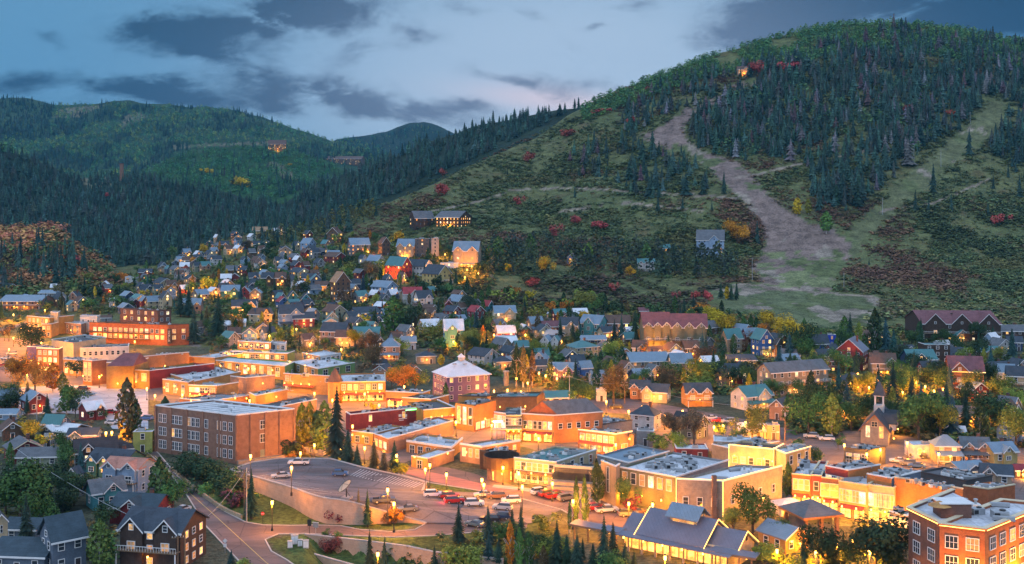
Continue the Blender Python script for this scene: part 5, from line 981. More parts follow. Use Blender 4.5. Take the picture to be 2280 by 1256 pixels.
B((895,886),(960,890),(1000,880),925,'salmon','rtar',(1,3,1.4,1.4,.9),None,'glow=1500 nl=2 gz=3 u=3','salmon building with bright sign strip under a grey roof')
# the purple hall with the mansard-like white metal roof
hall = house('F', 958, 1096, 802, 896, 26, 'h', 'purple', 'rwhite', 'dr=.8 ef=.66 lit=.12 chim=0', 'purple hall with a great white metal roof and tall windows', 'hall', 'hall')
cu = MB(); cu.box(-1.3, 1.3, -1.3, 1.3, 0, 1.6, wm('white')); cu.build('cupola', hall, (0, 0, 14.2)).scale = (.7, .7, .7); cu = MB(); cu.solid([(-1.8, -1.8, 1.6), (1.8, -1.8, 1.6), (1.8, 1.8, 1.6), (-1.8, 1.8, 1.6), (0, 0, 3.6)], [(0, 1, 4), (1, 2, 4), (2, 3, 4), (3, 0, 4), (3, 2, 1, 0)], rm('rwhite')); cu.build('cupola_roof', hall, (0, 0, 14.2)).scale = (.7, .7, .7)
for i, (a_, b_) in enumerate(((-4, -3), (0, -3.4), (4, -3))): sk = MB(); sk.box(-.7, .7, -.5, .5, 0, .25, GLASS); sk.build('skylight', hall, (a_, b_, 13.2 - .2 * i))
neon, NP_, NH = B((770,918),(780,924),(941,907),963,'dkred','rtar',None,(1,2,.9,1.9,1,3.6,3.8),'u=8 ph=.9','long crimson brick building with a green neon strip and painted sign')
d_ = (NP_[2] - NP_[1]); ang = math.atan2(d_.y, d_.x); L_ = d_.length; nm = MB(); nm.box(L_ * .76, L_ * 1.0, -.25, -.05, NH - .5, NH - .2, GREENL); nm.build('neon_strip', neon, (NP_[1].x, NP_[1].y, 0), ang)
nm = MB()
for (x_, z_, w_) in ((0, 1.3, 1.0), (1.4, 1.1, 1.6), (0, .5, 3.0), (.2, 0, 1.6)): nm.box(L_ * .66 + x_, L_ * .66 + x_ + w_, -.06, -.02, NH - 3.6 + z_, NH - 3.6 + z_ + (.8 if z_ > 1 else .25), TRIM)
nm.build('painted_sign', neon, (NP_[1].x, NP_[1].y, 0), ang)
B((783,960),(830,966),(905,950),992,'peach','rflat',(1,2,1.4,1.8,.6),None,'glow=1800 nl=2 gz=3 u=5','peach shop with pale roof below the crimson building')
B((832,966),(864,978),(1009,938),1010,'salmon:pink','rflat',(1,3,1.6,2,.6),None,'glow=900 nl=1 gz=3 u=8','long pale roofed building with warm lit parapet')
B((943,914),(1014,908),None,948,'ochre','rtar',(1,5,1.4,2.4,.8),None,'d=16 glow=1800 nl=3 gz=4 u=2 shop','low ochre shopfront with awnings beside a round lamp')
B((1014,898),(1056,904),(1104,892),962,'ochre:orange','rtar',(1,3,1.3,5.5,.5,3,3.2),(1,4,1.8,2.2,.9,.6,1),'glow=1800 nl=1 nr=2 gz=4 u=4 dark','ochre three storey building with tall slot windows')
B((1020,882),(1084,884),(1110,876),930,'ochre','rtar',None,None,'u=2 dark','plain ochre upper block behind the slot windowed building')
B((1084,886),(1196,884),(1210,872),925,'brown','rteal',None,None,'u=5 glow=500 nl=2 dark','broad brown block with a curved teal roof')
B((1100,918),(1126,922),None,960,'pink','rtar',(2,3,1.6,1.9,1,.6,4),None,'d=10 glow=1500 nl=2 gz=3 u=1','small shop glaring pink and white at street level')
pk = BLD[-1][5]; add_light(pk, (-2, -3, 2.5), 900, (1, .25, .55)); nm = MB(); nm.box(-4, -1, -.3, -.15, 2.9, 3.3, PINKL); nm.build('neon_strip', pk)
B((1126,926),(1161,926),None,986,'olive','rtar',(2,4,1.5,2.0,.8,1,6.0),None,'d=14 glow=1600 nl=3 gz=4 u=2 tc shop','olive two storey inn with an iron balcony')
bm_ = MB(); inn = BLD[-1][5]; bm_.box(-9, .2, -2.2, -.1, 4.4, 4.6, TRIMC); [bm_.box(-9 + i * 1.5, -8.88 + i * 1.5, -2.1, -1.98, 0, 5.6, TRIMD) for i in range(7)]; bm_.build('balcony', inn)
stp, STP, STH = B((1161,922),(1233,926),(1342,918),988,'peach:salmon','rflat',(1,6,1.1,2.3,.4,4.2,4.6),(1,5,1.3,1.5,.1,4.4,4.8),'u=0 glow=1800 nl=3 gz=3 nr=1 shop','salmon gabled hall with a long grey pitched roof')
rr_ = MB(); a_, b_, c_, e_ = [Vector((*p, STH + .2)) for p in (STP[0], STP[1], STP[2], STP[3])]; m1 = (a_ + b_) / 2 + Vector((0, 0, 4)); m2 = (e_ + c_) / 2 + Vector((0, 0, 4)); f_ = (c_ - b_).normalized() * 1.5; m1 += f_; b2 = b_ + f_; a2_ = a_ + f_
rr_.slab([b2, c_, m2, m1], .25, rm('rgrey')); rr_.slab([m1, m2, e_, a2_], .25, rm('rgrey')); rr_.build('pitched_roof', stp); rr_ = MB(); rr_.face([a2_, b2, m1], wm('rust')); rr_.face([c_, e_, m2], wm('salmon')); rr_.build('gable', stp)
B((1287,958),(1372,968),(1408,962),1016,'orange:brick','rflat',(2,6,1.3,2.2,.9,1,5.4),(1,1,2.4,2.6,1,.6,.8),'glow=2600 nl=3 nr=1 gz=5 u=6 shop string','orange brick hotel with arched windows and lit balcony')
B((1396,966),(1411,968),(1417,960),1012,'brick','rslate',None,None,'u=0 dark','square brick tower with a dark cap at the hotel corner')
B((1282,938),(1342,946),(1408,936),955,'grey','rtar',None,None,'u=6 dark','dark flat roof with vents behind the orange hotel', z0=3)
# post office
po, PP, PH = B((1024,990),(1073,997),(1158,983),1035,'pink:peach','rflat',(1,3,1.0,2.2,1,2,2.4),(1,4,1.0,2.2,1,2,2.4),'glow=900 nl=1 nr=1 gz=3.5 u=2 cw=.5','white roofed post office with slim lit windows')
B((905,984),(1005,999),(1030,978),1022,'peach','rflat',(1,5,1.6,2.2,.2,1,1.2),None,'u=2 cw=.6 dark=0','long low loading wing under a wide white canopy roof')
B((916,1016),(953,1022),(1011,1003),1046,'peach:pink','rflat',(1,1,1.6,2.2,0,.3,.4),None,'u=0 glow=500 nr=1','small pale store with sloping white roof')
B((1068,1004),(1112,1012),(1150,1004),1052,'dkbrown','rmetal',(1,1,2.2,2.6,1,4,4.2),None,'u=6 dark','dark brown corner building with a lit bay window')
cb = empty('balcony_building', gp(1118, 1066)); tag(cb, 'round brown timber balcony over a brick restaurant front', 'restaurant'); q = MB(); q.lathe([(4.2, 3.4), (4.9, 3.4), (4.9, 6.4), (4.6, 6.4), (4.6, 3.7), (4.2, 3.7)], wm('dkbrown'), 20); q.build('balcony', cb); q = MB(); q.lathe([(4.0, -1), (4.0, 3.4)], wm('brick'), 16); q.build('wall', cb); BLD.append((1118, 1066, 'round brown timber balcony', 0, 0, cb)); lantern(cb, 0, -5.2, 2.6, 700)
win_row(cb, (-3.2, -3.2), (3.2, -3.2), [.5], 1.4, 2.2, 2, TRIMD, 2, False, 3)
B((1144,1020),(1238,1030),(1328,1002),1085,'cream','rteal',(2,7,1.3,2.0,.35,1.2,5.2),(2,4,1.3,2.0,.2,1.2,5.2),'glow=900 nl=3 gz=3.5 u=8 shop=l aw=brown','cream arcade building with a pale green edged roof')
gb, GP_, GH = B((1235,1040),(1318,1046),(1350,1036),1096,'dkgrey','rflat',None,None,'u=1 cw=.7 tc','dark mirror glass office with a flat blue roof')
for i in range(9): q = GP_[0].lerp(GP_[1], (i + .5) / 9); pn = MB(); pn.box(-.95, .95, -.12, 0, 1.0, GH - 1.2, GLASS); pn.build('glass_bay', gb, (q.x, q.y - .02, 0), math.atan2((GP_[1] - GP_[0]).y, (GP_[1] - GP_[0]).x))
tw = MB(); d_ = GP_[1] - GP_[0]; ang = math.atan2(d_.y, d_.x); L_ = d_.length
for k in range(3): tw.box(-1, L_ + 1, -2.5 - k * 1.6, -.1 - k * 1.6 - (.01 if k else 0), -1, 2.6 - k * .8, wm('stone'))
tw.build('terrace_wall', gb, (GP_[0].x, GP_[0].y, 0), ang)
B((1338,1026),(1371,1040),(1380,1034),1130,'tan','rblue',(1,1,.9,6,0,3,3.2),None,'u=0','tall beige gable end building with a blue metal roof')
_t = BLD[-1][5]
B((1330,1014),(1400,1032),(1490,1006),1080,'grey','rblue',None,None,'u=3','low pale blue metal roofs behind the beige gable')
B((1377,1041),(1505,1064),(1622,1026),1142,'olive:grey','rflat',(1,6,1.3,2.6,.8,5.2,5.6),None,'glow=1100 nl=3 gz=3 u=14 cw=.35','olive brown building with four tall lit windows and crowded rooftop')
st, SPT, SHT = B((1507,1068),(1610,1073),(1741,1039),1168,'stone','rwhite',(1,3,1.1,1.8,0,4.0,4.2),(1,4,1.0,1.8,0,4.2,4.6),'u=2 string=v glow=260 nl=1','big rough stone building outlined by a golden string of lights')
q = SPT[0].lerp(SPT[1], .8); cm = MB(); cm.box(-.5, .5, -.5, .5, -1, SHT + 1.5, wm('brick')); cm.build('chimney', st, (q.x, q.y - .55, 0))
# string-lit yellow complex behind the stone building
B((1624,992),(1722,1002),(1745,990),1052,'cream','rbrown',(1,5,1.2,1.8,.4,1.5,2),None,'u=1 string=v glow=2600 nl=3 gz=4','cream hotel wing traced with brilliant string lights')
B((1722,1000),(1750,1012),(1806,996),1062,'cream:yellow','rflat',None,(1,3,1.3,2.2,.1,4.5,5),'u=5 glow=1200 nl=1 string','pale yellow side with pointed parapets and blue windows')
fm_ = MB(); _y = BLD[-1][5]; 
B((1585,990),(1628,1000),(1735,984),1024,'tan','rflat',None,None,'u=8','pale flat roof full of vents behind the lit hotel', z0=2)
B((1880,998),(1936,1004),(1972,996),1042,'dkgrey','rteal',(2,3,1.5,1.6,.1),None,'u=4 dark','dark grey workshop block beside the stone chapel')
# main street row
row = [((1763,1056),(1805,1060),1134,'rust',(1,3,1.0,2.5,.9,4.4,4.6),'rust orange shopfront with three white framed windows'),
       ((1806,1059),(1829,1061),1136,'dkred',(1,1,1.0,2.0,.2,4.6,4.8),'narrow plum coloured shop beside a small tree'),
       ((1829,1064),(1867,1068),1146,'dkbrick',(1,1,4.2,3.0,.7,4.0,4.2),'brown brick shopfront with one great arched bay window'),
       ((1867,1072),(1930,1082),1164,'yellow',(1,4,1.4,2.6,.95,4.2,4.4),'yellow two storey shop glowing over its white balcony'),
       ((1930,1080),(1991,1088),1170,'cream',(1,5,1.4,2.9,1,3.8,4.2),'cream shop with blazing tall upper windows')]
for (l_, c_, vb_, wl_, ws_, lb) in row: B(l_, c_, None, vb_, wl_, 'rflat', ws_, None, 'd=16 glow=1500 nl=2 gz=3.4 u=2 tc shop aw=%s' % random.choice(['dkred', 'green', 'cream']), lb)
for k_ in range(-5, 0):
    pass
B((1838,1038),(1888,1048),(1960,1036),1146,'dkred:orange','rflat',(1,4,1.5,2.2,.8,6.2,6.6),(1,4,1.3,2.0,.1,6.2,6.6),'u=10','plum coloured set back storey with blue framed windows')
B((1930,1056),(1985,1066),(2050,1050),1164,'orange:slate','rflat',(1,3,1.3,1.9,.1,6.2,6.6),(1,3,1.3,1.9,.1,6.2,6.6),'u=12 glow=500 nl=1','set back slate blue storey on the main street row')
B((1991,1064),(2040,1070),(2144,1090),1172,'orange','rflat',(2,2,1.2,2.0,.3,1.6,5.8),(2,4,1.2,2.0,.2,1.6,5.8),'glow=1800 nl=2 nr=1 gz=3.5 u=8 tc','orange brick corner building with arched window hoods')
B((2040,1050),(2150,1072),(2210,1060),1100,'dkgrey','rtar',None,None,'u=9 dark','black roof deck crowded with machines behind the orange building', z0=2)
B((2144,1082),(2200,1090),(2260,1080),1140,'rust','rflat',None,None,'u=5 tc','rust parapet block with stepped top')
B((1980,1140),(2020,1150),(2030,1140),1205,'tan','rdark',(1,4,1.3,1.6,1,3,3.4),None,'u=1 glow=600 nl=1','low tan building with lit windows between tree and hotel')
# near brick hotel in the lower right corner
H2 = 14.5
def near_block(pts, zt, z0, wl, label, o, units=4, open_=()):
    P = [atz(u, v, zt) for u, v in pts]; O = P[1].copy(); O.z = z0; Q = [(p - P[1]).xy for p in P]; H = zt - z0; T = empty('building', O); tag(T, label, 'hotel'); BLD.append((pts[1][0], pts[1][1] + 80, label, O.x, O.y, T)); c = sum(P, Vector((0, 0, 0))) / len(P); FOOT.append((c.x, c.y, 12))
    m = MB(); m.prism([tuple(q) for q in Q], -3, H, wm(wl)); m.build('wall', T); n = len(Q); cen = sum(Q, Vector((0, 0))) / n
    q = MB(); q.prism([tuple(p + (cen - p).normalized() * .5) for p in Q], H + .05, H + .12, rm('rflat')); q.build('roof', T)
    for i in range(n):
        if i in open_: continue
        a_, b_ = Q[i], Q[(i + 1) % n]; d_ = b_ - a_; L_ = d_.length; d_ /= L_; ang = math.atan2(d_.y, d_.x); cm = MB(); cm.box(-.25, L_ + .25, -.28, .5, H + .002 * i, H + .55 + .002 * i, wm(wl)); cm.box(-.3, L_ + .3, -.36, .55, H + .55 + .003 * i, H + .7 + .003 * i, TRIMC); cm.build('cornice', T, (a_.x, a_.y, 0), ang)
        sm = MB(); sm.tube((0, -.45, H + .3), (L_, -.45, H + .3), .06, STRING, 5); sm.build('string_lights', T, (a_.x, a_.y, 0), ang)
        if i < 3: win_row(T, a_, b_, [H - 3.6 - 3.6 * k for k in range(4)], 2.0, 2.1, .3, TRIM, 3, False, max(1, int(L_ / 3.6)), .04)
    for k in range(units): p = cen + Vector((random.uniform(-4, 4), random.uniform(-4, 6))); unit(T, p.x, p.y, H + .12, random.uniform(.8, 1.3), k)
    for i, lz in ((0, 6.0), (1, 6.0)):
        a_, b_ = Q[i], Q[i + 1]; q_ = a_.lerp(b_, .5); d_ = (b_ - a_).normalized(); lantern(T, q_.x + d_.y * 3.0, q_.y - d_.x * 3.0, 5.5, o); 
    return T, Q, H
nb, NQ, NH2 = near_block([(2092,1172),(2193,1184),(2330,1128),(2230,1118)], H2, -1, 'rust', 'large orange brick hotel with string lit cornice at the lower right', 13000, 6)
nb2, _, _ = near_block([(2023,1136),(2094,1170),(2190,1128),(2120,1096)], H2 - .05, -1, 'dkbrick', 'dark brick wing of the corner hotel with tall window pairs', 120, 3, (1, 2))
ph_ = MB(); ph_.box(-2.8, 2.8, -2, 2, 0, 2.6, wm('dkbrick')); ph_.box(-3, 3, -2.2, 2.2, 2.6, 2.8, TRIM); ph_.build('roof_house', nb2, (4.5, 6, NH2 + .1)); um = MB(); um.lathe([(2.2, 2.1), (.05, 3.0)], wm('peach'), 8); um.tube((0, 0, 0), (0, 0, 2.2), .05, METALD); um.build('parasol', nb, (-4.5, 9, NH2 + .1))
# apartment block with maroon roof (three storeys, garages below)
ap_ = house('3', 1062, 1300, 472, 800, 4, 'w', 'olive', 'rmaroon', 'three gw=.24 lit=.15 deck ef=.7 glow=900 ng=3 chim=0', 'left half of the maroon roofed apartment block over lit garages', 'apartments', 'apartment_block')
ap2 = house('3', 1290, 1592, 484, 805, -6, 'w', 'olive', 'rmaroon', 'three gw=.24 lit=.3 deck ef=.7 glow=900 ng=3 chim=0 dr=.6', 'right half of the maroon roofed apartment block with sage end wall', 'apartments', 'apartment_block')
for a_ in (ap_, ap2):
    w__ = a_.children[0].dimensions
    for i in range(3):
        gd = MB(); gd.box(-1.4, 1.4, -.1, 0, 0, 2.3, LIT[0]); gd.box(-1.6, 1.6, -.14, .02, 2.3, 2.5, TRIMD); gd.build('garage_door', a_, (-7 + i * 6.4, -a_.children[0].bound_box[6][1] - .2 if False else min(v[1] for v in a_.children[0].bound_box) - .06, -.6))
lodge = house('4', 1210, 1850, 320, 570, -4, 'w', 'dkbrown', 'rmaroon', 'three lit=.55 deck gw=.26 chim=1', 'large dark timber lodge with three gables and stone chimneys', 'lodge', 'lodge')
for x_ in (-12, -1, 12): cm = MB(); cm.box(-.8, .8, -.8, .8, 0, 15, wm('stone')); cm.box(-1, 1, -1, 1, 15, 15.3, wm('dkbrown')); cm.build('stone_chimney', lodge, (x_, -4.5 if x_ < 5 else 2, -1))
motel = house('4', -5, 600, 712, 995, 24, 's', 'tan', 'rgrey', 'lit=.3 glow=350 ng=2 dr=.32 deck ef=.76 chim=0', 'long three storey motel with white gable end and grey roof', 'motel', 'motel')
# the stone chapel
p0 = gp(1940, 990); chp = empty('chapel', p0 + Vector((5, 9, 0)), R(-24)); tag(chp, 'rough stone chapel with white steeple and peach edged gable', 'chapel'); BLD.append((1940, 990, 'stone chapel', chp.location.x, chp.location.y, chp)); FOOT.append((chp.location.x, chp.location.y, 12))
k_ = p0.y / F; Wc = 68 * k_ / 1.15; hc = 33 * k_; Hc = 66 * k_; m = MB(); gable_wall(m, Wc, -10, 12, hc, Hc, wm('stone')); m.build('wall', chp)
m = MB(); s_ = (Hc - hc) / (Wc / 2); roof_prof(m, [(-Wc/2 - .6, hc - .6 * s_ + .25), (0, Hc + .25), (Wc/2 + .6, hc - .6 * s_ + .25)], -10.6, 12.6, .25, rm('rslate')); m.build('roof', chp); m = MB(); barge(m, 0, Wc, .6, -10.75, hc + .25, Hc + .25, wm('salmon')); m.build('trim', chp)
for x_ in (-Wc * .24, Wc * .24): put_window(chp, x_, -10.05, 2.2, 0, 1.1, 3.4, True, TRIMC, 2)
for i in range(4): put_window(chp, Wc / 2 + .05, -7 + i * 4, 2.2, R(90), 1.1, 3.4, True, TRIMC, 2)
put_window(chp, 0, -10.05, hc + 1, 0, 1.6, 1.4, False, TRIMC, 2)
m = MB(); m.box(-1.5, 1.5, -1.5, 1.5, Hc - 4, Hc + .8, wm('white')); m.build('tower_base', chp, (0, 4, 0)); m = MB(); [m.box(x - .14, x + .14, y - .14, y + .14, Hc + .8, Hc + 3.6, TRIM) for x in (-1.2, 1.2) for y in (-1.2, 1.2)]; m.box(-1.5, 1.5, -1.5, 1.5, Hc + 3.6, Hc + 3.9, TRIM); b_ = m.build('belfry', chp, (0, 4, 0))
m = MB(); m.lathe([(.7, Hc + 1.6), (.5, Hc + 2.6), (.2, Hc + 2.8)], METALD, 10); m.build('bell', b_, (0, 0, 0)); m = MB(); m.solid([(-1.9, -1.9, Hc + 3.9), (1.9, -1.9, Hc + 3.9), (1.9, 1.9, Hc + 3.9), (-1.9, 1.9, Hc + 3.9), (0, 0, Hc + 8.6)], [(0, 1, 4), (1, 2, 4), (2, 3, 4), (3, 0, 4), (3, 2, 1, 0)], rm('rslate')); m.build('spire', chp, (0, 4, 0))
for y_ in (-2, 5):
    m = MB(); gable_wall(m, 3, -5.5, 0, hc + 1.4, hc + 3.6, wm('white'), 'y'); m.v = [(-v[1], v[0], v[2]) for v in m.v]; m.v = [(v[0], v[1], max(v[2], hc - 1)) for v in m.v]; dd = m.build('dormer', chp, (0, y_, 0)); put_window(dd, 5.55, 0, hc + 1.1, R(90), 1.1, 1.1, False)
    m = MB(); m.slab([(1.2, -2, hc + 1.1), (6, -2, hc + 1.1), (6, 0, hc + 3.9), (1.2, 0, hc + 3.9)], .2, rm('rslate')); m.slab([(1.2, 0, hc + 3.9), (6, 0, hc + 3.9), (6, 2, hc + 1.1), (1.2, 2, hc + 1.1)], .2, rm('rslate')); m.build('dormer_roof', dd)
lantern(chp, Wc / 2 + 1.4, -9, 2.2, 700); lantern(chp, Wc / 2 + 1.4, 6, 2.2, 900)
# pavilion with pyramid roof
p0 = gp(1838, 1215); pv_ = empty('pavilion', p0 + Vector((-1, 7.5, 0)), R(18)); tag(pv_, 'square open pavilion with a grey pyramid roof', 'pavilion'); k_ = (p0.y + 7) / F; a_ = 131 * k_ / 2 / 1.27; BLD.append((1838, 1215, 'pyramid roofed pavilion', p0.x, p0.y + 7, pv_)); FOOT.append((p0.x, p0.y + 7, 8))
ze = HC - (1140 - HV) * (p0.y + 6) / F; zr = HC - (1110 - HV) * (p0.y + 7.5) / F
m = MB(); m.solid([(-a_, -a_, ze), (a_, -a_, ze), (a_, a_, ze), (-a_, a_, ze), (0, 0, zr)], [(0, 1, 4), (1, 2, 4), (2, 3, 4), (3, 0, 4), (3, 2, 1, 0)], rm('rgrey')); m.build('roof', pv_); m = MB(); m.box(-a_, a_, -a_ - .05, -a_ + .1, ze - .5, ze - .02, wm('salmon')); m.box(-a_ - .05, -a_ + .1, -a_ + .1, a_, ze - .5, ze - .02, wm('salmon')); m.box(a_ - .1, a_ + .05, -a_ + .1, a_, ze - .5, ze - .02, wm('salmon')); m.build('fascia', pv_)
for x in (-1, 0, 1):
    for y in (-1, 1): m = MB(); m.box(-.35, .35, -.35, .35, -1, ze - .03, wm('brick')); m.build('post', pv_, (x * (a_ - 1.2), y * (a_ - 1.2), 0))
m = MB(); m.box(-a_ + 1.6, a_ - 1.6, -a_ + 2.2, a_ - 1.6, -1, ze - .6, wm('slate')); m.build('inner_room', pv_); add_light(pv_, (a_ + 2, -2, 3), 700)
# peach shed with lit front
shd = house('8', 140, 515, 968, 1190, 34, 'g', 'peach', 'rblue', 'dr=1.1 lit=0 glow=900 ng=1 chim=0 ef=.66', 'peach gabled shed with a blue metal roof and two wall lamps', 'shed', 'shed_building')
house('F', 1716, 1794, 1108, 1150, 14, 'h', 'white', 'rwhite', 'lit=.1 chim=0', 'low building with a pale hipped membrane roof beside the pavilion', 'building', 'building')
# transit station with metal roof, cupola, gables and canopies
zf = 0.0; ang_s = -R(36.6); stn_o = Vector((31.9, 225.1, zf))
stn = empty('station', stn_o, ang_s); tag(stn, 'transit station with standing seam roof, lit cupola and golden eaves', 'station'); BLD.append((1490, 1246, 'transit station', stn_o.x, stn_o.y, stn)); FOOT.append((stn_o.x, stn_o.y + 8, 16))
m = MB(); Ls, Ds, hs, Hs = 7.3, 5.6, 3.9, 7.4
gable_wall(m, Ds * 2, -Ls, Ls, hs, Hs, wm('cream'), 'x', zb=-3); m.build('wall', stn, (0, 7, 0)); m = MB(); roof_prof(m, [(-Ds - .9, hs - .5), (0, Hs + .2), (Ds + .9, hs - .5)], -Ls - .6, Ls + .6, .25, rm('rmetal'), 'x'); m.build('roof', stn, (0, 7, 0))
m = MB(); gable_wall(m, 9, -3.2, 3.2, hs - .6, 6.0, wm('cream'), 'x', zb=-3); m.build('side_wing', stn, (Ls + 3.2, 7.2, 0)); m = MB(); roof_prof(m, [(-5.4, hs - 1.2), (0, 6.2), (5.4, hs - 1.2)], -3.2, 3.8, .25, rm('rmetal'), 'x'); sw_ = m.build('wing_roof', stn, (Ls + 3.2, 7.2, 0))
m = MB(); gable_wall(m, 8, -2.4, 2.4, hs - .6, 5.6, wm('cream'), 'x', zb=-3); m.build('side_wing', stn, (-Ls - 2.2, 7.2, 0)); m = MB(); roof_prof(m, [(-5, hs - 1.1), (0, 5.8), (5, hs - 1.1)], -3.0, 2.2, .25, rm('rmetal'), 'x'); m.build('wing_roof', stn, (-Ls - 2.2, 7.2, 0))
m = MB(); m.box(-3, 3, -2, 2, 0, 1.9, wm('cream')); cpl = m.build('cupola', stn, (1.0, 7, Hs - 1.4)); m = MB(); roof_prof(m, [(-3, 1.3), (0, 3.6), (3, 1.3)], -3.8, 3.8, .2, rm('rblue'), 'x'); m.build('cupola_roof', cpl); win_row(cpl, (-3, -2), (3, -2), [.3], 1.5, 1.0, 1, TRIMC, 1, False, 3)
gable_wall(MB(), 1, 0, 1, 1, 2, TRIM)
for x0_, x1_, y0_, z0_, z1_ in ((Ls + .75, Ls + .75, 7, hs - .6, Hs + .3), (Ls + 7.1, Ls + 7.1, 7.2, hs - 1.1, 6.3), (-Ls - .75, -Ls - .75, 7, hs - .6, Hs + .3)):
    m = MB(); hw = Ds + 1.2 if z1_ > 7 else 5.4; m.tube((x0_, y0_ - hw, z0_), (x0_, y0_, z1_), .06, STRING, 5); m.tube((x0_, y0_, z1_), (x0_, y0_ + hw, z0_), .06, STRING, 5); m.build('string_lights', stn)
for k in range(2): put_window(stn, Ls + 6.45, 6.4 + k * 1.6, 4.2, R(90), .5, .9, False, TRIMD)
m = MB(); m.slab([(-Ls - 5, -1.4, hs - .75), (Ls + 7, -1.4, hs - .75), (Ls + 7, 1.35, hs - .55), (-Ls - 5, 1.35, hs - .55)], .2, rm('rmetal')); m.build('canopy', stn)
win_row(stn, (-Ls - 4, 1.32), (Ls + 6, 1.32), [.2], 1.4, 2.4, 2, TRIMC, 2, False, 13, .01, .02)
for i in range(9): m = MB(); m.box(-.22, .22, -.22, .22, -3, .9, wm('stone')); m.box(-.12, .12, -.12, .12, .9, hs - .98, WOOD); m.build('post', stn, (-Ls - 4.5 + i * 3.2, -1.1, 0))
for i in range(5): lantern(stn, -Ls - 3 + i * 4.6, -.2, 2.4, 450)
for (ua, va, ub, vb_, zc, lb) in ((1275,1162,1386,1182,3.3,'long timber bus canopy left of the station'), (1586,1222,1688,1238,3.3,'timber bus canopy right of the station')):
    p, q = atz(ua, va, zc), atz(ub, vb_, zc); d_ = q - p; L_ = d_.length; ang = math.atan2(d_.y, d_.x); T = empty('bus_canopy', (p.x, p.y, zf), ang); tag(T, lb, 'canopy'); m = MB(); z_ = zc - zf; m.slab([(0, -1.6, z_), (L_, -1.6, z_), (L_, 1.6, z_ + .2), (0, 1.6, z_ + .2)], .18, rm('rmetal')); m.build('roof', T); m = MB(); m.box(0, L_, -1.65, -1.62, z_ - .45, z_ - .02, WOOD); m.build('fascia', T)
    for i in range(4): m = MB(); m.box(-.15, .15, -.15, .15, -1, z_ - .2, WOOD); m.build('post', T, (1 + (L_ - 2) * i / 3, -1, 0))
    lantern(T, L_ * .35, 0, z_ - .8, 500); lantern(T, L_ * .75, 0, z_ - .8, 500)
# ---------------------------------------------------------------- roads, parking decks, kerbs, walls
def surf(name, col, var=.25, scale=.25, cracks=True):
    m = bpy.data.materials.new(name); m.use_nodes = True; t = NT(m.node_tree); p = t.n['Principled BSDF']; geo = t.node('ShaderNodeNewGeometry').outputs['Position']
    mp = t.node('ShaderNodeMapping'); mp.inputs['Rotation'].default_value = (0, 0, R(-35)); mp.inputs['Scale'].default_value = (.35, 1.6, 1); t.l.new(geo, mp.inputs[0])
    a = t.noise(mp.outputs[0], scale * .6, 5, .65, .6); b = t.noise(geo, 2.5, 4, .7)
    k = t.ramp(t.math('ADD', t.math('MULTIPLY', a, .75), t.math('MULTIPLY', b, .25)), .36, .64, 1 - var, 1 + var)
    if cracks:
        vo = t.node('ShaderNodeTexVoronoi', feature='DISTANCE_TO_EDGE'); vo.inputs['Scale'].default_value = .11; t.l.new(geo, vo.inputs['Vector']); k = t.math('MULTIPLY', k, t.ramp(vo.outputs[0], 0, .02, .55, 1))
    cc = t.node('ShaderNodeCombineColor'); [t.put(cc.inputs[i], k) for i in range(3)]; t.put(p.inputs['Base Color'], t.mix(1.0, c4(col), cc.outputs[0], 'MULTIPLY')); p.inputs['Roughness'].default_value = .85; return m
ASPH = surf('asphalt', (.12, .1, .1)); ASPH2 = surf('worn_asphalt', (.115, .1, .105), .4); CONC = surf('concrete', (.34, .31, .29), .15, .5, False); BRK = surf('brick_paving', (.34, .14, .11), .2, .8, False); STRT = surf('street_asphalt', (.13, .09, .085)); DECKM = surf('deck_surface', (.34, .37, .42), .2)
from mathutils.geometry import tessellate_polygon
def sheet(name, pts, m, dz=.03, kind='structure', label=None, z=None):
    """flat sheet through photo pixels; each point (u, v[, height])"""
    P = [(atz(p[0], p[1], p[2]) + Vector((0, 0, dz))) if len(p) > 2 else (atz(p[0], p[1], 0) + Vector((0, 0, dz))) for p in pts]
    tr = tessellate_polygon([[Vector((p.x, p.y, 0)) for p in P]]); b = MB(); b.solid(P, [tuple(t_) for t_ in tr], m); me = b.mesh(name)
    if sum(f.normal.z for f in me.polygons) < 0: me.flip_normals()
    o = link(name, me); o['kind'] = kind; 
    if label: o['label'] = label
    return o, P
sheet('road', [(760,1330),(640,1247),(606,1228),(592,1202),(588,1184),(545,1163),(500,1140),(457,1109),(395,1062),(352,1010),(322,985),(295,985),(330,1010),(370,1045),(413,1100),(457,1172),(536,1256),(640,1330)], STRT, .035, label='two lane road climbing past the brick school')
sheet('access_road', [(545,1163),(586,1170),(650,1171),(700,1170),(760,1172),(800,1180),(870,1185),(925,1180),(950,1166),(1000,1150),(1180,1150),(1172,1176),(1060,1186),(960,1194),(880,1197),(760,1193),(680,1189),(620,1190),(592,1202),(588,1184)], STRT, .045, label='side road curving below the parking deck')
LOTP = [(514,1047,3.0),(569,1062,3.5),(648,1085,4.4),(690,1100,5.25),(718,1108,5.5),(735,1111,5.58),(760,1114,5.35),(793,1121,4.75),(828,1131,3.6),(875,1144,2.0),(907,1153,1.0),(950,1165,.2),(1000,1165,.12),(1180,1166,.1),(1248,1136,.1),(1150,1108,.3),(1060,1097,.5),(1000,1095,.8),(939,1094,1.2),(947,1075,1.5),(886,1059,2.4),(803,1041,3.6),(733,1022,4.0),(621,1022,3.6),(560,1031,3.4)]
lot, LP3 = sheet('parking_deck', LOTP, ASPH2, .06, label='wide asphalt parking deck above the retaining wall')
from mathutils.bvhtree import BVHTree
_bv = BVHTree.FromPolygons([tuple(v.co) for v in lot.data.vertices], [tuple(f.vertices) for f in lot.data.polygons])
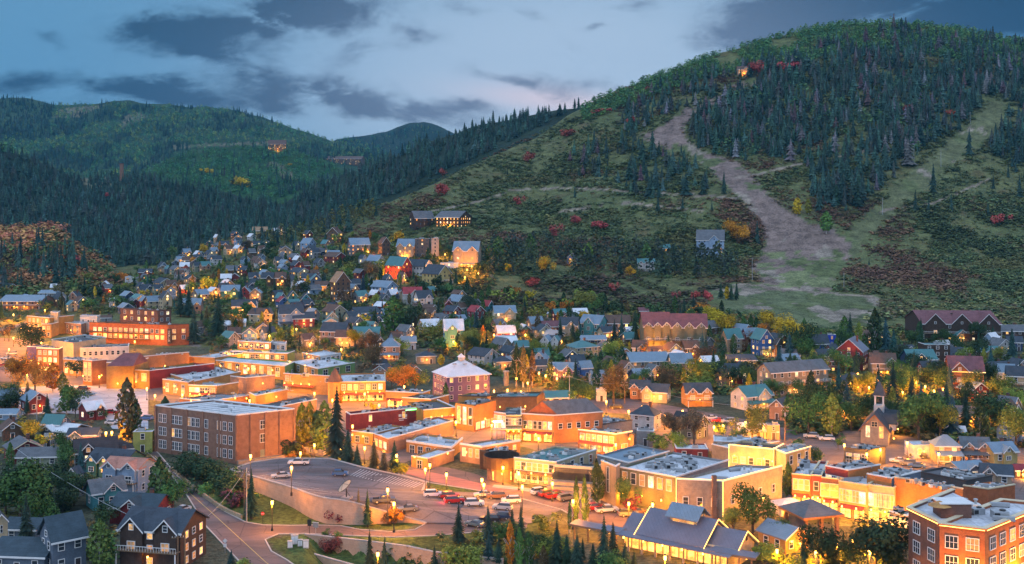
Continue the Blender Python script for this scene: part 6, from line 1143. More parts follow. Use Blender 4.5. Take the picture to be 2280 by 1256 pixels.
def onlot(u, v, z):
    d = Vector(((u - CU) / F, 1, -(v - HV) / F)).normalized(); r = _bv.ray_cast(Vector((0, 0, HC)), d)
    return (r[0], r[0].z) if r[0] is not None else (atz(u, v, z), z)
RW = mat('retaining_wall', (.42, .3, .22), .9, .22, .5, stripe=('z', .6, .12), bump=.3)
def wall_run(name, P, h0, t, m, label, cap=True, cat='wall'):
    """a wall under the polyline P (top edge, world), reaching down by h0"""
    T = empty(name, P[0]); tag(T, label, cat); o = P[0]; b = MB(); c = MB()
    for i, (p, q) in enumerate(zip(P[:-1], P[1:])):
        p, q = p - o, q - o; d = (q - p); d.z = 0; d.normalize(); n = Vector((d.y, -d.x, 0)) * t; z0 = -h0 - o.z; q = q + (q - p).normalized() * .06
        vs = [(p.x, p.y, z0), (q.x, q.y, z0), (q.x, q.y, q.z), (p.x, p.y, p.z)] + [((p + n).x, (p + n).y, z0), ((q + n).x, (q + n).y, z0), ((q + n).x, (q + n).y, q.z), ((p + n).x, (p + n).y, p.z)]
        b.solid(vs, [(0, 3, 2, 1), (4, 5, 6, 7), (3, 7, 6, 2), (0, 1, 5, 4), (0, 4, 7, 3), (1, 2, 6, 5)], m)
        if cap: e = Vector((0, 0, .02)); f = Vector((0, 0, .2)); g = n * 1.25; c.slab([tuple(p + g + f), tuple(q + g + f), tuple(q - n * .3 + f), tuple(p - n * .3 + f)], .18, CONC)
    b.build('wall_face', T)
    if cap: c.build('cap', T)
    BLD.append((P[len(P) // 2].x / P[len(P) // 2].y * F + CU, 1150, label, 0, 0, T)); return T
def smooth(P, n=4):
    out = []
    for i in range(len(P) - 1):
        a, b, c, d = P[max(i - 1, 0)], P[i], P[i + 1], P[min(i + 2, len(P) - 1)]
        for k in range(n): t = k / n; out.append(.5 * ((2 * b) + (c - a) * t + (2 * a - 5 * b + 4 * c - d) * t * t + (3 * b - a - 3 * c + d) * t ** 3))
    return out + [P[-1]]
wall_run('retaining_wall', smooth(LP3[:12]), 1, .45, RW, 'curved tan retaining wall holding the parking deck')
wall_run('deck_edge_wall', [LP3[k] for k in (18, 19, 20, 21, 22, 23, 24, 0)], 2, .35, RW, 'low kerb wall along the back of the parking deck')
wall_run('stone_wall', smooth([atz(u, v, .9) for u, v in ((384,1038),(405,1056),(430,1078),(462,1102),(500,1128),(540,1146))]), 1, .5, mat('dry_stone', (.42, .33, .22), .95, .45, 2.2, stripe=('z', .3, .3), bump=.6), 'dry stone wall stepping down beside the road', False)
wall_run('low_wall', [atz(u, v, 1.0) for u, v in ((350,984),(380,994),(430,1004),(470,1012))], 1, .3, CONC, 'pale concrete wall along the foot of the brick school', False)
WP = [atz(u, v, .15) for u, v in WALL[:6]]; wall_run('garden_wall', WP, 4.5, .4, RW, 'long low stone garden wall stepping down below the side road')
wall_run('garden_wall', [atz(u, v, -1.6) for u, v in ((686,1230),(715,1238),(765,1252),(850,1275))], 3, .35, RW, 'short lower stone wall at the bottom edge of the lawn')
sheet('street', [(880,1040),(930,1034),(1000,1042),(1060,1056),(1150,1084),(1240,1094),(1330,1108),(1400,1130),(1480,1150),(1500,1180),(1420,1180),(1300,1165),(1250,1136),(1150,1108),(1060,1092),(960,1076),(886,1056)], STRT, .05, label='street sloping past the shops and the post office')
sheet('brick_paving', [(890,1050),(930,1046),(1010,1062),(1130,1092),(1160,1088),(1170,1094),(1090,1098),(960,1072)], BRK, .07, label='red brick crossing in front of the post office')
sheet('pavement', [(1100,1080),(1160,1086),(1235,1096),(1320,1112),(1315,1116),(1225,1102),(1150,1092),(1095,1086)], CONC, .12, label='pale pavement in front of the shops')
sheet('parking_deck', [(-60,925),(-60,868),(40,863),(150,858),(240,862),(330,868),(330,900),(330,960),(250,955),(230,925),(130,920),(40,925)], DECKM, .08, label='pale blue rooftop parking deck at the left')
sheet('street', [(1240,880),(1380,884),(1500,905),(1640,930),(1700,945),(1660,950),(1560,935),(1400,922),(1240,915)], STRT, .05, label='orange lit residential street on the right')
sheet('street', [(-60,740),(0,745),(60,735),(100,760),(60,775),(40,850),(-60,850)], STRT, .05, label='street curving in at the far left')
sheet('street', [(470,930),(640,1000),(700,1015),(900,1030),(960,1010),(1150,990),(1290,1030),(1420,1010),(1740,1000),(1760,1130),(2000,1160),(2090,1200),(2300,1240),(2300,1000),(1900,960),(1700,950),(1300,935),(900,900),(560,850),(200,790),(60,800),(60,850),(250,875),(420,905)], ASPH, .02, label='main street and yards between the shop blocks')
sheet('pavement', [(1260,1300),(1262,1170),(1385,1195),(1590,1238),(1720,1262),(1720,1330)], CONC, .06, label='concrete plaza along the transit station') if False else None
KM = mat('kerb_concrete', (.45, .4, .36), .85, .15, 1)
def kerb(pts, w=.3, h=.14, label='pale concrete kerb'):
    P = [(atz(*p) if len(p) > 2 else atz(p[0], p[1], 0)) for p in pts]; b = MB()
    for p, q in zip(P[:-1], P[1:]):
        d = q - p; d.z = 0; d.normalize(); n = Vector((-d.y, d.x, 0)) * w; e = d * .05; z = Vector((0, 0, h)); b.slab([tuple(p - e + z), tuple(q + e + z), tuple(q + e + n + z), tuple(p - e + n + z)], h + .2, KM)
    o = b.build('kerb'); o['kind'] = 'structure'; o['label'] = label
kerb([(322,985),(352,1010),(395,1062),(457,1109),(500,1140),(545,1163),(586,1170),(650,1171),(700,1170),(760,1172),(800,1180),(870,1185),(925,1180),(950,1166)], label='kerb along the lawn and retaining wall')
kerb([(760,1330),(640,1247),(606,1228),(592,1202),(620,1190),(680,1189),(760,1193),(880,1197),(960,1194),(1060,1186),(1172,1176)], label='kerb round the lower lawn'); kerb([(300,990),(330,1010),(370,1045),(413,1100),(457,1172),(536,1256),(640,1330)], label='kerb on the house side of the road')
kerb([(886,1056),(960,1076),(1060,1092),(1150,1108),(1250,1136),(1300,1165)], label='kerb between the street and the parking rows')
PAINT = mat('road_paint', (.55, .42, .12), .7, .2, 2); PAINTW = mat('road_paint_white', (.6, .6, .6), .7, .2, 2)
b = MB(); cl_ = [atz(u, v, .045) for u, v in ((345,1015),(385,1057),(425,1100),(470,1140),(530,1195),(590,1250),(640,1290))]
for p, q in zip(cl_[:-1], cl_[1:]): d = (q - p).normalized(); n = Vector((-d.y, d.x, 0)) * .07; b.face([p - n, q - n, q + n, p + n], PAINT)
o = b.build('lane_line'); o['kind'] = 'structure'; o['label'] = 'faded yellow centre line of the road'
b = MB()
for k in range(13):
    u0 = 960 + k * 21; p = atz(u0, 1098 + k * 3.2, .17 + max(0, .9 - k * .12)); q = p + Vector((-1.2, -4.6, -.02)); n = Vector((.06, 0, 0)); b.face([p - n, p + n, q + n, q - n][::-1], PAINTW)
for k in range(16):
    p = LP3[1].lerp(LP3[4], k / 16) + Vector((.9, 1.2, .04)); q = p + Vector((2.6, 4.2, 0)); n = Vector((.06, -.03, 0)); P2 = [p - n, p + n, q + n, q - n]; P2 = [Vector((a.x, a.y, a.z + .0)) for a in P2]
    for a in P2:
        r_ = _bv.ray_cast(Vector((a.x, a.y, 30)), Vector((0, 0, -1)))
        if r_[0] is not None: a.z = r_[0].z + .02
    b.face(P2[::-1], PAINTW)
for k in range(22):
    p = LP3[-4].lerp(LP3[-6], k / 22) + Vector((.3, -.8, 0)); q = p + Vector((-2.2, -4.6, 0)); n = Vector((.06, -.03, 0)); P2 = [p - n, p + n, q + n, q - n]
    for a in P2:
        r_ = _bv.ray_cast(Vector((a.x, a.y, 30)), Vector((0, 0, -1)))
        if r_[0] is not None: a.z = r_[0].z + .02
    b.face(P2[::-1], PAINTW)
o = b.build('bay_lines'); o['kind'] = 'structure'; o['label'] = 'white parking bay lines'
# ---------------------------------------------------------------- cars
CP = mat('car_paint', (1, 1, 1), .28, .04, .5, metal=.15, spec=.6, usecol=True); CG = mat('car_glass', (.03, .035, .045), .05, .1, 1, spec=.8); TY_ = mat('tyre', (.02, .02, .02), .9, .1, 3); HLM = mat('headlight', (.7, .7, .68), .15, .05, 2, spec=.8); TLM = mat('tail_light', (.35, .02, .02), .3, .1, 2)
SHAPES = dict(suv=(4.7, 1.85, .62, [(-2.35,.35),(-2.38,.75),(-2.3,1.0),(-1.25,1.1),(2.2,1.12),(2.34,.95),(2.36,.35)], [(-1.25,1.08),(-.55,1.66),(1.85,1.68),(2.2,1.1)]),
 sedan=(4.7, 1.8, .58, [(-2.35,.35),(-2.36,.62),(-2.2,.8),(-1.0,.95),(1.5,.98),(2.25,.95),(2.36,.75),(2.34,.35)], [(-1.0,.93),(-.25,1.4),(1.0,1.42),(1.75,.96)]),
 hatch=(4.1, 1.75, .56, [(-2.05,.35),(-2.08,.65),(-1.9,.85),(-1.0,.98),(1.9,1.0),(2.04,.85),(2.05,.35)], [(-1.0,.96),(-.35,1.48),(1.45,1.48),(1.95,.98)]),
 pickup=(5.5, 1.95, .7, [(-2.75,.45),(-2.78,.85),(-2.65,1.05),(-1.5,1.15),(2.7,1.15),(2.76,1.0),(2.76,.45)], [(-1.5,1.12),(-.85,1.78),(.6,1.8),(.9,1.13)]))
def car_tpl(kind, lit=False):
    L_, W_, wr, body, cab = SHAPES[kind]; T = empty('parked_car', (0, 0, 0)); hw = W_ / 2; wr *= .58; b = MB(); n = len(body)
    def ext(m, prof, w0, w1, zs):
        zmin, zmax = zs; vs = []
        for s in (-1, 1):
            for (x, z) in prof: t_ = (z - zmin) / (zmax - zmin); vs.append((x, s * (w0 + (w1 - w0) * t_), z))
        k = len(prof); return vs, [tuple(range(k)), tuple(range(2 * k - 1, k - 1, -1))] + [(i, k + i, k + (i + 1) % k, (i + 1) % k) for i in range(k)]
    vs, fs = ext(b, body, hw, hw * .95, (.35, 1.15)); b.solid(vs, fs, CP)
    if kind == 'pickup': b.box(1.05, 2.6, -hw * .82, hw * .82, 1.16, 1.17, TY_)
    vs, fs = ext(b, [(x * 1.0, z) for x, z in cab], hw * .93, hw * .72, (1.0, 1.75)); 
    b.box(cab[1][0] + .08, cab[2][0] - .05, -hw * .68, hw * .68, cab[1][1] - .02, cab[1][1] + .05, CP); b.build('body', T)
    g = MB(); g.solid(vs, fs, CG); g.build('windows', T)
    for x in (-L_ * .3, L_ * .3):
        for s in (-1, 1): w_ = MB(); w_.tube((0, -.11, 0), (0, .11, 0), wr, TY_, 14); w_.tube((0, -.125, 0), (0, .125, 0), wr * .58, GALV, 10); w_.build('wheel', T, (x, s * (hw - .06), wr))
    for s in (-1, 1):
        h_ = MB(); h_.box(-L_/2 - .04, -L_/2 + .12, s * hw * .72 - .17, s * hw * .72 + .17, .62, .78, HLM); h_.build('headlight', T)
        h_ = MB(); h_.box(L_/2 - .12, L_/2 + .03, s * hw * .8 - .13, s * hw * .8 + .13, .72, .95, REDL if lit else TLM); h_.build('tail_light', T)
    return T
CT = {k: car_tpl(k) for k in SHAPES}; CT['litsuv'] = car_tpl('suv', True); usedc = set()
CC_ = dict(white=(.62,.63,.65), silver=(.4,.42,.45), grey=(.16,.17,.19), black=(.02,.02,.025), blue=(.05,.13,.3), dkblue=(.03,.05,.1), red=(.4,.02,.02), dkred=(.18,.015,.02), brown=(.16,.09,.06), teal=(.08,.14,.17), tan=(.32,.26,.2))
CARS = [(665,1035,3.7,'pickup','white',2,'white pickup truck with open bed at the back of the parking deck'),(625,1064,3.9,'sedan','silver',20,'silver saloon parked near the deck wall'),(757,1059,4.1,'hatch','blue',188,'blue small car with a pale roof alone on the parking deck'),
 (855,1120,3.2,'pickup','dkblue',190,'dark pickup truck beside the lamp post on the deck'),(908,1138,1.3,'sedan','grey',14,'grey saloon near the rounded end of the deck'),(965,1106,1.1,'suv','white',-172,'white estate car at the left end of the parking row'),
 (1002,1110,.8,'suv','dkred',-172,'dark red people carrier in the parking row'),(1012,1120,.5,'litsuv','red',-168,'red car with glowing tail lights backing out'),(1031,1120,.45,'sedan','grey',-172,'grey car between the red car and the white estate'),(1056,1126,.4,'suv','white',-174,'white estate car at the right end of the parking row'),
 (1076,1106,.05,'sedan','silver',8,'silver coupe behind the planting strip'),(1105,1110,.05,'suv','brown',8,'brown estate car under the street lamp'),(1138,1120,.05,'suv','white',6,'white van like car beside the brick planter'),(1119,1135,.1,'suv','silver',-16,'silver estate car beside the concrete posts'),
 (1090,1162,.1,'suv','black',-8,'black jeep in the lower parking row'),(1115,1156,.1,'suv','dkblue',-8,'dark blue estate car beside the black jeep'),(1057,1172,.1,'sedan','teal',-30,'teal grey saloon behind the spruce'),
 (1202,1100,.05,'suv','white',-150,'white car first in the kerbside row by the glass office'),(1219,1105,.05,'suv','dkred',-150,'dark red jeep second in the kerbside row'),(1237,1109,.05,'pickup','red',-150,'red pickup in the kerbside row'),(1261,1114,.05,'suv','grey',-150,'grey estate car last in the kerbside row'),
 (1322,1136,.05,'suv','red',-160,'red jeep below the tall poplars'),(1351,1141,.05,'pickup','white',-165,'white pickup truck in front of the olive building'),(1399,1149,.05,'suv','grey',-170,'grey estate car near the olive building corner'),(1420,1144,.05,'sedan','brown',-170,'brown car close to the brown shed wall'),
 (168,878,.1,'sedan','red',175,'bright red saloon on the rooftop deck'),(197,881,.1,'sedan','teal',175,'dark teal saloon on the rooftop deck'),(187,869,.1,'suv','dkred',170,'dark car near the ramp of the rooftop deck'),(246,923,.1,'pickup','red',0,'red pickup truck beside the clipped hedge'),(326,935,.05,'suv','blue',-20,'blue car beside the brick school'),(250,945,.05,'sedan','white',170,'white car beside the cottonwood'),
 (1806,975,.05,'suv','silver',-10,'silver estate car parked at the chapel road'),(1841,981,.05,'suv','white',-12,'white estate car parked behind the silver one'),(2000,1030,.05,'sedan','white',-20,'pale saloon in the yard beside the workshop'),(2022,1036,.05,'suv','grey',-20,'dark estate car in the yard beside the workshop'),(2041,1041,.05,'sedan','blue',-20,'bright blue car in the yard'),(2045,1019,.05,'suv','black',-30,'black jeep at the floodlit garage'),
 (1372,910,.05,'suv','black',0,'black jeep on the upper orange street'),(1582,934,.05,'sedan','white',0,'white saloon on the orange street'),(1599,940,.05,'sedan','red',0,'red saloon on the orange street'),(1622,942,.05,'suv','silver',5,'silver estate car on the orange street'),
 (341,1254,.05,'suv','red',80,'red car with an open rear window beside the timber house'),(404,1140,.05,'sedan','white',60,'white car half hidden by the cottonwood beside the road'),(1700,1250,-2,'suv','dkblue',-30,'dark car at the end of the bus canopy'),(1025,925,.05,'suv','white',10,'white car passing the pink lit shop'),
 (12,800,.1,'sedan','white',10,'white car at the front of the far left car park'),(22,808,.1,'suv','grey',10,'grey car in the far left car park'),(8,815,.1,'sedan','dkred',10,'dark red car in the far left car park'),(26,790,.1,'suv','silver',10,'silver car at the back of the far left car park')]
for (u, v, z, kd, cl, rz, lb) in CARS:
    if kd not in usedc: T = CT[kd]; usedc.add(kd); [setattr(c, 'color', (*CC_[cl], 1)) for c in T.children]
    else: T = copy_tree(CT[kd], None, CC_[cl])
    p, z = onlot(u, v, z); T.location = (p.x, p.y, z + .05); T.rotation_euler = (0, 0, R(rz)); tag(T, lb, 'pickup truck' if kd == 'pickup' else 'car', 'parked cars')
    if kd == 'litsuv': add_light(T, (2.9, 0, .8), 260, (1, .03, .03), .2)
# ---------------------------------------------------------------- satellite dish, utility boxes, signs, poles, wires
p = atz(770, 1108, 5.35); T = empty('satellite_dish', p, R(-25)); tag(T, 'large satellite dish on a stand at the deck edge', 'satellite dish'); T.scale = (.82, .82, .82)
DM = mat('dish_mesh', (.36, .33, .26), .6, .15, 2); b = MB(); prof = [(r_, .5 * (r_ / 2.2) ** 2) for r_ in (.05, .7, 1.4, 2.2)] + [(2.24, .56), (1.4, .26), (.05, .06)]; b.lathe(prof, DM, 24)
M_ = Matrix.Translation((0, 0, 2.9)) @ Vector((0, 0, 1)).rotation_difference(Matrix.Rotation(R(25), 3, 'Z') @ Vector((-.6, -.26, .76))).to_matrix().to_4x4(); b.v = [tuple(M_ @ Vector(v)) for v in b.v]; b.build('dish', T)
b = MB(); k = 24
for i in range(k): a0, a1 = 6.2832 * i / k, 6.2832 * (i + 1) / k; b.tube(M_ @ Vector((2.24 * math.cos(a0), 2.24 * math.sin(a0), .55)), M_ @ Vector((2.24 * math.cos(a1), 2.24 * math.sin(a1), .55)), .09, METALD, 5)
for i in range(3): a0 = 2.094 * i; b.tube(M_ @ Vector((1.5 * math.cos(a0), 1.5 * math.sin(a0), .3)), M_ @ Vector((0, 0, 1.5)), .05, METALD, 5)
b.build('dish_rim', T); b = MB(); b.tube((0, .3, 0), (0, .3, 2.4), .16, METALD); b.tube((-.8, 1.2, 0), (0, .3, 1.8), .07, METALD); b.tube((.8, 1.2, 0), (0, .3, 1.8), .07, METALD); b.box(-1.3, 1.3, -.6, 1.6, -.3, .12, CONC); b.build('stand', T)
for (u, v, s_, lb) in ((646,1219,.9,'tall pale utility box with two doors on the lawn'),(656,1211,1.25,'broad white utility cabinet on the lawn'),(668,1216,.9,'green grey utility cabinet in the middle'),(681,1219,1.0,'small white utility cabinet nearest the wall')):
    p = gp(u, v); T = empty('utility_cabinet', p, R(12)); tag(T, lb, 'cabinet', 'utility cabinets'); b = MB(); b.box(-.6*s_, .6*s_, -.4, .4, -.1, 1.5*s_, wm('white') if 'green' not in lb else wm('sage')); b.box(-.64*s_, .64*s_, -.44, .44, 1.5*s_, 1.56*s_, GALV); b.build('cabinet_body', T); b = MB(); b.box(-.5*s_, -.03, -.43, -.401, .15, 1.35*s_, TRIM); b.box(.03, .5*s_, -.43, -.401, .15, 1.35*s_, TRIM); b.build('cabinet_door', T)
p = gp(585, 1166); T = empty('stop_sign', p); tag(T, 'back lit red stop sign beside the junction lawn', 'sign'); b = MB(); b.tube((0, 0, -.2), (0, 0, 2.6), .05, METALD); b.build('post', T); b = MB(); b.prism([(math.cos(R(22.5 + 45 * i)) * .42, math.sin(R(22.5 + 45 * i)) * .42) for i in range(8)], -.02, .02, mat('sign_red', (.5, .03, .03), .5)); b.v = [(x, z - .07, y + 2.3) for x, y, z in b.v]; f_ = b.build('sign_face', T); lettering(f_, 'STOP', 0, -.1, 2.17, 0, .3, TRIM)
p = gp(501, 1232); T = empty('road_sign', p, R(10)); tag(T, 'diamond and square white signs on one post beside the road', 'sign'); b = MB(); b.tube((0, 0, -.2), (0, 0, 3.1), .05, GALV); b.build('post', T); b = MB(); b.solid([(-.5, -.08, 2.6), (0, -.08, 2.1), (.5, -.08, 2.6), (0, -.08, 3.1), (-.5, -.04, 2.6), (0, -.04, 2.1), (.5, -.04, 2.6), (0, -.04, 3.1)], [(0, 1, 2, 3), (7, 6, 5, 4), (0, 4, 5, 1), (1, 5, 6, 2), (2, 6, 7, 3), (3, 7, 4, 0)], TRIM); b.build('sign_face', T); b = MB(); b.box(-.33, .33, -.08, -.04, 1.3, 2.0, TRIM); b.build('lower_plate', T)
p = gp(703, 1190); T = empty('road_sign', p, R(-20)); tag(T, 'white information sign leaning beside the side road', 'sign'); b = MB(); b.tube((0, 0, -.2), (0, 0, 2.2), .06, GALV); b.build('post', T); b = MB(); b.box(-.7, .7, -.1, -.03, 1.5, 2.6, wm('grey')); b.box(-.8, .8, -.12, -.02, 2.6, 2.7, TRIM); b.build('sign_face', T)
p = gp(689, 1190); T = empty('banner_sign', p); tag(T, 'black sign board on a post at the side road', 'sign'); b = MB(); b.tube((0, 0, -.2), (0, 0, 3.4), .06, METALD); b.build('post', T); b = MB(); b.box(-.42, .42, -.12, -.05, 1.9, 3.3, METALD); b.build('sign_face', T)
p = gp(310, 1250); T = empty('wheeled_bin', p, R(15)); tag(T, 'blue wheeled bins beside the timber house', 'bin'); b = MB(); b.prism([(-1.1, -.6), (1.1, -.6), (1.1, .6), (-1.1, .6)], .1, 1.25, mat('bin_blue', (.02, .08, .35), .5, .1)); b.build('bin_body', T); b = MB(); b.slab([(-1.2, -.7, 1.33), (1.2, -.7, 1.33), (1.2, .7, 1.5), (-1.2, .7, 1.5)], .07, mat('bin_lid', (.03, .11, .42), .5, .1)); b.build('lid', T)
def pole(u, vt, vb, label, metal=False, arms=1, trafo=False):
    p = gp(u, vb); h = (vb - vt) * p.y / F; T = empty('utility_pole', p, R(random.uniform(-25, 25))); tag(T, label, 'utility pole'); b = MB(); b.tube((0, 0, -.5), (0, 0, h), .17, GALV if metal else WOOD, 8, .11); b.build('post', T)
    for k in range(arms): b = MB(); b.box(-1.2, 1.2, -.1, .02, h - .7 - k * 1.1, h - .55 - k * 1.1, WOOD); [b.tube((x, -.04, h - .55 - k * 1.1), (x, -.04, h - .3 - k * 1.1), .05, TRIM, 6) for x in (-1.05, -.5, .5, 1.05)]; b.build('cross_arm', T)
    if trafo: b = MB(); b.lathe([(.05, h - 3.2), (.32, h - 3.2), (.32, h - 2.2), (.2, h - 2.1)], GALV, 10, (0, -.45)); b.build('transformer', T)
    return p + Vector((0, 0, h - .4))
PT = [pole(544, 1046, 1153, 'brown wooden pole beside the parking deck corner'), pole(549, 1042, 1163, 'slim grey metal pole in front of the wooden one', True, 0), pole(396, 1190, 1272, 'wooden pole in front of the timber house'), pole(412, 1182, 1275, 'second pole with a banner bracket beside the timber house', False, 0),
 pole(1748, 903, 985, 'tall pole with a transformer beside the parked silver car', False, 2, True), pole(1391, 848, 900, 'leaning wooden pole beside the orange street', False, 2), pole(1268, 836, 905, 'grey pole right of the purple house', True, 1), pole(1150, 800, 872, 'bare pole among the autumn aspens'), pole(1180, 815, 880, 'second bare pole among the autumn aspens'), pole(1035, 780, 868, 'slender pole in front of the purple hall', True, 0),
 pole(1436, 722, 800, 'pole in front of the maroon roofed apartments'), pole(990, 660, 715, 'pole beside the pale sage house'), pole(633, 515, 560, 'pole near the top of the old town'), pole(712, 548, 575, 'short pole beside the red and white house'), pole(460, 560, 600, 'pole between small roofs at the forest edge'), pole(1675, 574, 624, 'grey ski lift mast at the foot of the dirt run', True, 1), pole(1879, 608, 640, 'small mast beside the lower slope', True, 0), pole(82, 868, 935, 'flood lit white pole on the rooftop deck', True, 0)]
for (u, vt, vb) in ((2160,250,275),(2095,335,372),(2035,325,360),(1965,440,478),(2240,195,222)): pole(u, vt, vb, {2160: 'ski lift mast highest but one on the grass run', 2095: 'ski lift mast half way up the grass run', 2035: 'ski lift mast at the edge of the trees', 1965: 'lowest ski lift mast beside the yellow birch', 2240: 'topmost ski lift mast in the notch of the trees'}[u], True, 1)
def wire(p, q, sag, label, r=.035):
    b = MB(); n = 14; pts = [p.lerp(q, i / n) - Vector((0, 0, sag * 4 * (i / n) * (1 - i / n))) for i in range(n + 1)]; o = pts[0].copy()
    for a_, c_ in zip(pts[:-1], pts[1:]): b.tube(a_ - o, c_ - o, r, GALV, 5)
    tag(b.build('overhead_wire', None, o), label, 'wire')
wire(atz(38, 1000, 9), PT[2], 1.5, 'long sagging cable crossing above the houses at lower left', .05); wire(PT[2], PT[0], 2, 'cable from the timber house pole to the deck corner pole'); wire(PT[4], PT[5], 2.5, 'cable between the transformer pole and the leaning pole'); wire(PT[5], PT[6], 1.5, 'cable between the leaning pole and the grey pole'); wire(PT[6], PT[8], 1.2, 'cable between the grey pole and the bare poles')
p = gp(1127, 858); T = empty('stone_column', p); tag(T, 'thick pale column standing in the orange lit yard', 'column'); b = MB(); hcol = 30 * p.y / F; b.lathe([(1.1, -1), (1.1, hcol)], wm('stone'), 16); b.build('column_shaft', T); b = MB(); b.lathe([(1.3, hcol), (1.3, hcol + .4)], CONC, 16); b.build('column_cap', T)
p = gp(271, 402); T = empty('brick_tower', p); tag(T, 'lone red brick tower standing out of the forest', 'tower'); b = MB(); hcol = 36 * p.y / F; b.box(-2.4, 2.4, -2.4, 2.4, -4, hcol, wm('brick')); b.build('tower_shaft', T); b = MB(); b.box(-2.8, 2.8, -2.8, 2.8, hcol, hcol + 1.5, wm('dkbrick')); b.build('tower_top', T)
# ---------------------------------------------------------------- street lamps
def make_lamp(h):
    T = empty('street_lamp'); b = MB(); b.lathe([(.28, -.2), (.28, .5), (.14, .7), (.09, 1.2), (.07, h - .7)], METALD, 10); b.build('post', T); b = MB(); b.lathe([(.1, h - .7), (.26, h - .55), (.3, h), (.22, h + .25), (.05, h + .4)], BULB, 10); lh = b.build('lamp_globe', T); b = MB(); b.lathe([(.36, h + .28), (.05, h + .62)], METALD, 10); b.build('lamp_cap', lh, (0, 0, .02)); return T
def at_head(u, vh, h, zoff=0):
    v = vh + 20
    for _ in range(12): p = gp(u, v); v = HV + F * (HC - p.z) / p.y; vv = HV + F * (HC - p.z - h) / p.y; v += (vh - vv)
    return gp(u, v)
LAMPS = [(606,1117,0),(649,1040,4.7),(863,1089,2.2),(877,1120,0),(558,1014,3.0),(957,1034,0),(947,1044,0),(994,1055,0),(1073,1067,0),(1077,1078,0),(1163,1082,0),(1276,1114,0),(841,1232,-3),(1120,1040,0),(1155,1052,0),(669,1008,0),(812,996,0),(855,1004,0),(883,1013,0),(785,948,0),(812,876,0),(844,901,0),(976,912,0),(1015,939,0),(1095,946,0),(1165,947,0),
 (1199,975,0),(1334,966,0),(1371,989,0),(1453,1122,0),(1278,1112,0),(1862,1212,0),(1816,1228,0),(1936,1228,0),(1481,1240,0),(423,794,0),(553,820,0),(221,838,0),(406,878,0),(556,891,0),(327,864,0),(47,732,0),(57,741,0),(105,800,0),(249,962,0),(236,963,0),(300,760,0),(180,760,0),(345,880,0),
 (1448,774,0),(1485,776,0),(1507,752,0),(1530,786,0),(1533,838,0),(991,566,0),(1215,836,0),(1310,892,0),(1430,905,0),(1520,915,0),(1660,940,0),(1130,868,0),(1160,872,0),(1640,800,0),(1955,845,0),(1985,858,0),(1910,830,0),(2060,860,0),(2100,850,0),(1880,915,0),(2020,985,0),(1930,1010,0),(1760,1000,0),(2250,985,0),
 (1010,760,0),(1100,745,0),(1120,735,0),(740,735,0),(590,735,0),(640,700,0),(540,690,0),(700,640,0),(760,660,0),(480,650,0),(430,640,0),(860,610,0),(1200,735,0),(1250,760,0),(640,560,0),(580,600,0),(820,560,0),(1040,600,0),(30,700,0),(100,690,0),(330,745,0),(1880,990,0),(2090,1010,0),(700,875,0),(740,890,0),(900,860,0),(940,870,0),(1240,1000,0),(1300,1045,0),(1700,1110,0),(1745,1130,0),(2000,1130,0),(1590,950,0),(1480,925,0),(1350,893,0),(1400,915,0),(1470,918,0),(1560,925,0),(1610,947,0),(1700,950,0),(1870,838,0),(1895,850,0),(1935,862,0),(2010,872,0),(2040,850,0),(2080,870,0),(1050,592,0),(1065,608,0),(1035,617,0),(1085,755,0),(1140,738,0),(1170,745,0),(1200,830,0),(1150,842,0),(1175,852,0),(1240,842,0),(10,740,0),(30,752,0),(75,745,0),(92,762,0),(20,777,0),(120,792,0),(70,802,0),(100,822,0),(130,837,0),(60,832,0),(1440,790,0),(1470,797,0),(1500,790,0),(1560,802,0),(2100,866,0),(2140,872,0),(2170,930,0),(1960,1000,0),(1990,1042,0),(560,742,0),(600,747,0),(660,732,0),(690,767,0),(760,777,0),(1100,870,0),(1290,900,0),(820,860,0),(700,990,0),(760,1000,0),(1230,1075,0),(1400,1120,0),(1540,1185,0),(1900,1200,0),(1730,1225,0),(680,960,0)]
LT = {6.5: make_lamp(6.5), 4.6: make_lamp(4.6)}; ul = set(); LMP = []
for i, (u, vh, z) in enumerate(LAMPS):
    h = 6.5 if (vh > 1000 and i < 13) else 4.6
    p = at_head(u, vh, h) if z == 0 else atz(u, vh, z + h) - Vector((0, 0, h)); p = Vector((p.x, p.y, max(p.z, p.z)))
    if h not in ul: T = LT[h]; ul.add(h)
    else: T = copy_tree(LT[h])
    T.location = p; tag(T, '', 'street lamp', 'lit street lamps'); LMP.append((u, vh + 15, T)); pw = (5000 if u < 140 and vh < 850 else 700 if h > 5 else (2600 if (vh < 800 or (u > 1300 and vh < 960)) else 1200)) * (1 + max(0, (p.y - 500) / 500)); add_light(T, (0, -.2, h - 1.0), pw * LAMPK, (1, .31, .012), .3)
# green lit tree lamp
p = at_head(263, 668, 4); T = copy_tree(LT[4.6]); T.location = p; tag(T, '', 'street lamp', 'lit street lamps'); LMP.append((263, 685, T)); add_light(T, (0, -.2, 3.6), 2500, (.25, 1, .05), .4)
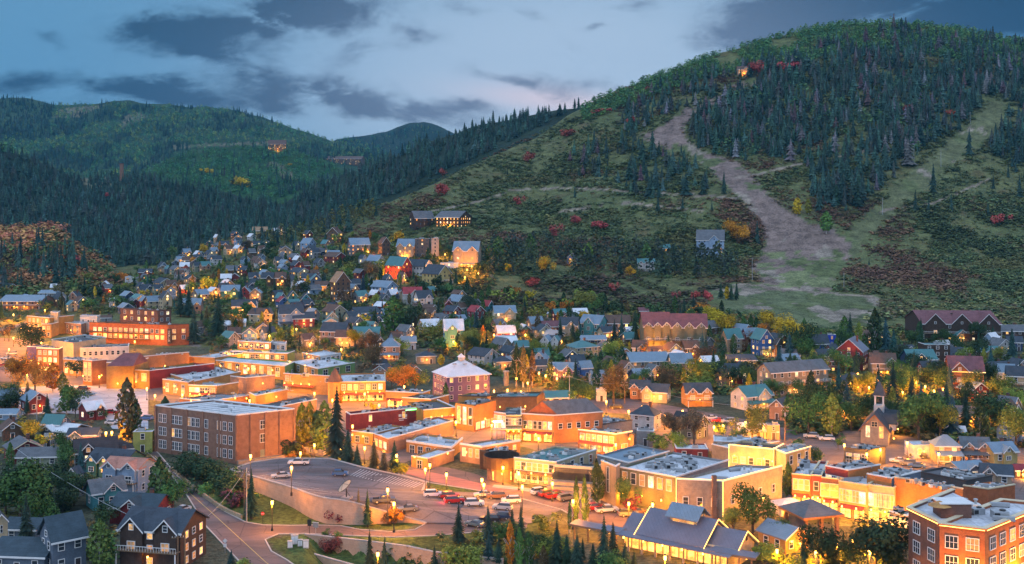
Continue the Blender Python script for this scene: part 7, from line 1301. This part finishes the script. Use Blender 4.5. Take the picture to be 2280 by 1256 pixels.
# ---------------------------------------------------------------- trees
def crown_mesh(name, tp, m=None):
    v, f, s = tp; col = np.stack([s, s, s], 1); col = col[:, :3]; me = raw_mesh(name, v, f, col * .62, MI); return me
rs = np.random.default_rng(5)
RND = [crown_mesh('crown', blob_tpl(2400, np.random.default_rng(200 + i), .115, 10)) for i in range(4)]; RNDF = [crown_mesh('crown', blob_tpl(420, np.random.default_rng(300 + i), .24, 7)) for i in range(4)]
COLN = [crown_mesh('crown', col_tpl(620, np.random.default_rng(400 + i), .17)) for i in range(3)]; COLF = [crown_mesh('crown', col_tpl(260, np.random.default_rng(500 + i), .3)) for i in range(3)]
SPN = [crown_mesh('crown', conifer_tpl(20, 13, np.random.default_rng(600 + i), .07)) for i in range(3)]; SPF = [crown_mesh('crown', conifer_tpl(11, 8, np.random.default_rng(700 + i), .12)) for i in range(4)]
def trunk_mesh(m, limbs=True):
    b = MB(); b.tube((0, 0, -.04), (0, 0, .62), .03, m, 7, .012)
    if limbs:
        for k in range(6): a = k * 1.1; z = .22 + .06 * k; b.tube((0, 0, z), (math.cos(a) * .2, math.sin(a) * .2, z + .22), .012, m, 5, .004)
    return b.mesh('trunk')
TR = {'d': trunk_mesh(BARK), 'w': trunk_mesh(BARKW), 'c': trunk_mesh(BARK, False)}
TC = dict(g=(.06,.12,.035), dg=(.03,.06,.025), yg=(.17,.2,.035), y=(.42,.3,.02), o=(.4,.16,.02), r=(.33,.07,.06), m=(.13,.035,.04), br=(.11,.08,.04), s=(.022,.045,.03), bs=(.03,.07,.07), lg=(.1,.17,.04), gb=(.13,.11,.08))
TN = dict(g='green', dg='dark green', yg='yellow green', y='golden yellow', o='orange', r='scarlet', m='maroon', br='brownish', s='dark', bs='blue green', lg='light green', gb='greyish')
TREES = []
def tree(u, v, hp, kind, col, wr=None, z=None):
    p = gp(u, v) if z is None else atz(u, v, z); h = hp * p.y / F; near = hp > 42
    nm = {'r': 'deciduous_tree', 'c': 'columnar_tree', 's': 'spruce_tree', 'b': 'bush'}[kind]; T = empty(nm, p, random.uniform(0, 6.28)); c = np.array(TC[col]) * random.uniform(.8, 1.25) * (1 + np.random.default_rng(int(u * 7 + v)).normal(0, .07, 3))
    c = tuple(np.clip(c * 1.55, 0, 1))
    if kind == 'r':
        w_ = (wr or random.uniform(.34, .48)) * h; o = link('crown', random.choice(RND if near else RNDF), T, (0, 0, h * .6), 0, c); o.scale = (w_ * 1.02, w_ * 1.02, h * .44); t_ = link('trunk', TR['d'], T); t_.scale = (h, h, h)
    elif kind == 'b':
        w_ = (wr or .7) * h; o = link('crown', random.choice(RND if near else RNDF), T, (0, 0, h * .45), 0, c); o.scale = (w_, w_, h * .6); t_ = link('trunk', TR['d'], T); t_.scale = (h * .6, h * .6, h * .6)
    elif kind == 'c':
        w_ = (wr or .16) * h; o = link('crown', random.choice(COLN if near else COLF), T, (0, 0, 0), 0, c); o.scale = (w_, w_, h); t_ = link('trunk', TR['w'], T); t_.scale = (h * .8, h * .8, h)
    else:
        w_ = (wr or .21) * h; o = link('crown', random.choice(SPN if near else SPF), T, (0, 0, h * .04), 0, c); o.scale = (w_, w_, h * .97); t_ = link('trunk', TR['c'], T); t_.scale = (h, h, h)
    TREES.append([u, v, hp, kind, col, T, p]); FOOT.append((p.x, p.y, w_ * .3)); return T
TL = '''283 992 148 c br .17|296 990 112 c g .17|368 1000 115 c dg .17|382 1000 95 c dg .18|45 1165 135 r g .5|12 1150 110 r dg .4|88 1180 90 r g .4|115 1110 85 r dg .5|165 1125 80 r dg .5|140 1140 60 b dg|222 1272 115 c lg .24|240 1268 80 c g .24|355 1145 125 c g .22|385 1150 90 r g .35|438 1195 58 s bs .3|515 1272 48 s bs .35|545 1278 40 b yg|440 1062 62 b dg .9|478 1088 62 b dg .9|512 1080 42 b g .8|
460 1100 30 b g|560 1155 112 s s .17|532 1130 40 b m|750 1036 178 s s .19|722 1012 118 c g .2|690 1008 112 c yg .16|672 1006 108 c yg .16|705 1010 95 c g .2|775 1046 92 s s .3|795 1050 60 s s .3|642 1018 38 b dg|660 1015 34 b br|833 1048 72 s br .28|855 1058 62 s br .28|878 1050 70 s s .25|893 1068 42 r y .5|762 1163 30 b m .8|745 1163 22 b m|798 1166 80 s br .16|818 1172 84 s s .16|880 1168 42 b o .5|865 1168 26 b br|737 1232 44 b m .6|722 1196 16 b lg|752 1198 16 b lg|823 1270 92 s s .16|856 1272 78 s s .17|
1021 1210 88 s s .24|967 1272 58 s s .25|998 1275 50 s s .25|1088 1250 62 s bs .3|1110 1255 58 s s .3|1136 1268 108 c o .1|1157 1268 92 c lg .12|1160 1205 82 s s .2|1140 1198 66 s s .25|1178 1270 85 c g .14|1070 1210 30 b yg|1240 1275 118 s s .22|1262 1268 80 s s .26|1285 1275 90 s s .25|1320 1275 66 s s .3|1345 1275 128 s s .2|1365 1262 100 s s .22|1392 1278 74 s s .26|1412 1275 50 s s .3|1210 1275 60 c br .18|1200 1180 40 b yg|1283 1170 108 c lg .07|1301 1170 112 c lg .07|1268 1186 70 c lg .07|1308 1160 62 c yg .08|1328 1128 105 c dg .12|1336 1120 80 c g .15|
1393 1132 75 r g .33|1398 1146 42 b m .5|1676 1198 118 r g .36|1632 1190 66 r yg .4|1705 1200 40 b r .5|1745 1215 66 r g .36|1800 1072 36 r dg .5|1755 1112 82 c yg .18|1811 1128 38 r yg .5|1828 1280 125 r dg .4|1852 1270 100 s s .3|1950 1285 150 r dg .5|1985 1280 80 r dg .5|1878 1262 80 s s .22|1790 1282 86 s s .3|1748 1275 60 b yg .8|1695 1250 42 b yg .6|1905 1280 90 r dg|1675 982 78 r yg .45|1645 990 44 r g|1606 980 38 r g|1500 980 66 r gb .42|1545 992 86 r gb .33|1505 1012 50 r yg .5|1462 1000 40 b g|
1800 970 105 r g .33|1852 975 98 c yg .24|1895 960 70 r g|2045 985 118 r g .38|2085 975 100 c dg .22|2120 975 105 s bs .22|2150 965 90 s s .25|2205 960 92 r dg .5|2262 1000 105 r yg .33|2230 900 70 r yg|2130 870 60 c yg .2|2165 890 70 r yg|1730 752 62 r y .52|1768 776 66 r y .5|1778 800 88 r dg .38|1757 808 70 s bs .26|1948 795 108 c dg .16|1972 790 84 s bs .24|1990 800 70 s bs .24|1880 752 48 c lg .25|1593 740 58 r y .42|1620 748 52 r y .45|1540 720 36 r g|1360 812 60 r yg .45|1200 812 62 r yg .36|1417 826 56 s s .3|1414 768 80 s s .26|1275 775 62 s s .25|1560 858 66 r yg .5|
1600 850 52 r g|1640 862 62 r dg .5|1672 870 56 r g|1482 872 58 r br .5|1366 898 92 r br .3|1300 915 66 r g|1268 880 46 b g|1150 860 95 c dg .1|1165 862 92 c br .1|1185 858 80 c br .1|876 745 86 c g .3|905 740 64 r dg|897 876 70 r o .42|925 872 56 r yg .42|872 862 50 r y .4|806 840 36 r br .5|832 822 60 r br .4|1040 782 52 r yg .5|1062 778 48 r yg .5|985 792 40 r g|982 815 26 c y .3|775 646 52 c lg .25|822 624 44 r br|432 766 82 s s .28|486 756 102 s s .25|402 705 64 s s .25|420 706 70 s s .25|460 740 60 s br .3|580 742 30 r y .6|
38 868 84 r o .4|78 876 76 r o .42|118 872 64 c o .3|20 908 60 r g|62 905 56 s br .3|140 880 50 c yg .25|170 842 38 r dg .55|262 690 36 r g .5|70 790 76 r dg .4|20 760 40 r br|190 700 40 r g|60 922 48 s s .22|105 932 56 s s .25|148 922 64 c g .25|12 915 52 b dg|168 930 42 r dg|45 975 40 r y .6|66 980 46 r y .55|90 1000 36 r y .5|148 1032 74 r g .3|125 1030 40 b dg|200 930 26 b dg .9|225 930 24 b dg .9|1642 545 58 r o .45|1213 612 44 r y .4|1132 612 26 r y .35|1404 624 32 r y .4|1305 692 46 r yg .6|1265 700 36 r yg|1228 702 30 r o|1256 700 34 r o|
982 437 34 b r .6|1176 362 24 b r .6|1150 458 22 b r .6|1230 530 32 b r .5|1335 512 24 b r .8|1265 305 20 b r 1|1688 165 30 b r .7|1765 160 26 b r .9|1440 205 14 b r|1405 278 20 b r .6|2020 250 20 b r .6|2222 500 28 b r .6|1362 650 22 b r .5|1545 668 24 b r .5|1572 670 26 b r .5|1500 668 20 b r .5|1185 640 22 b r|1125 662 22 b r .5|530 418 28 b y .9|465 388 16 b y|1280 500 24 b r .6|2118 260 18 b r .6|1330 255 16 b r 1.2|983 390 18 b r .6|640 372 10 b y|236 444 18 b r .5|160 590 30 b r|
1840 520 50 c lg .3|1775 480 40 c y .25|1800 478 34 c yg .25|1655 545 24 b br|1180 570 50 c lg .25|1110 585 60 c g .22|1090 590 44 c g .25|1310 590 50 c lg .25|1440 590 50 c g .25|1500 590 46 s s .25|1475 612 48 s s .25|1380 612 44 s s .25|1550 612 44 s s .25|1605 664 36 s s .25|1640 668 40 s s .25|1628 668 38 s s .25|1618 668 30 c y .2'''
for s_ in TL.replace('\n', '').split('|'):
    q = s_.split()
    if len(q) >= 5: tree(float(q[0]), float(q[1]), float(q[2]), q[3], q[4], float(q[5]) if len(q) > 5 else None)
def fill(poly, n, hm, mix, rad=1.2, kinds='rrcs'):
    us = [p[0] for p in poly]; vs = [p[1] for p in poly]; k = 0
    for _ in range(n * 12):
        if k >= n: break
        u, v = random.uniform(min(us), max(us)), random.uniform(min(vs), max(vs))
        if not bool(inpoly(np.array([u]), np.array([v]), poly)[0]): continue
        p = gp(u, v)
        if not clear(p.x, p.y, rad): continue
        h = hm * random.uniform(.6, 1.4); kd = random.choice(kinds); cl = random.choice(mix)
        if kd == 's': cl = random.choice(['s', 's', 'bs']); h *= 1.25
        tree(u, v, h * F / p.y, kd, cl); k += 1
MIX = ['g', 'g', 'dg', 'dg', 'yg', 'g', 'br', 'y', 'dg', 'o']
fill([(430,735),(900,755),(900,800),(640,775),(500,790)], 26, 8, MIX, 1.0)
fill([(150,640),(300,610),(380,560),(520,520),(700,515),(1060,560),(1080,620),(1000,700),(900,760),(620,740),(400,700),(200,700)], 230, 8, MIX, 1.0, 'rccsb')
fill([(900,760),(1060,660),(1600,700),(1720,760),(1680,880),(1300,880),(1100,830)], 190, 8.5, MIX, .8, 'rccsb')
fill([(1700,760),(2280,760),(2280,1000),(1760,960),(1700,880)], 120, 9.5, ['g', 'dg', 'yg', 'g', 'dg'])
fill([(0,890),(160,900),(330,1000),(240,1180),(0,1250)], 16, 7, ['g', 'dg', 'dg'])
fill([(1000,1190),(1250,1215),(1400,1290),(1000,1290)], 8, 5, ['dg', 'g', 'yg'], 1, 'sbb'); fill([(430,1050),(500,1060),(560,1130),(500,1120)], 6, 3, ['dg', 'g'], .5, 'bb')
fill([(0,650),(160,650),(200,700),(0,720)], 12, 9, ['g', 'dg', 'br']); fill([(560,845),(1000,880),(1000,960),(700,900)], 8, 6, ['o', 'y', 'yg', 'g'], 1, 'rcb'); fill([(1750,1000),(1870,1000),(1900,1050),(1760,1050)], 3, 5, ['g'])
# the conifers that show largest on the hills, one object each
BC = {}
for i in range(4):
    v, f, s = conifer_tpl(9, 7, np.random.default_rng(800 + i), .14); me = raw_mesh('conifer', v, f, np.stack([s] * 3, 1) * .62, MI); BC[i] = me
CLAB = []
for i, c in enumerate(BIG):
    o = link('conifer_tree', BC[i % 4], None, c[:3], random.uniform(0, 6.28), tuple(np.array(c[5]) * 1.6)); o.scale = (c[3], c[3], c[4])
    CLAB.append((o, c))
# undergrowth between houses: one object of low bushes
US = []
for poly, per, size in (([(150,640),(300,610),(380,560),(520,520),(700,515),(1060,560),(1100,620),(1080,760),(620,740),(400,700),(200,700)], 34, 2.7), ([(900,760),(1060,660),(1720,700),(1700,880),(1300,890),(1100,840)], 40, 2.7), ([(1700,740),(2330,720),(2330,1000),(1760,965),(1700,900)], 42, 2.8), ([(420,740),(900,755),(900,830),(640,780),(480,790)], 50, 2.2), ([(0,880),(160,900),(330,1000),(300,1240),(-40,1270)], 260, 1.6), ([(1000,1190),(1240,1215),(1420,1290),(700,1290),(860,1230)], 420, 1.2), ([(430,1050),(500,1055),(560,1140),(470,1100)], 200, 1.2), ([(0,640),(160,640),(240,700),(0,720)], 60, 2.2)):
    u, v = sample(poly, per); X, Y, z, _ = hit(u, v); k = np.array([clear(a, b_, 1.0) for a, b_ in zip(X, Y)]); X, Y, z = X[k], Y[k], z[k]; s_ = size * RNG.uniform(.5, 1.4, len(X)); US.append((np.stack([X, Y, z + s_ * .3], 1), s_, s_ * .75, vary(len(X), [(.07, .12, .04), (.05, .09, .04), (.12, .14, .04), (.16, .1, .04), (.2, .17, .04)])))
scatter('undergrowth', btp, *[np.concatenate([a[i] for a in US]) for i in range(4)], 'low green and brown shrubs filling the gardens and banks')
# ---------------------------------------------------------------- labels that need their neighbours
import re
def short(s):
    s = re.split(r' (?:with|under|above|behind|beside|between|below|at|of|on|in|over|near|from|and|to|next|glowing|lit|standing|holding|hidden|blazing|attached|filling|traced|outlined|full|crowded|alone|along|among|cut|facing|glaring|right|left|half|by)\b', s)[0]; return s
NAMED = [(b_[0], b_[1], short(b_[2])) for b_ in BLD if b_[2]]; cnt = {}
for n_ in NAMED: cnt[n_[2]] = cnt.get(n_[2], 0) + 1
UNQ = [n_ for n_ in NAMED if cnt[n_[2]] == 1 and len(n_[2].split()) <= 7]
used = {o['label'] for o in S.objects if 'label' in o and o['label']}
def relate(u, v, k=0):
    b_ = sorted(UNQ, key=lambda n: (n[0] - u) ** 2 + (2 * (n[1] - v)) ** 2)[k]; du, dv = u - b_[0], (v - b_[1]) * 2
    r_ = ('left of' if du < 0 else 'right of') if abs(du) > abs(dv) else ('behind' if dv < 0 else 'in front of'); return r_ + ' the ' + b_[2]
def uniq(pre, u, v):
    for k in range(40):
        s = pre + ' ' + relate(u, v, k)
        if s not in used and len(s.split()) <= 16: used.add(s); return s
        s = pre.replace(' ', ' small ', 1) + ' ' + relate(u, v, k)
    s = pre + ' near the ' + UNQ[0][2]; return s
for (T, wl_, rf_, kd, g) in AUTO_H:
    b_ = [x for x in BLD if x[5] == T][0]; T['label'] = uniq(NM[wl_] + (' gabled' if kd == 'g' else (' cross gabled' if kd == 'x' else '')) + ' house with ' + NM[rf_], b_[0], b_[1])
KN = dict(r='round crowned tree', c='slender upright tree', s='spruce', b='bush'); GN = dict(r='leafy trees of the town', c='slender trees of the town', s='spruces of the town', b='bushes')
for (u, v, hp, kd, cl, T, p) in TREES: tag(T, uniq((TN[cl] + ' ' + KN[kd]), u, v), 'bush' if kd == 'b' else 'tree', GN[kd])
for (u, v, T) in LMP: T['label'] = uniq('lit street lamp', u, v)

ANCH = [(1800, 505, 'fork of the two ski runs'), (1470, 300, 'bend of the dirt ski run'), (2235, 235, 'notch at the top of the grass run'), (1700, 640, 'foot of the dirt ski run'), (2100, 345, 'steep middle of the grass run'), (1290, 240, 'saddle where the dark ridge meets the big hill'), (1640, 430, 'straight stretch of the dirt run'), (1990, 60, 'rounded summit of the big hill'), (1250, 425, 'pale track across the big hill'), (1660, 175, 'head of the dirt run'), (1950, 500, 'lower end of the grass run'), (2250, 430, 'right hand slope'), (1880, 340, 'track between the ski runs'), (1480, 400, 'loose grove below the dirt run bend')] + [n for n in UNQ if n[1] < 600]
grp = {}
for o, c in CLAB:
    u = CU + c[0] / c[1] * F; v = HV + F * (HC - c[2]) / c[1]
    if c[7] != 'lone':
        where = 'on the big hill between the dirt run and the grass run' if c[1] < 1560 and u > 1560 and inpoly(np.array([u]), np.array([v]), P_A)[0] else ('in the loose grove left of the dirt run' if u < 1620 and c[1] < 1560 else ('in the grove above the fork of the ski runs' if u > 1620 and u < 2100 and v > 300 else 'at the wooded edge of the hill'))
        tag(o, 'dark conifer ' + where, 'conifer', 'conifers ' + where); continue
    b_ = min(ANCH, key=lambda n: (n[0] - u) ** 2 + (n[1] - v) ** 2); du, dv = u - b_[0], v - b_[1]; r_ = ('left of' if du < 0 else 'right of') if abs(du) > abs(dv) else ('above' if dv < 0 else 'below'); grp.setdefault((b_[2], r_), []).append((du * du + dv * dv, o))
ORD = ['', 'second nearest ', 'third nearest ', 'fourth nearest ', 'fifth nearest ', 'sixth nearest ', 'seventh nearest ']
for (a_, r_), l_ in grp.items():
    for k, (d_, o) in enumerate(sorted(l_, key=lambda x: x[0])): tag(o, 'lone dark conifer ' + ORD[min(k, 6)] + r_ + ' the ' + a_, 'conifer', 'lone conifers on the open slopes')
# ---------------------------------------------------------------- haze: one closed box of even air round camera and scene
hz = MB(); hz.box(-7000, 7000, -60, 6000, -120, 900, None); me = hz.mesh('haze'); me.materials.clear()
hm_ = bpy.data.materials.new('haze'); hm_.use_nodes = True; t = NT(hm_.node_tree); t.n.clear()
pv = t.node('ShaderNodeVolumePrincipled'); ho = t.node('ShaderNodeOutputMaterial'); t.l.new(pv.outputs[0], ho.inputs['Volume'])
pv.inputs['Color'].default_value = (.05, .38, .68, 1); pv.inputs['Density'].default_value = .00004; pv.inputs['Anisotropy'].default_value = 0.0
me.materials.append(hm_); o = link('haze', me); o['kind'] = 'stuff'; o['label'] = 'thin blue evening haze over the valley'
